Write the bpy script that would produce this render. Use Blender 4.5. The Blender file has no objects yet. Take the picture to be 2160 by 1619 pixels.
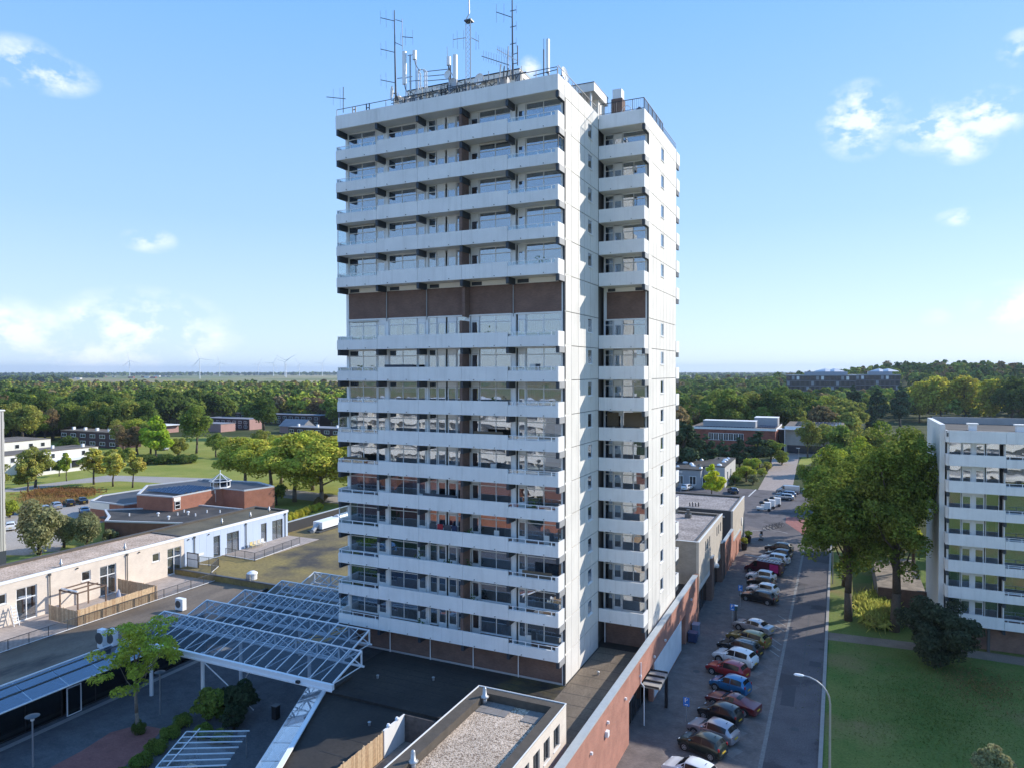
import bpy, math, random
import numpy as np
from mathutils import Vector, Matrix
random.seed(7); R = math.radians
sc = bpy.context.scene
COL = sc.collection
# ------------------------------------------------------------------ camera
cam_d = bpy.data.cameras.new('camera'); cam = bpy.data.objects.new('camera', cam_d); COL.objects.link(cam)
cam_d.sensor_width = 36; cam_d.lens = 24.783; cam_d.clip_start = 0.5; cam_d.clip_end = 60000
CAMZ = 29.5
def cam_matrix(pitch, yaw, roll):
    p, y, r = R(pitch), R(yaw), R(roll)
    fw = Vector((-math.sin(y)*math.cos(p), math.cos(y)*math.cos(p), -math.sin(p)))
    rt = Vector((math.cos(y), math.sin(y), 0)); up = rt.cross(fw)
    rt2 = rt*math.cos(r)+up*math.sin(r); up2 = -rt*math.sin(r)+up*math.cos(r)
    m = Matrix((rt2, up2, -fw)).transposed().to_4x4(); m.translation = (0, 0, CAMZ)
    return m
cam.matrix_world = cam_matrix(1.03, 24.93, -0.1)
sc.camera = cam
# ------------------------------------------------------------------ light, sky, exposure
SUN_AZ, SUN_EL = 40.0, 28.5          # azimuth from +Y towards +X
SUN_DIR = Vector((math.sin(R(SUN_AZ))*math.cos(R(SUN_EL)), math.cos(R(SUN_AZ))*math.cos(R(SUN_EL)), math.sin(R(SUN_EL))))
sd = bpy.data.lights.new('sun', 'SUN'); sd.energy = 3.65; sd.angle = R(0.5); sd.color = (1.0, 0.93, 0.83)
sun = bpy.data.objects.new('sun', sd); COL.objects.link(sun)
sun.rotation_euler = SUN_DIR.to_track_quat('Z', 'Y').to_euler(); sun.location = (60, 60, 200)
sc.view_settings.view_transform = 'Standard'; sc.view_settings.look = 'None'
sc.view_settings.exposure = 0.74; sc.view_settings.gamma = 1.0
sc.view_settings.use_curve_mapping = False
SKY_STRENGTH = 0.15; HAZE = 7e-5
SKYC = [(0, (.56,.70,.83)), (.06, (.48,.64,.81)), (.2, (.31,.51,.83)), (.5, (.145,.375,.84)), (1, (.10,.29,.70))]   # by height of the direction, 1 = zenith
def make_world():
    w = bpy.data.worlds.new('World'); sc.world = w; w.use_nodes = True
    nt = w.node_tree; nt.nodes.clear(); N = nt.nodes.new; L = nt.links.new
    out = N('ShaderNodeOutputWorld'); bg = N('ShaderNodeBackground'); bg.inputs[1].default_value = SKY_STRENGTH
    sky = N('ShaderNodeTexSky'); sky.sky_type = 'NISHITA'; sky.sun_disc = False
    sky.sun_elevation = R(SUN_EL); sky.sun_rotation = R(SUN_AZ)
    sky.air_density = 1.0; sky.dust_density = 0.3; sky.ozone_density = 1.5; sky.altitude = 0
    tc = N('ShaderNodeTexCoord'); sx = N('ShaderNodeSeparateXYZ'); L(tc.outputs['Generated'], sx.inputs[0])
    # the even blue-to-pale gradient of this sky, the same all round, blended over the physical sky
    ramp = N('ShaderNodeValToRGB'); e = ramp.color_ramp.elements
    e[0].position = 0; e[0].color = (*SKYC[0][1], 1); e[1].position = 1; e[1].color = (*SKYC[-1][1], 1)
    for z, c in SKYC[1:-1]: k = e.new(z); k.color = (*c, 1)
    L(sx.outputs[2], ramp.inputs[0])
    sc10 = N('ShaderNodeVectorMath'); sc10.operation = 'SCALE'; sc10.inputs['Scale'].default_value = 5.6; L(ramp.outputs[0], sc10.inputs[0])
    hs = N('ShaderNodeMixRGB'); hs.inputs[0].default_value = .88; L(sky.outputs[0], hs.inputs[1]); L(sc10.outputs[0], hs.inputs[2])
    # small fair-weather clouds: soft lumps of noise gathered round a few directions of the sky
    mp = N('ShaderNodeMapping'); mp.inputs['Scale'].default_value = (1, 1, 1.7); L(tc.outputs['Generated'], mp.inputs[0])
    nz = N('ShaderNodeTexNoise'); nz.inputs['Scale'].default_value = 20; nz.inputs['Detail'].default_value = 9; nz.inputs['Roughness'].default_value = .60
    L(mp.outputs[0], nz.inputs['Vector'])
    def math_(op, a, b=None, clamp=False):
        n = N('ShaderNodeMath'); n.operation = op; n.use_clamp = clamp
        for i, v in enumerate((a, b)):
            if v is None: continue
            if hasattr(v, 'links'): L(v, n.inputs[i])
            else: n.inputs[i].default_value = v
        return n.outputs[0]
    total = None
    for (d, rad, stretch, amp) in CLOUDS:
        sub = N('ShaderNodeVectorMath'); sub.operation = 'SUBTRACT'; L(tc.outputs['Generated'], sub.inputs[0]); sub.inputs[1].default_value = d
        sq = N('ShaderNodeVectorMath'); sq.operation = 'MULTIPLY'; L(sub.outputs[0], sq.inputs[0]); sq.inputs[1].default_value = (1, 1, stretch)
        ln = N('ShaderNodeVectorMath'); ln.operation = 'LENGTH'; L(sq.outputs[0], ln.inputs[0])
        q = math_('MULTIPLY', math_('SUBTRACT', 1.0, math_('DIVIDE', ln.outputs['Value'], rad), True), amp)
        total = q if total is None else math_('MAXIMUM', total, q)
    dens = math_('MULTIPLY', total, math_('MULTIPLY', math_('SUBTRACT', nz.outputs[0], 0.43, True), 13), True)
    mix = N('ShaderNodeMixRGB'); L(math_('MULTIPLY', dens, .62), mix.inputs[0]); L(hs.outputs[0], mix.inputs[1]); mix.inputs[2].default_value = (5.3, 5.4, 5.6, 1)
    L(mix.outputs[0], bg.inputs[0]); L(bg.outputs[0], out.inputs[0])
def sky_dir(px, py):
    """direction in the sky for a spot given in photograph pixels (used once, to list the clouds)"""
    m = cam.matrix_world.to_3x3(); v = Vector(((px-1080)/1487, -(py-809.5)/1487, -1)); v.normalize(); return tuple(m @ v)
CLOUDS = [(sky_dir(*p), r, s, a) for p, r, s, a in (
    ((45, 135), .05, 1.6, .75), ((110, 160), .05, 2.2, .7), ((1812, 255), .05, 1.0, 1.0), ((1975, 268), .05, 1.5, .95), ((2075, 245), .05, 1.5, 1.0),
    ((2035, 300), .035, 1.3, .8), ((2155, 100), .025, 1.2, .7), ((2025, 458), .03, 2.5, .55), ((315, 507), .035, 2.0, .5), ((175, 668), .03, 1.6, .7),
    ((300, 700), .12, 2.0, .75), ((180, 735), .1, 2.5, .6), ((20, 700), .07, 1.6, .75), ((2135, 645), .05, 1.5, .7), ((1118, 142), .016, 1.0, .6), ((1975, 670), .02, 1.5, .3), ((420, 715), .06, 2.2, .5)) ]
make_world()

# ------------------------------------------------------------------ helpers
W = {}                                   # world location of every object (nothing is rotated except copies placed at the end)
class MB:
    """collects shapes for one mesh"""
    def __init__(s): s.v = []; s.f = []; s.m = []
    def quad(s, *p, mi=0):
        n = len(s.v); s.v += [tuple(q) for q in p]; s.f.append(tuple(range(n, n+len(p)))); s.m.append(mi); return s
    def box(s, x0, y0, z0, x1, y1, z1, mi=0):
        n = len(s.v)
        s.v += [(x0,y0,z0),(x1,y0,z0),(x1,y1,z0),(x0,y1,z0),(x0,y0,z1),(x1,y0,z1),(x1,y1,z1),(x0,y1,z1)]
        for f in ((3,2,1,0),(4,5,6,7),(0,1,5,4),(1,2,6,5),(2,3,7,6),(3,0,4,7)): s.f.append(tuple(n+i for i in f)); s.m.append(mi)
        return s
    def prism(s, pts, z0, z1, mi=0):
        a = sum(pts[i][0]*pts[(i+1)%len(pts)][1]-pts[(i+1)%len(pts)][0]*pts[i][1] for i in range(len(pts)))
        if a < 0: pts = pts[::-1]
        n = len(s.v); k = len(pts)
        s.v += [(x,y,z0) for x,y in pts]+[(x,y,z1) for x,y in pts]
        s.f += [tuple(n+i for i in range(k))[::-1], tuple(n+k+i for i in range(k))]+[(n+i, n+(i+1)%k, n+k+(i+1)%k, n+k+i) for i in range(k)]
        s.m += [mi]*(k+2); return s
    def bar(s, p, q, w, h=None, mi=0):
        p, q = Vector(p), Vector(q); d = (q-p)
        if d.length < 1e-6: return s
        d.normalize(); h = h or w
        a = d.cross(Vector((0,0,1)))
        if a.length < 1e-3: a = Vector((1,0,0))
        a.normalize(); b = d.cross(a); n = len(s.v)
        for c in (p, q):
            for i, j in ((-1,-1),(1,-1),(1,1),(-1,1)): s.v.append(tuple(c+a*(w/2*i)+b*(h/2*j)))
        for f in ((0,1,2,3),(7,6,5,4),(4,5,1,0),(5,6,2,1),(6,7,3,2),(7,4,0,3)): s.f.append(tuple(n+i for i in f)); s.m.append(mi)
        return s
    def tube(s, p, q, r0, r1=None, k=8, mi=0, cap=True):
        p, q = Vector(p), Vector(q); d = (q-p)
        if d.length < 1e-6: return s
        d.normalize(); r1 = r0 if r1 is None else r1
        a = d.cross(Vector((0,0,1)))
        if a.length < 1e-3: a = Vector((1,0,0))
        a.normalize(); b = d.cross(a); n = len(s.v)
        for c, r in ((p, r0), (q, r1)):
            for i in range(k):
                t = 2*math.pi*i/k; s.v.append(tuple(c+a*(r*math.cos(t))-b*(r*math.sin(t))))
        for i in range(k): s.f.append((n+i, n+(i+1)%k, n+k+(i+1)%k, n+k+i)); s.m.append(mi)
        if cap: s.f += [tuple(n+i for i in range(k))[::-1], tuple(n+k+i for i in range(k))]; s.m += [mi, mi]
        return s
    def path(s, pts, r, k=6, mi=0):
        for i in range(len(pts)-1):
            ra = r[i] if isinstance(r, (list, tuple)) else r; rb = r[i+1] if isinstance(r, (list, tuple)) else r
            s.tube(pts[i], pts[i+1], ra, rb, k, mi)
        return s
    def lathe(s, c, prof, k=12, mi=0):
        n = len(s.v); m = len(prof)
        for r, z in prof:
            for i in range(k):
                t = 2*math.pi*i/k; s.v.append((c[0]+r*math.cos(t), c[1]+r*math.sin(t), c[2]+z))
        for j in range(m-1):
            for i in range(k): s.f.append((n+j*k+i, n+j*k+(i+1)%k, n+(j+1)*k+(i+1)%k, n+(j+1)*k+i)); s.m.append(mi)
        s.f += [tuple(n+i for i in range(k))[::-1], tuple(n+(m-1)*k+i for i in range(k))]; s.m += [mi, mi]
        return s
    def mesh(s, name, mats, off=(0,0,0), smooth=False):
        me = bpy.data.meshes.new(name)
        me.from_pydata([(x-off[0], y-off[1], z-off[2]) for x,y,z in s.v], [], s.f)
        for m in (mats if isinstance(mats, (list, tuple)) else [mats]): me.materials.append(m)
        if any(s.m): me.polygons.foreach_set('material_index', s.m)
        if smooth: me.polygons.foreach_set('use_smooth', [True]*len(s.f))
        me.update(); return me
def link(name, data, parent=None, loc=(0,0,0)):
    """loc is a world location"""
    o = bpy.data.objects.new(name, data); COL.objects.link(o)
    if parent is not None:
        o.parent = parent; pl = W[parent.name]; o.location = tuple(a-b for a, b in zip(loc, pl))
    else: o.location = loc
    W[o.name] = tuple(loc); return o
def tag(o, label=None, cat=None, group=None, kind=None):
    for k, v in (('label', label), ('category', cat), ('group', group), ('kind', kind)):
        if v: o[k] = v
    return o
def thing(name, label, cat, loc=(0,0,0), group=None):
    o = link(name, None, None, loc); o.empty_display_size = .3
    return tag(o, label, cat, group)
def part(name, mb, mat, parent, label=None, kind=None, smooth=False):
    pl = W[parent.name]
    o = link(name, mb.mesh(name, mat, pl, smooth), parent, pl)
    return tag(o, label, kind=kind)
def solo(name, mb, mat, label, cat, loc, group=None, kind=None, smooth=False):
    o = link(name, mb.mesh(name, mat, loc, smooth), None, loc)
    return tag(o, label, cat, group, kind)
def struct(name, mb, mat): 
    o = link(name, mb.mesh(name, mat), None, (0,0,0)); return tag(o, kind='structure')
def inst(name, me, parent, loc): return link(name, me, parent, loc)
def copy_tree(o, parent=None, **k):
    c = o.copy(); COL.objects.link(c)
    if parent: c.parent = parent
    for ch in list(KIDS.get(o.name, ())): copy_tree(ch, c)
    return c
KIDS = {}
def index_kids(root):
    for ch in root.children: KIDS.setdefault(root.name, []).append(ch); index_kids(ch)
def place(root, loc, rz=0, label=None, s=1):
    """a copy of a finished thing with copies of its parts and sub-parts"""
    if root.name not in KIDS: index_kids(root)
    c = copy_tree(root); c.location = loc; c.rotation_euler = (0, 0, rz); c.scale = (s, s, s)
    if label: c['label'] = label
    return c

# ------------------------------------------------------------------ materials
MATS = {}
def M(name, col, rough=.7, metal=0, var=None, bump=None, spec=.5, coat=0, streak=0):
    """principled material; var=(scale, amount) mottles the colour, bump=(scale, strength, distance)"""
    if name in MATS: return MATS[name]
    m = bpy.data.materials.new(name); m.use_nodes = True; nt = m.node_tree; b = nt.nodes['Principled BSDF']
    N = nt.nodes.new; L = nt.links.new
    b.inputs['Roughness'].default_value = rough; b.inputs['Metallic'].default_value = metal
    b.inputs['Specular IOR Level'].default_value = spec
    if coat: b.inputs['Coat Weight'].default_value = coat; b.inputs['Coat Roughness'].default_value = .05
    b.inputs['Base Color'].default_value = (*col, 1)
    geo = N('ShaderNodeNewGeometry')
    if var:
        nz = N('ShaderNodeTexNoise'); nz.inputs['Scale'].default_value = var[0]; nz.inputs['Detail'].default_value = 6; nz.inputs['Roughness'].default_value = .62
        L(geo.outputs['Position'], nz.inputs['Vector'])
        mr = N('ShaderNodeMapRange'); mr.inputs[1].default_value = .3; mr.inputs[2].default_value = .7
        mr.inputs[3].default_value = 1-var[1]; mr.inputs[4].default_value = 1+var[1]; L(nz.outputs[0], mr.inputs[0])
        mx = N('ShaderNodeMixRGB'); mx.blend_type = 'MULTIPLY'; mx.inputs[0].default_value = 1; mx.inputs[1].default_value = (*col, 1)
        L(mr.outputs[0], mx.inputs[2]); res = mx.outputs[0]
        if streak:      # rain streaks and grime running down
            mp = N('ShaderNodeMapping'); mp.inputs['Scale'].default_value = (2.6,2.6,.16); L(geo.outputs['Position'], mp.inputs[0])
            n3 = N('ShaderNodeTexNoise'); n3.inputs['Scale'].default_value = 1; n3.inputs['Detail'].default_value = 5; n3.inputs['Roughness'].default_value = .7; L(mp.outputs[0], n3.inputs['Vector'])
            m3 = N('ShaderNodeMapRange'); m3.inputs[1].default_value = .50; m3.inputs[2].default_value = .78; m3.inputs[3].default_value = 0; m3.inputs[4].default_value = streak; L(n3.outputs[0], m3.inputs[0])
            x3 = N('ShaderNodeMixRGB'); L(m3.outputs[0], x3.inputs[0]); L(res, x3.inputs[1]); x3.inputs[2].default_value = (.30,.28,.25,1); res = x3.outputs[0]
        L(res, b.inputs['Base Color'])
    if bump:
        n2 = N('ShaderNodeTexNoise'); n2.inputs['Scale'].default_value = bump[0]; n2.inputs['Detail'].default_value = 4
        L(geo.outputs['Position'], n2.inputs['Vector'])
        bp = N('ShaderNodeBump'); bp.inputs['Strength'].default_value = bump[1]; bp.inputs['Distance'].default_value = bump[2] if len(bump) > 2 else .02
        L(n2.outputs[0], bp.inputs['Height']); L(bp.outputs[0], b.inputs['Normal'])
    MATS[name] = m; return m
def blend2(name, ca, cb, scale, lo=.4, hi=.6, rough=.8, detail=6, third=None, bump=None, stretch=(1,1,1), spec=.3):
    """two (or three) colours laid out by noise: mossy roofs, lawns, worn paving"""
    m = bpy.data.materials.new(name); m.use_nodes = True; nt = m.node_tree; b = nt.nodes['Principled BSDF']; N = nt.nodes.new; L = nt.links.new
    b.inputs['Roughness'].default_value = rough; b.inputs['Specular IOR Level'].default_value = spec
    geo = N('ShaderNodeNewGeometry'); mp = N('ShaderNodeMapping'); mp.inputs['Scale'].default_value = stretch; L(geo.outputs['Position'], mp.inputs[0])
    def nz(s, d): 
        n = N('ShaderNodeTexNoise'); n.inputs['Scale'].default_value = s; n.inputs['Detail'].default_value = d; n.inputs['Roughness'].default_value = .6; L(mp.outputs[0], n.inputs['Vector']); return n.outputs[0]
    def mr(v, a, c):
        n = N('ShaderNodeMapRange'); n.inputs[1].default_value = a; n.inputs[2].default_value = c; L(v, n.inputs[0]); return n.outputs[0]
    mx = N('ShaderNodeMixRGB'); mx.inputs[1].default_value = (*ca, 1); mx.inputs[2].default_value = (*cb, 1); L(mr(nz(scale, detail), lo, hi), mx.inputs[0])
    col = mx.outputs[0]
    if third:
        m3 = N('ShaderNodeMixRGB'); L(col, m3.inputs[1]); m3.inputs[2].default_value = (*third[0], 1); L(mr(nz(third[1], 5), third[2], third[3]), m3.inputs[0]); col = m3.outputs[0]
    fine = N('ShaderNodeMixRGB'); fine.blend_type = 'MULTIPLY'; fine.inputs[0].default_value = 1; L(col, fine.inputs[1])
    f = N('ShaderNodeMapRange'); f.inputs[1].default_value = .3; f.inputs[2].default_value = .7; f.inputs[3].default_value = .78; f.inputs[4].default_value = 1.2
    L(nz(scale*23, 3), f.inputs[0]); L(f.outputs[0], fine.inputs[2]); L(fine.outputs[0], b.inputs['Base Color'])
    if bump:
        bp = N('ShaderNodeBump'); bp.inputs['Strength'].default_value = bump[1]; bp.inputs['Distance'].default_value = bump[2]
        L(nz(bump[0], 3), bp.inputs['Height']); L(bp.outputs[0], b.inputs['Normal'])
    MATS[name] = m; return m
def brick(name, c1, c2, mortar, bw=.22, bh=.065, msize=.008, rough=.85, flat=False, big=.15):
    """brickwork or paving; walls take their courses from height, flat ground from x and y"""
    m = bpy.data.materials.new(name); m.use_nodes = True; nt = m.node_tree; b = nt.nodes['Principled BSDF']; N = nt.nodes.new; L = nt.links.new
    b.inputs['Roughness'].default_value = rough; b.inputs['Specular IOR Level'].default_value = .3
    geo = N('ShaderNodeNewGeometry'); sx = N('ShaderNodeSeparateXYZ'); L(geo.outputs['Position'], sx.inputs[0])
    ad = N('ShaderNodeMath'); ad.operation = 'ADD'; L(sx.outputs[0], ad.inputs[0]); L(sx.outputs[1], ad.inputs[1])
    cx = N('ShaderNodeCombineXYZ')
    if flat: L(sx.outputs[0], cx.inputs[0]); L(sx.outputs[1], cx.inputs[1])
    else: L(ad.outputs[0], cx.inputs[0]); L(sx.outputs[2], cx.inputs[1])
    t = N('ShaderNodeTexBrick'); t.inputs['Scale'].default_value = 1; t.inputs['Brick Width'].default_value = bw; t.inputs['Row Height'].default_value = bh
    t.inputs['Mortar Size'].default_value = msize; t.inputs['Color1'].default_value = (*c1, 1); t.inputs['Color2'].default_value = (*c2, 1); t.inputs['Mortar'].default_value = (*mortar, 1)
    L(cx.outputs[0], t.inputs['Vector'])
    nz = N('ShaderNodeTexNoise'); nz.inputs['Scale'].default_value = .9; nz.inputs['Detail'].default_value = 6; L(geo.outputs['Position'], nz.inputs['Vector'])
    mr = N('ShaderNodeMapRange'); mr.inputs[1].default_value = .3; mr.inputs[2].default_value = .7; mr.inputs[3].default_value = 1-big; mr.inputs[4].default_value = 1+big; L(nz.outputs[0], mr.inputs[0])
    mx = N('ShaderNodeMixRGB'); mx.blend_type = 'MULTIPLY'; mx.inputs[0].default_value = 1; L(t.outputs[0], mx.inputs[1]); L(mr.outputs[0], mx.inputs[2]); L(mx.outputs[0], b.inputs['Base Color'])
    bp = N('ShaderNodeBump'); bp.inputs['Strength'].default_value = .35; bp.inputs['Distance'].default_value = .01; bp.invert = True; L(t.outputs['Fac'], bp.inputs['Height']); L(bp.outputs[0], b.inputs['Normal'])
    MATS[name] = m; return m
def gravel(name, cols, scale=9.0, rough=.9):
    m = bpy.data.materials.new(name); m.use_nodes = True; nt = m.node_tree; b = nt.nodes['Principled BSDF']; N = nt.nodes.new; L = nt.links.new
    b.inputs['Roughness'].default_value = rough; b.inputs['Specular IOR Level'].default_value = .05
    geo = N('ShaderNodeNewGeometry'); vo = N('ShaderNodeTexVoronoi'); vo.inputs['Scale'].default_value = scale; L(geo.outputs['Position'], vo.inputs['Vector'])
    sp = N('ShaderNodeSeparateXYZ'); L(vo.outputs['Color'], sp.inputs[0])
    cr = N('ShaderNodeValToRGB'); e = cr.color_ramp.elements; e[0].color = (*cols[0], 1); e[1].color = (*cols[-1], 1)
    for i, c in enumerate(cols[1:-1]): k = e.new((i+1)/(len(cols)-1)); k.color = (*c, 1)
    L(sp.outputs[0], cr.inputs[0])
    nz = N('ShaderNodeTexNoise'); nz.inputs['Scale'].default_value = .5; nz.inputs['Detail'].default_value = 4; L(geo.outputs['Position'], nz.inputs['Vector'])
    mr = N('ShaderNodeMapRange'); mr.inputs[1].default_value = .3; mr.inputs[2].default_value = .7; mr.inputs[3].default_value = .8; mr.inputs[4].default_value = 1.15; L(nz.outputs[0], mr.inputs[0])
    mx = N('ShaderNodeMixRGB'); mx.blend_type = 'MULTIPLY'; mx.inputs[0].default_value = 1; L(cr.outputs[0], mx.inputs[1]); L(mr.outputs[0], mx.inputs[2]); L(mx.outputs[0], b.inputs['Base Color'])
    bp = N('ShaderNodeBump'); bp.inputs['Strength'].default_value = .8; bp.inputs['Distance'].default_value = .04; bp.invert = True; L(vo.outputs['Distance'], bp.inputs['Height']); L(bp.outputs[0], b.inputs['Normal'])
    MATS[name] = m; return m
def glass(name, tint=(.55,.64,.72), refl0=.31, refl1=.9, wave=0.006, rough=.01, wscale=.8):
    """window glass: see-through, mirroring more at a glancing angle, slightly wavy"""
    m = bpy.data.materials.new(name); m.use_nodes = True; nt = m.node_tree; nt.nodes.clear(); N = nt.nodes.new; L = nt.links.new
    out = N('ShaderNodeOutputMaterial'); mix = N('ShaderNodeMixShader'); tr = N('ShaderNodeBsdfTransparent'); tr.inputs[0].default_value = (*tint, 1)
    gl = N('ShaderNodeBsdfGlossy'); gl.inputs['Color'].default_value = (.95, .97, 1, 1); gl.inputs['Roughness'].default_value = rough
    lw = N('ShaderNodeLayerWeight'); lw.inputs['Blend'].default_value = .5
    fr = N('ShaderNodeMath'); fr.operation = 'POWER'; fr.inputs[1].default_value = 4.0; L(lw.outputs['Facing'], fr.inputs[0])
    mr = N('ShaderNodeMapRange'); mr.inputs[1].default_value = 0; mr.inputs[2].default_value = 1; mr.inputs[3].default_value = refl0; mr.inputs[4].default_value = refl1; L(fr.outputs[0], mr.inputs[0])
    geo = N('ShaderNodeNewGeometry'); nz = N('ShaderNodeTexNoise'); nz.inputs['Scale'].default_value = wscale; nz.inputs['Detail'].default_value = 1; L(geo.outputs['Position'], nz.inputs['Vector'])
    bp = N('ShaderNodeBump'); bp.inputs['Strength'].default_value = 1; bp.inputs['Distance'].default_value = wave; L(nz.outputs[0], bp.inputs['Height']); L(bp.outputs[0], gl.inputs['Normal'])
    L(mr.outputs[0], mix.inputs[0]); L(tr.outputs[0], mix.inputs[1]); L(gl.outputs[0], mix.inputs[2]); L(mix.outputs[0], out.inputs[0])
    MATS[name] = m; return m
WHITE = M('white_paint', (.80,.785,.76), .6, var=(.45,.07), streak=.22)
PANEL = M('white_concrete_panel', (.70,.672,.62), .75, var=(.3,.09), bump=(6,.05), streak=.26)
SOFFIT = M('soffit_paint', (.84,.80,.73), .8, var=(.6,.06))
DARKP = M('dark_blue_grey_paint', (.035,.045,.06), .5)
GREYP = M('grey_paint', (.33,.33,.33), .6, var=(1,.08))
FRAME = M('white_window_frame', (.78,.78,.77), .4)
BLACK = M('black_metal', (.02,.02,.022), .45)
STEEL = M('galvanised_steel', (.42,.43,.44), .42, metal=.6, var=(3,.1))
DSTEEL = M('dark_steel', (.11,.115,.12), .5, metal=.5)
WMETAL = M('white_enamel_metal', (.82,.83,.84), .35)
ALU = M('aluminium', (.62,.63,.64), .4, metal=.5)
BROWNBRICK = brick('brown_brick', (.22,.125,.095), (.165,.095,.075), (.17,.14,.12))
REDBRICK = brick('red_brick', (.45,.20,.145), (.39,.165,.12), (.37,.25,.20))
GLASS = glass('window_glass')
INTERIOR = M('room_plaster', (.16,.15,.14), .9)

# ================================================================== ground, roads, lawns
def far_fields():
    m = bpy.data.materials.new('far_fields'); m.use_nodes = True; nt = m.node_tree; b = nt.nodes['Principled BSDF']; N = nt.nodes.new; L = nt.links.new
    b.inputs['Roughness'].default_value = .95; b.inputs['Specular IOR Level'].default_value = .1
    geo = N('ShaderNodeNewGeometry'); mp = N('ShaderNodeMapping'); mp.inputs['Scale'].default_value = (.0016,.0028,1); mp.inputs['Rotation'].default_value = (0,0,.5); L(geo.outputs['Position'], mp.inputs[0])
    vo = N('ShaderNodeTexVoronoi'); vo.distance = 'CHEBYCHEV'; vo.inputs['Scale'].default_value = 1; L(mp.outputs[0], vo.inputs['Vector'])
    sp = N('ShaderNodeSeparateXYZ'); L(vo.outputs['Color'], sp.inputs[0])
    cr = N('ShaderNodeValToRGB'); e = cr.color_ramp.elements; e[0].color = (.19,.21,.07,1); e[1].color = (.44,.35,.19,1); cr.color_ramp.interpolation = 'CONSTANT'
    for p, c in ((.2,(.36,.30,.15)), (.42,(.29,.29,.12)), (.6,(.46,.38,.21)), (.8,(.23,.26,.09))): k = e.new(p); k.color = (*c,1)
    L(sp.outputs[0], cr.inputs[0])
    nz = N('ShaderNodeTexNoise'); nz.inputs['Scale'].default_value = .05; nz.inputs['Detail'].default_value = 6; L(geo.outputs['Position'], nz.inputs['Vector'])
    mx = N('ShaderNodeMixRGB'); mx.blend_type = 'MULTIPLY'; mx.inputs[0].default_value = .5; L(cr.outputs[0], mx.inputs[1]); L(nz.outputs[0], mx.inputs[2]); L(mx.outputs[0], b.inputs['Base Color'])
    return m
struct('ground', MB().quad((-16000,-2500,0),(16000,-2500,0),(16000,16000,0),(-16000,16000,0)), far_fields())
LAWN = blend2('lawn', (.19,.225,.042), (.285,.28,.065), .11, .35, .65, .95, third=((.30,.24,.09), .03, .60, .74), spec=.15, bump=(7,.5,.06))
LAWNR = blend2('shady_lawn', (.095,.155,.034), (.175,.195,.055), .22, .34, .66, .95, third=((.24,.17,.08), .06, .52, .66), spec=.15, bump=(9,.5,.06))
WOODG = blend2('wood_floor', (.045,.06,.02), (.08,.085,.035), .05, .4, .6, .95, spec=.1)
def sheet(name, pts, lvl, mat):
    mb = MB(); mb.quad(*[(x, y, .004*lvl) for x, y in pts]); return struct(name, mb, mat)
sheet('town_grass', [(-700,-300),(300,-300),(300,900),(-700,900)], 1, WOODG)
sheet('park_lawn', [(-330,60),(-86,60),(-86,200),(-150,230),(-200,260),(-330,200)], 2, LAWN)
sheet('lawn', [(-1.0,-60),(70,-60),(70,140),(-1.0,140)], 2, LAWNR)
ASPH = blend2('asphalt', (.100,.090,.093), (.138,.125,.127), .4, .3, .7, .9, third=((.078,.070,.073), .13, .56, .60), spec=.2, bump=(60,.25,.01))
PAVER = brick('clay_pavers', (.145,.122,.115), (.19,.158,.142), (.10,.086,.082), .21, .105, .006, .9, True, .2)
LIGHTPAV = brick('light_pavers', (.30,.245,.215), (.36,.29,.25), (.2,.17,.15), .21, .105, .006, .9, True, .12)
REDPAV = brick('red_pavers', (.27,.10,.085), (.33,.13,.105), (.17,.09,.08), .21, .105, .006, .9, True, .15)
PLAZA = brick('plaza_pavers', (.10,.10,.107), (.135,.13,.13), (.07,.07,.073), .21, .105, .006, .9, True, .2)
KERB = M('kerb_concrete', (.30,.285,.265), .85, var=(2,.12))
PATHM = blend2('path_gravel', (.20,.155,.12), (.27,.215,.165), .5, .3, .7, .95)
PATHG = blend2('grey_path', (.30,.275,.25), (.37,.34,.31), .15, .3, .7, .95)
sheet('pavement', [(-16.2,-40),(-5.3,-40),(-5.3,133),(-16.2,133)], 3, PAVER)
sheet('road', [(-5.1,-60),(-1.3,-60),(-1.3,133),(-5.1,133)], 3, ASPH)
sheet('gutter', [(-5.35,-60),(-5.05,-60),(-5.05,133),(-5.35,133)], 4, M('gutter_concrete', (.20,.19,.18), .85, var=(3,.25)))
sheet('crossing', [(-32,133),(3,133),(3,184.6),(-40,184.6),(-40,170),(-32,170)], 3, ASPH)
sheet('pavement_end', [(-16,133),(-12.8,133.1),(-12.6,138),(-16,141)], 4, PAVER)
sheet('school_path', [(-18.3,184.6),(-10.5,184.6),(-12.5,260),(-3,268),(-8,285),(-22,278),(-19.2,232)], 3, LIGHTPAV)
sheet('red_crossing', [(-9.6,151.8),(-6.9,154),(-1.3,140),(-1.3,133.2),(-4.3,133.2),(-9.4,146.5)], 5, REDPAV)
struct('kerb', MB().box(-1.3,-60,0,-1.0,133,.13), KERB)
sheet('footpath', [(-1.0,84.3),(11,85.2),(24,84.8),(24,87.3),(11,87.6),(-1.0,86.8)], 4, PATHM)
sheet('terrace', [(4.4,99),(10.1,86.5),(10.1,118),(4.4,118)], 5, PATHM)
MH = M('manhole_iron', (.05,.05,.052), .6)
for i, (x, y) in enumerate(((-3.2,62),(-3.0,84),(-3.4,112),(-12.6,70),(-13.2,88))): struct('manhole', MB().lathe((x,y,.017), [(.34,0),(.33,.006)], 16), MH)
PATCH = M('asphalt_patch', (.062,.06,.066), .9, var=(3,.12))
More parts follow.
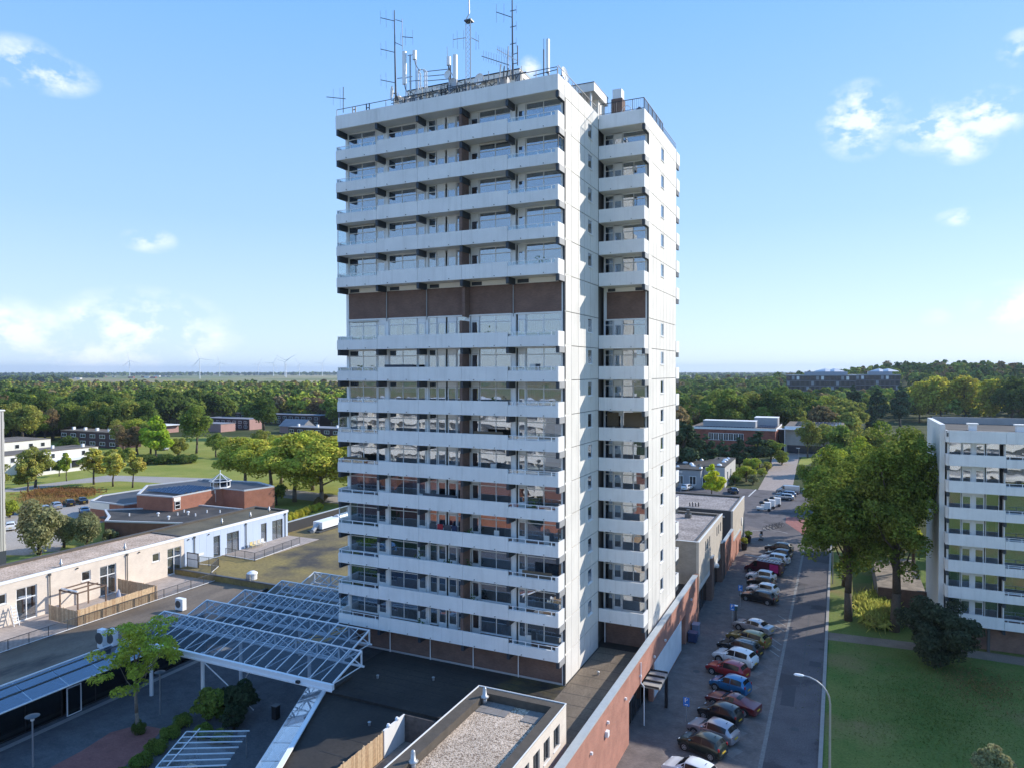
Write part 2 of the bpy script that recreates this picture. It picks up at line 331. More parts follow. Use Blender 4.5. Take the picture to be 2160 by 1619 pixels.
for x0,y0,x1,y1 in ((-4.6,66,-3.5,70.5),(-2.6,76,-1.5,77.4),(-4.9,96,-4.1,104),(-3.0,120,-1.6,124),(-24,150,-20,153),(-17,160,-12,161.4)): sheet('road_patch', [(x0,y0),(x1,y0+.1),(x1,y1),(x0,y1)], 4, PATCH)
for x0,y0,x1,y1 in ((-4.9,58,-1.4,58.06),(-5.0,90.2,-1.4,90.28),(-3.2,70,-3.12,96),(-4.2,100,-1.5,100.06)): sheet('road_joint', [(x0,y0),(x1,y0),(x1,y1),(x0,y1)], 5, MH)
# lighter tile squares marking the ends of the bays
for y in (54.2, 57.2, 60.1, 63.2, 66.4, 69.9):
    sheet('bay_tile', [(-7.3,y+1.1),(-6.6,y+2.5),(-7.5,y+2.8),(-7.9,y+1.6)], 5, blend2('tile_%d' % int(y), (.17,.15,.14), (.21,.185,.17), .9))
LINE = M('worn_white_paint', (.55,.54,.52), .8, var=(6,.35))
LINED = M('faint_line', (.26,.25,.24), .85, var=(6,.3))
for y in (78.6, 80.2, 82.0, 86.4, 88.2, 90.2):
    sheet('bay_marking', [(-6.6,y),(-6.5,y+.12),(-5.45,y-1.35),(-5.55,y-1.45)], 5, LINED)
sheet('road_marking', [(-19.45,173.6),(-19.15,173.6),(-18.6,184.5),(-18.9,184.5)], 5, LINE)
mk = MB()
for i in range(10):
    a0, a1 = R(10+i*12), R(22+i*12)
    mk.quad(*[(-11.2-4.2*math.cos(a)*k, 133+5*math.sin(a)*k, .02) for a, k in ((a0,1),(a1,1),(a1,1.06),(a0,1.06))])
struct('curved_marking', mk, LINED)
# plaza between the podium wings
sheet('plaza', [(-60.5,-20),(-29,-20),(-33,34),(-37.6,46),(-37.6,78),(-60.5,78)], 3, PLAZA)
sheet('plaza_edge', [(-59.6,20),(-59.0,20),(-59.0,60),(-59.6,60)], 5, KERB)
sheet('red_strip', [(-53.4,35.2),(-54.0,38.0),(-53.0,39.9),(-50.6,40.2),(-49.2,37.6),(-48.4,35.2),(-49.5,31),(-50.5,28),(-53,28)], 5, REDPAV)
# park paths and the car park on the left
sheet('park_path', [(-192,100),(-184.3,106.5),(-184.6,119.2),(-177,128),(-150,133),(-120,127),(-96,126),(-80,127),(-80,135),(-104,134.5),(-134,137.5),(-156,142.5),(-190,134),(-191,110)], 4, PATHG)
sheet('car_park', [(-161,86),(-158,108.5),(-137,100),(-132,95),(-130,84),(-114,71.5),(-128,66),(-143,77),(-152,80)], 4, PATHG)
sheet('green_island', [(-143.5,92.1),(-145.2,89.7),(-140,88),(-137,91)], 5, LAWN)
sheet('low_lawn', [(-122,64),(-108,64),(-108,73),(-117,73.5)], 6, blend2('bright_lawn', (.10,.17,.025), (.13,.19,.04), .3, .35, .65))
sheet('far_lawn', [(-215,225),(-170,225),(-165,262),(-205,262)], 3, LAWN)
sheet('school_lawn', [(-12,240),(-8.9,240),(-6,262),(-11.5,262)], 4, LAWN)

# ================================================================== the apartment tower
XL, XR, YF, YG, ROOFZ = -41.63, -20.01, 51.65, 53.10, 4.1
XW, YW, YWG, YE = -15.76, 61.77, 63.40, 75.10
TOPS = [49.82, 46.93, 44.10, 41.19, 38.34, None, 32.66, 29.87, 27.08, 24.34, 21.58, 18.84, 16.02, 13.26, 10.45, 7.69]
JOINTS = [-41.63, -37.17, -32.92, -28.64, -24.39, -20.01]
tower = thing('apartment_tower', 'tall white sixteen storey apartment tower with stacked balconies and brown brick bands', 'apartment tower', (-30.8, 64, ROOFZ))
CURT = [M('curtain_'+n, c, .95) for n, c in (('white', (.52,.53,.54)), ('grey', (.30,.31,.33)), ('cream', (.52,.46,.36)), ('charcoal', (.08,.08,.09)), ('blue', (.08,.17,.36)), ('plum', (.12,.05,.08)))]
BLIND = M('roller_blind', (.56,.58,.59), .8)
rt = random.Random(11)
def shared(name, mb, mats, smooth=False): return mb.mesh(name, mats, (0,0,0), smooth)
# --- one window of width w, height h: frame in the x-z plane, outer face towards -y, local origin at its lower left corner
_win = {}
def window_meshes(w, h, splits, transom, t=.06):
    key = (round(w,2), round(h,2), tuple(splits), transom, t)
    if key not in _win:
        f = MB(); xs = [0]+list(splits)+[w]
        f.box(0,0,0, w,.08,t).box(0,0,h-t, w,.08,h).box(0,.003,t, t,.077,h-t).box(w-t,.003,t, w,.077,h-t)
        for x in splits: f.box(x-t/2,.003,t, x+t/2,.077,h-t)
        if transom:
            for i in range(len(xs)-1): f.box(xs[i]+t/2+.005,.006,transom-t/2, xs[i+1]-t/2-.005,.074,transom+t/2)
        f.box(-.03,-.06,-.05, w+.03,.08,-.002)
        panes = []
        for i in range(len(xs)-1):
            a, b = xs[i]+t*.75, xs[i+1]-t*.75
            lo = MB().box(0,0,0, b-a,.018,(transom or h)-t*1.6); panes.append(('pane', shared('pane', lo, GLASS), a, t*.8))
            if transom: panes.append(('transom_pane', shared('transom_pane', MB().box(0,0,0, b-a,.018,h-transom-t*1.6), GLASS), a, transom+t*.6))
        _win[key] = (shared('window_frame', f, FRAME), panes)
    return _win[key]
_cur = {}
def curtain_mesh(w, h, kind, m):
    key = (round(w,2), round(h,2), kind, m.name)
    if key not in _cur:
        b = MB()
        if kind == 'folds':
            n = max(6, int(w/.09)); n -= n % 2
            for i in range(n):
                x0, x1 = w*i/n, w*(i+1)/n; y0 = .05 if i % 2 else 0; y1 = 0 if i % 2 else .05
                b.quad((x0,y0,0),(x1,y1,0),(x1,y1,h),(x0,y0,h))
        else: b.box(0,0,0, w,.012,h)
        _cur[key] = shared('curtain', b, m)
    return _cur[key]
def add_window(root, x, y, z, w, h, splits=(), transom=None, fit=None, name='window', t=.06):
    fm, panes = window_meshes(w, h, splits, transom, t)
    o = inst(name, fm, root, (x, y, z))
    for nm, me, dx, dz in panes: inst(nm, me, o, (x+dx, y+.03, z+dz))
    if fit is None:
        r = rt.random(); fit = 'open' if r < .28 else 'net' if r < .46 else 'blind' if r < .58 else 'half' if r < .74 else 'sides' if r < .82 else 'dark' if r < .86 else 'cream' if r < .92 else 'plum' if r < .95 else 'grey'
    yy = y+.17; hh = h-.1
    if fit == 'net': inst('curtain', curtain_mesh(w-.1, hh, 'folds', CURT[0]), o, (x+.05, yy, z+.05))
    elif fit in ('grey', 'cream', 'dark', 'blue', 'plum'):
        m = dict(grey=CURT[1], cream=CURT[2], dark=CURT[3], blue=CURT[4], plum=CURT[5])[fit]
        inst('curtain', curtain_mesh(w-.1, hh, 'folds', m), o, (x+.05, yy, z+.05))
    elif fit == 'blind': inst('roller_blind', curtain_mesh(w-.1, hh*.97, 'flat', BLIND), o, (x+.05, yy, z+.05+hh*.03))
    elif fit == 'half':
        k = rt.choice((.35, .5, .62)); inst('roller_blind', curtain_mesh(w-.1, hh*k, 'flat', BLIND), o, (x+.05, yy, z+.05+hh*(1-k)))
    elif fit == 'sides':
        cw = w*.22
        for dx in (.05, w-.05-cw): inst('curtain', curtain_mesh(cw, hh, 'folds', CURT[0]), o, (x+dx, yy, z+.05))
    elif fit == 'open' and rt.random() < .6:
        cw = w*.2
        for dx in (.05, w-.05-cw): inst('curtain', curtain_mesh(cw, hh, 'folds', rt.choice(CURT[:3])), o, (x+dx, yy, z+.05))
    return o
_door = {}
def add_door(root, x, y, z, w, h, name='balcony_door', lowpanel=.8):
    key = (round(w,2), round(h,2), lowpanel)
    if key not in _door:
        f = MB(); t = .1
        f.box(0,0,0, t,.07,h).box(w-t,0,0, w,.07,h).box(t,.003,h-t, w-t,.067,h).box(t,.003,0, w-t,.067,lowpanel)
        hd = MB().bar((0,-.05,0), (.1,-.05,0), .03).bar((0,-.05,0), (0,0,0), .03)
        g = MB().box(0,0,0, w-2*t+.03,.018,h-t-lowpanel+.03)
        _door[key] = (shared('balcony_door', f, FRAME), shared('door_pane', g, GLASS), shared('door_handle', hd, STEEL))
    fm, gm, hm = _door[key]
    o = inst(name, fm, root, (x, y, z)); inst('door_pane', gm, o, (x+.085, y+.027, z+lowpanel-.015)); inst('door_handle', hm, o, (x+w-.08, y, z+1.02))
    if rt.random() < .5: inst('curtain', curtain_mesh(w-.24, h-lowpanel-.16, 'folds', CURT[0]), o, (x+.12, y+.13, z+lowpanel+.03))
    return o
BAYS = [  # windows (x0, x1, mullions, wide) and doors of the five bays, read off in the glass plane
    [('w', -41.33, -38.27, (-39.79,)), ('d', -38.21, -37.30)],
    [('w', -36.90, -33.95, (-35.45,)), ('d', -33.89, -33.06)],
    [('w', -32.72, -31.93, ()), ('d', -31.86, -31.02), ('d', -30.84, -29.96), ('w', -29.90, -29.02, ())],
    [('d', -28.52, -27.76), ('w', -27.70, -24.74, (-26.18,))],
    [('d', -24.14, -23.44), ('w', -23.38, -20.27, (-21.83,))]]
COLX = [(-41.63,-41.35), (-37.26,-36.94), (-32.99,-32.76), (-28.98,-28.60), (-24.70,-24.32), (-20.25,-20.01)]
spouts = MB()
def panel(x0, x1, y, z0, z1, name='parapet_panel', th=.12):
    part(name, MB().box(x0+.012, y, z0, x1-.012, y+th, z1), WHITE, tower)
    if name == 'parapet_panel':
        for fx in (.27, .72):
            x = x0+(x1-x0)*fx; spouts.tube((x, y-.09, z0+.12), (x, y+.01, z0+.12), .035, k=6)
def balcony_rail(x0, x1, y, z0, z1):
    b = MB(); b.bar((x0+.05, y, z1-.02), (x1-.05, y, z1-.02), .05, .04); b.bar((x0+.05, y, z0+.04), (x1-.05, y, z0+.04), .03)
    n = 4
    for i in range(n): x = x0+.35+(x1-x0-.7)*i/(n-1); b.box(x-.03, y-.025, z0, x+.03, y+.025, z1-.02)
    part('railing', b, WMETAL, tower)
    part('rail_glass', MB().box(x0+.06, y+.03, z0+.05, x1-.06, y+.045, z1-.06), MATS['rail_glass'], tower)
glass('rail_glass', (.80,.86,.88), .10, .9, .002)
BRICKF = 5
SPECIAL = {(6,2): 'blue', (3,1): 'grey', (3,4): 'net', (1,0): 'blind', (7,0): 'cream', (9,0): 'open', (12,4): 'net', (12,1): 'plum', (14,1): 'blue', (15,1): 'dark', (6,4): 'grey', (4,4): 'open', (10,2): 'grey', (13,1): 'half'}
for k, t in enumerate(TOPS):
    if t is None: continue
    zf = t-1.02; zs = t-1.20; below = TOPS[k-1] if k else None
    ceil = (52.64-1.24) if k == 0 else (TOPS[k-1]-1.20 if TOPS[k-1] else zf+2.62)
    part('floor_slab', MB().box(XL+.02, YF+.13, zs, XR-.02, YG+1.6, zf), SOFFIT, tower)
    # parapets: the two end bays are low with a rail, the middle three are full height
    for i in range(5):
        low = i in (0, 4)
        panel(JOINTS[i], JOINTS[i+1], YF, zs, t-.35 if low else t)
        if low: balcony_rail(JOINTS[i]+(.0 if i == 0 else .05), JOINTS[i+1]-(.05 if i == 0 else .25), YF+.06, t-.35, t)
    part('parapet_return', MB().box(XR-.12, YF+.125, zs, XR, YG-.02, t), WHITE, tower)
    part('parapet_return', MB().box(XL, YF+.125, zs, XL+.12, YG-.02, t), WHITE, tower)
    part('parapet_return', MB().box(XR-.26, YF+.001, t-.351, XR-.0125, YF+.119, t), WHITE, tower)
    for i, j in enumerate(JOINTS):
        x0, x1 = (j, j+.24) if i == 0 else (j-.24, j) if i == 5 else (j-.2, j+.04)
        part('beam', MB().box(x0, YF+.1, zs-.52, x1, YG+.06, zs-.003), DARKP, tower)
        if i == 5: part('beam_end_plate', MB().box(j-.001, YF+.18, zs-.50, j+.045, YG-.1, zs-.01), GREYP, tower)
    # glass line
    H = ceil-zf
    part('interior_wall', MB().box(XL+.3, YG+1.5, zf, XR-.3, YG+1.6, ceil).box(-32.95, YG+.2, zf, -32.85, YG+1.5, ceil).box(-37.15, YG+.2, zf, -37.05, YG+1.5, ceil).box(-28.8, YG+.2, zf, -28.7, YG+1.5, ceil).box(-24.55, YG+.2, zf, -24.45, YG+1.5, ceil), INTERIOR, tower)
    for i, (a, b) in enumerate(COLX): part('column', MB().box(a, YG-.04, zf, b, YG+.2, ceil), FRAME, tower)
    part('brick_pier', MB().box(-28.92, YF+.135, zf, -28.66, YG-.05, ceil-.53), BROWNBRICK, tower)
    for i, bay in enumerate(BAYS):
        zlo = .62; top = H-.06; tr = 2.02-zlo
        fill = MB(); base = MB()
        for e in bay:
            x0, x1 = e[1], e[2]; special = SPECIAL.get((k, i))
            if e[0] == 'w':
                add_window(tower, x0, YG, zf+zlo, x1-x0, top-zlo, tuple(m-x0 for m in e[3]), tr, special if e[3] or i == 2 else None)
                base.box(x0, YG+.02, zf, x1, YG+.14, zf+zlo-.05)
            else:
                add_door(tower, x0, YG, zf+.08, x1-x0, 2.02)
                fill.box(x0, YG+.02, zf+2.12, x1, YG+.1, zf+H)
                base.box(x0, YG+.0, zf, x1, YG+.12, zf+.08)
        part('infill_panel', fill, FRAME, tower); part('sill_wall', base, BROWNBRICK, tower)
        hi = MB().box(COLX[i][1], YG+.01, zf+H-.06, COLX[i+1][0], YG+.12, zf+H)
        part('head_rail', hi, FRAME, tower)
part('drain_spout', spouts, DSTEEL, tower, kind='stuff')
# wind screens, reed mats, rolled awnings: what residents fixed to their balconies
REED = M('reed_mat', (.13,.10,.065), .9, var=(14,.5), bump=(40,.4)); AWN = M('awning_cassette', (.55,.52,.46), .6); MATB = M('dark_screen_cloth', (.05,.06,.075), .9)
def top(k): return TOPS[k]
for k in (3, 4, 9, 12, 15):
    z0, z1 = top(k)+.02, top(k-1)-1.75 if TOPS[k-1] else top(k)+1.2
    part('wind_screen', MB().box(XL+.04, YF+.15, z0, XL+.075, YG-.1, z1), MATS['rail_glass'], tower); part('screen_post', MB().box(XL+.02, YF+.13, z0-.3, XL+.09, YF+.19, z1), FRAME, tower)
for k in (1, 12): 
    z0, z1 = top(k)+.02, top(k-1)-1.9
    part('wind_screen', MB().box(XR-.075, YF+.16, z0, XR-.04, YG-.15, z1), MATS['rail_glass'], tower); part('screen_frame', MB().box(XR-.09, YF+.13, z0, XR-.03, YF+.19, z1+.05).box(XR-.09, YF+.19, z1, XR-.03, YG-.15, z1+.05), BLACK, tower)
for k, a, b in ((3, -41.2, -38.3), (6, -41.1, -38.0), (1, -27.6, -24.9), (12, -36.7, -34.1), (8, -23.2, -20.5)):
    z = (top(k-1)-1.32) if TOPS[k-1] else top(k)+1.4
    part('rolled_awning', MB().tube((a, YG-.16, z), (b, YG-.16, z), .085, k=10), AWN, tower)
for k, a, b, m in ((9, -27.6, -24.9, REED), (11, -32.6, -29.2, MATB), (7, -36.5, -33.5, MATB), (13, -23.2, -20.6, REED), (10, -41.0, -38.4, REED)):
    part('balcony_screen', MB().box(a, YF+.14, top(k)-.98, b, YF+.16, top(k)+.22), m, tower)
POT = M('plant_leaves', (.07,.12,.03), .9); CHW = M('balcony_chair', (.6,.6,.58), .5)
for k, x in ((13,-33.3),(13,-30.4),(13,-28.3),(12,-28.4),(4,-21.8),(14,-27.9),(8,-26.0),(2,-34.6),(11,-22.4),(7,-39.4),(15,-33.2),(5+1,-26.5)):
    z = top(k)-1.02; b = MB(); r_ = random.Random(int(x*10)); 
    for q in range(46):
        c = Vector((x+r_.gauss(0,.2), YF+.55+r_.gauss(0,.12), z+.75+r_.gauss(0,.28))); d = Vector((r_.gauss(0,1),r_.gauss(0,1),r_.gauss(0,1))).normalized()*.13; e = d.orthogonal().normalized()*.06; b.quad(c-d,c-e,c+d,c+e)
    o = part('balcony_plant', b, POT, tower); part('pot', MB().lathe((x,YF+.55,z), [(.16,0),(.22,.42),(.18,.42)], 8), BROWNBRICK, o)
for k, xs_ in ((2,(-31.9,-31.2,-30.5)),(10,(-26.2,)),(7,(-22.6,)),(12,(-25.9,-21.4)),(5+4,(-39.5,)),(15,(-23.0,))):
    for x in xs_:
        z = top(k)-1.02; o = part('balcony_chair', MB().box(x-.24, YF+.5, z+.42, x+.24, YF+.95, z+.46), CHW, tower); part('backrest', MB().box(x-.24, YF+.95, z+.42, x+.24, YF+.99, z+1.25), CHW, o)
        part('legs', MB().box(x-.24,YF+.5,z,x-.2,YF+.54,z+.42).box(x+.2,YF+.5,z,x+.24,YF+.54,z+.42).box(x-.24,YF+.95,z,x-.2,YF+.99,z+.42).box(x+.2,YF+.95,z,x+.24,YF+.99,z+.42), CHW, o, kind='stuff')
# brick band under the fifth balcony: brick panels between columns, small slot windows above
zc = TOPS[4]-1.20; zb0, zb1 = TOPS[6]-1.02+2.66, zc-.45
for i in range(5):
    a, b = COLX[i][1]+.005, COLX[i+1][0]-.005
    part('brick_panel', MB().box(a, YG-.03, zb0, b, YG+.15, zb1), BROWNBRICK, tower)
    part('lintel', MB().box(a, YG-.06, zb0-.12, b, YG+.14, zb0-.004), WHITE, tower)
    part('slot_panel', MB().box(a+.05, YG, zb1+.02, b-.05, YG+.12, zc-.02), SOFFIT, tower)
    w = (b-a)
    part('slot_window', MB().box(a+.15, YG-.02, zb1+.06, a+.15+w*.25, YG-.002, zc-.08).box(b-.2-w*.08, YG-.02, zb1+.06, b-.2, YG-.002, zc-.08), DARKP, tower)
for a, b in COLX[1:-1]: part('brick_panel', MB().box(a+.006, YG-.027, zb0, b-.006, YG+.15, zb1), BROWNBRICK, tower); part('downpipe', MB().tube(((a+b)/2, YG-.09, zb0-.3), ((a+b)/2, YG-.09, zc-.5), .045), GREYP, tower); part('column', MB().box(a, YG-.02, zb1+.01, b, YG+.2, zc-.004), FRAME, tower)
for a, b in (COLX[0], COLX[-1]): part('column', MB().box(a, YG-.05, zb0-.3, b, YG+.2, zc-.004), FRAME, tower)
part('brick_pier', MB().box(-28.92, YF+.6, zb0-.2, -28.66, YG-.055, zc-.53), BROWNBRICK, tower)
# brown base storey
zb = TOPS[15]-1.20
for i in range(5):
    part('base_wall', MB().box(COLX[i][1]+.005, YG, ROOFZ+.02, COLX[i+1][0]-.005, YG+.2, zb-.004), BROWNBRICK, tower)
    part('downpipe', MB().tube((JOINTS[i]+.3, YG-.12, ROOFZ), (JOINTS[i]+.3, YG-.12, zb), .05), WMETAL, tower) if i else None
part('base_flashing', MB().box(XL+.2, YG-.06, ROOFZ, XR-.26, YG-.003, ROOFZ+.14), ALU, tower)
for a, b in COLX[:-1]: part('base_wall', MB().box(a, YG+.003, ROOFZ+.02, b, YG+.2, zb-.006), BROWNBRICK, tower)
part('column', MB().box(COLX[-1][0], YG-.03, ROOFZ, COLX[-1][1], YG+.2, zb-.004), FRAME, tower)
# inner mass so nothing shows through
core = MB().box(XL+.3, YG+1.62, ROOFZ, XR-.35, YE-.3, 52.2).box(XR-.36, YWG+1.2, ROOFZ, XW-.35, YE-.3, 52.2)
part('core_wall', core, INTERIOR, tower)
# fascia of the roof edge
for i in range(5): panel(JOINTS[i], JOINTS[i+1], YF, 51.42, 52.64, 'roof_fascia')
part('roof_fascia', MB().box(XR-.12, YF+.125, 51.42, XR, YG-.02, 52.64), WHITE, tower)
part('roof_fascia', MB().box(XL, YF+.125, 51.42, XL+.12, YE, 52.64), WHITE, tower)
part('roof_soffit', MB().box(XL+.02, YF+.13, 51.40, XR-.02, YG+1.6, 51.56), SOFFIT, tower)
for i, j in enumerate(JOINTS):
    x0, x1 = (j, j+.24) if i == 0 else (j-.24, j) if i == 5 else (j-.2, j+.04)
    part('beam', MB().box(x0, YF+.1, 50.90, x1, YG+.06, 51.397), DARKP, tower)
    if i == 5: part('beam_end_plate', MB().box(j-.001, YF+.18, 50.92, j+.045, YG-.1, 51.39), GREYP, tower)
BITUMEN = blend2('roof_bitumen', (.045,.043,.042), (.085,.078,.07), .22, .38, .62, .85)
part('roof_deck', MB().prism([(XL+.12,YF+.12),(XR-.12,YF+.12),(XR-.12,YW+.12),(XW-.12,YW+.12),(XW-.12,YE-.12),(XL+.12,YE-.12)], 52.2, 52.38), BITUMEN, tower)
# --- side walls of storey-high concrete panels
def side_wall(x, y0, y1, cuts, wins, top):
    zj = [top]+[52.64-1.24-.05]+[t-1.10 for t in TOPS if t]
    zj = zj[:7]+[TOPS[6]+1.65]+zj[7:]
    zj[-1:] = [zj[-1], ROOFZ]
    ys = [y0]+cuts+[y1]
    for a in range(len(zj)-1):
        z1, z0 = zj[a], zj[a+1]
        for b in range(len(ys)-1):
            p, q = ys[b]+.03, ys[b+1]-.03
            wn = [w for w in wins if p-.3 < w[0] < q+.3 or p-.3 < w[1] < q+.3] if (a not in (0, 6, len(zj)-2)) else []
            mb = MB()
            if wn:
                w0, w1 = max(wn[0][0], p), min(wn[0][1], q); wz1 = z1-.16; wz0 = wz1-1.28
                if w0 > p+.01: mb.box(x-.12, p, z0+.028, x, w0-.002, z1-.028)
                if w1 < q-.01: mb.box(x-.12, w1+.002, z0+.028, x, q, z1-.028)
                mb.box(x-.12, w0, z0+.028, x, w1, wz0); mb.box(x-.12, w0, wz1, x, w1, z1-.028)
            else: mb.box(x-.12, p, z0+.028, x, q, z1-.028)
            part('wall_panel', mb, PANEL, tower)
        if a not in (0, 6, len(zj)-2):
            for w0, w1 in wins:
                wz1 = z1-.16; wz0 = wz1-1.28
                f = MB()
                f.box(x-.13, w0+.01, wz0, x-.02, w1-.01, wz0+.07).box(x-.13, w0+.01, wz1-.07, x-.02, w1-.01, wz1).box(x-.13, w0+.01, wz0+.07, x-.02, w0+.08, wz1-.07).box(x-.13, w1-.08, wz0+.07, x-.02, w1-.01, wz1-.07)
                f.box(x-.12, w0-.04, wz0-.07, x+.06, w1+.04, wz0-.005)
                o = part('side_window', f, FRAME, tower)
                part('pane', MB().box(x-.09, w0+.06, wz0+.05, x-.07, w1-.06, wz1-.05), GLASS, o)
                if rt.random() < .5: part('curtain', MB().box(x-.2, w0+.05, wz0+.03+rt.choice((0,.5)), x-.19, w1-.05, wz1-.03), BLIND, o)
    part('wall_backing', MB().box(x-.32, y0+.02, ROOFZ, x-.26, y1-.02, top-.3), DARKP, tower)
side_wall(XR, YG, YW, [54.7, 56.34, 57.88, 59.49], [(58.86, 60.12)], 52.78)
side_wall(XW, YWG, YE, [65.04, 66.41, 67.84, 69.32, 70.73, 72.24, 73.67], [(68.2, 69.45)], 52.78)
part('wall_panel', MB().box(XL, YG+.02, ROOFZ, XL+.14, YE, 52.3), PANEL, tower)
part('wall_panel', MB().box(XL+.15, YE-.14, ROOFZ, XW-.13, YE, 52.3), PANEL, tower)
for x, y in ((XR, YG), (XW, YWG)): part('joint_strip', MB().box(x-.14, y-.07, ROOFZ, x+.012, y-.004, 52.3), DARKP, tower)
# --- the wing balconies
spouts = MB()
for k, t in enumerate(TOPS):
    if t is None: continue
    t += .06; zf = t-1.02; zs = t-1.20
    ceil = 52.64-1.24 if k == 0 else (TOPS[k-1]-1.14 if TOPS[k-1] else zf+2.62)
    part('floor_slab', MB().box(XR+.005, YW+.13, zs, XW-.02, YWG+1.2, zf), SOFFIT, tower)
    panel(XR+.02, XW, YW, zs, t)
    part('parapet_return', MB().box(XW-.12, YW+.125, zs, XW, YWG-.08, t), WHITE, tower)
    part('beam', MB().box(XW-.24, YW+.1, zs-.5, XW, YWG-.08, zs-.003), DARKP, tower)
    part('beam_end_plate', MB().box(XW-.001, YW+.18, zs-.48, XW+.045, YWG-.14, zs-.01), GREYP, tower)
    H = ceil-zf
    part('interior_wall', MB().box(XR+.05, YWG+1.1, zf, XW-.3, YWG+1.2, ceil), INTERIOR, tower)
    for a, b in ((-20.0,-19.92), (-16.02,-15.78)): part('column', MB().box(a, YWG-.03, zf, b, YWG+.2, ceil), FRAME, tower)
    if k == 9:
        part('balcony_screen', MB().box(-19.6,YWG-.25,t+.0,-18.5,YWG-.22,t+1.3).box(-18.0,YWG-.25,t+.0,-16.1,YWG-.22,t+1.3), REED, tower)
    add_window(tower, -19.9, YWG, zf+.5, .82, H-.56, (), 1.55); add_door(tower, -19.04, YWG, zf+.08, .78, 2.02)
    add_window(tower, -18.22, YWG, zf+.62, 2.18, H-.68, (-17.16+18.22,) if k % 3 else (), 1.42)
    part('infill_panel', MB().box(-19.04, YWG+.02, zf+2.12, -18.26, YWG+.1, zf+H).box(-18.22, YWG+.03, zf, -16.04, YWG+.14, zf+.57).box(-19.9, YWG+.03, zf, -19.08, YWG+.14, zf+.45).box(-19.9, YWG+.02, zf+H-.06, -16.04, YWG+.1, zf+H-.001), FRAME, tower)
part('drain_spout', spouts, DSTEEL, tower, kind='stuff')
zc = TOPS[4]-1.14
part('brick_panel', MB().box(-19.7, YWG-.03, zb0, -16.05, YWG+.15, zc-.42), BROWNBRICK, tower)
part('lintel', MB().box(-19.98, YWG-.05, zb0-.14, -16.04, YWG+.14, zb0-.004), WHITE, tower)
part('column', MB().box(-20.0, YWG-.05, zb0, -19.71, YWG+.1, zc).box(-16.04, YWG-.05, zb0-.2, -15.78, YWG+.1, zc), FRAME, tower)
part('slot_panel', MB().box(-19.7, YWG, zc-.40, -16.05, YWG+.12, zc-.02), SOFFIT, tower)
part('slot_window', MB().box(-19.6, YWG-.02, zc-.36, -18.9, YWG-.002, zc-.08).box(-17.0, YWG-.02, zc-.36, -16.2, YWG-.002, zc-.08), DARKP, tower)
part('base_wall', MB().box(-19.75, YWG, ROOFZ, -16.05, YWG+.2, TOPS[15]-1.15), BROWNBRICK, tower)
part('downpipe', MB().tube((-19.85, YWG-.1, ROOFZ), (-19.85, YWG-.1, 6.4), .06), WMETAL, tower)
part('column', MB().box(-16.04, YWG-.04, ROOFZ, -15.78, YWG+.2, 6.5), FRAME, tower)
panel(XR+.02, XW, YW, 51.42, 52.66, 'roof_fascia')
part('roof_fascia', MB().box(XW-.12, YW+.125, 51.42, XW, YWG-.08, 52.66), WHITE, tower)
part('roof_soffit', MB().box(XR+.01, YW+.13, 51.40, XW-.02, YWG+1.2, 51.56), SOFFIT, tower)
part('beam', MB().box(XW-.24, YW+.1, 50.9, XW, YWG-.08, 51.397), DARKP, tower)
part('beam_end_plate', MB().box(XW-.001, YW+.18, 50.92, XW+.045, YWG-.14, 51.39), GREYP, tower)
# balconies on the far end, seen edge-on past the wing
for t in [t for t in TOPS if t]+[52.60]:
    part('rear_balcony', MB().box(-20, YE+.003, t-1.2, XW+.05, YE+1.35, t-1.02).box(-20, YE+1.36, t-1.2, XW+.05, YE+1.48, t).box(XW-.02, YE+.003, t-1.02, XW+.05, YE+1.35, t), WHITE, tower)
    part('beam', MB().box(XW-.14, YE+.003, t-1.7, XW+.04, YE+1.3, t-1.203), DARKP, tower)
# wing roof: a dark railing round the terrace
def bar_rail(name, pts, z0, h, step, mat, parent=None, posts=1.6, r=.022, sag=0):
    b = MB()
    for i in range(len(pts)-1):
        p, q = Vector((*pts[i], 0)), Vector((*pts[i+1], 0)); L_ = (q-p).length; n = max(1, round(L_/step))
        b.bar((p.x,p.y,z0+h), (q.x,q.y,z0+h), .05); b.bar((p.x,p.y,z0+.1), (q.x,q.y,z0+.1), .035)
        for j in range(n+1):
            c = p.lerp(q, j/n); big = (j % max(1, round(posts/step)) == 0) or j == n
            b.bar((c.x,c.y,z0 if big else z0+.1), (c.x,c.y,z0+h), .05 if big else r)
    return b
part('roof_railing', bar_rail('', [(XR+.1,YW+.1),(XW-.08,YW+.1),(XW-.08,YWG+5.8)], 52.66, 1.0, .17, BLACK, r=.018), BLACK, tower)
rr = MB(); y = YG
for x0,y0,x1,y1 in ((XL+.1,YF+.08,XR-.1,YF+.08), (XR-.08,YF+.2,XR-.08,YW-.2), (XW-.06,YWG+6,XW-.06,YE)):
    n = 12; 
    if y0 == y1 and x0 == XL+.1: x1m = -34.4
    rr.bar((x0,y0,53.2 if x0 < -30 else 53.35), (x1,y1,53.2 if x0 < -30 else 53.35), .045)
    for j in range(n+1): rr.bar((x0+(x1-x0)*j/n, y0+(y1-y0)*j/n, 52.5), (x0+(x1-x0)*j/n, y0+(y1-y0)*j/n, 53.2), .04)
part('roof_railing', rr, DSTEEL, tower)
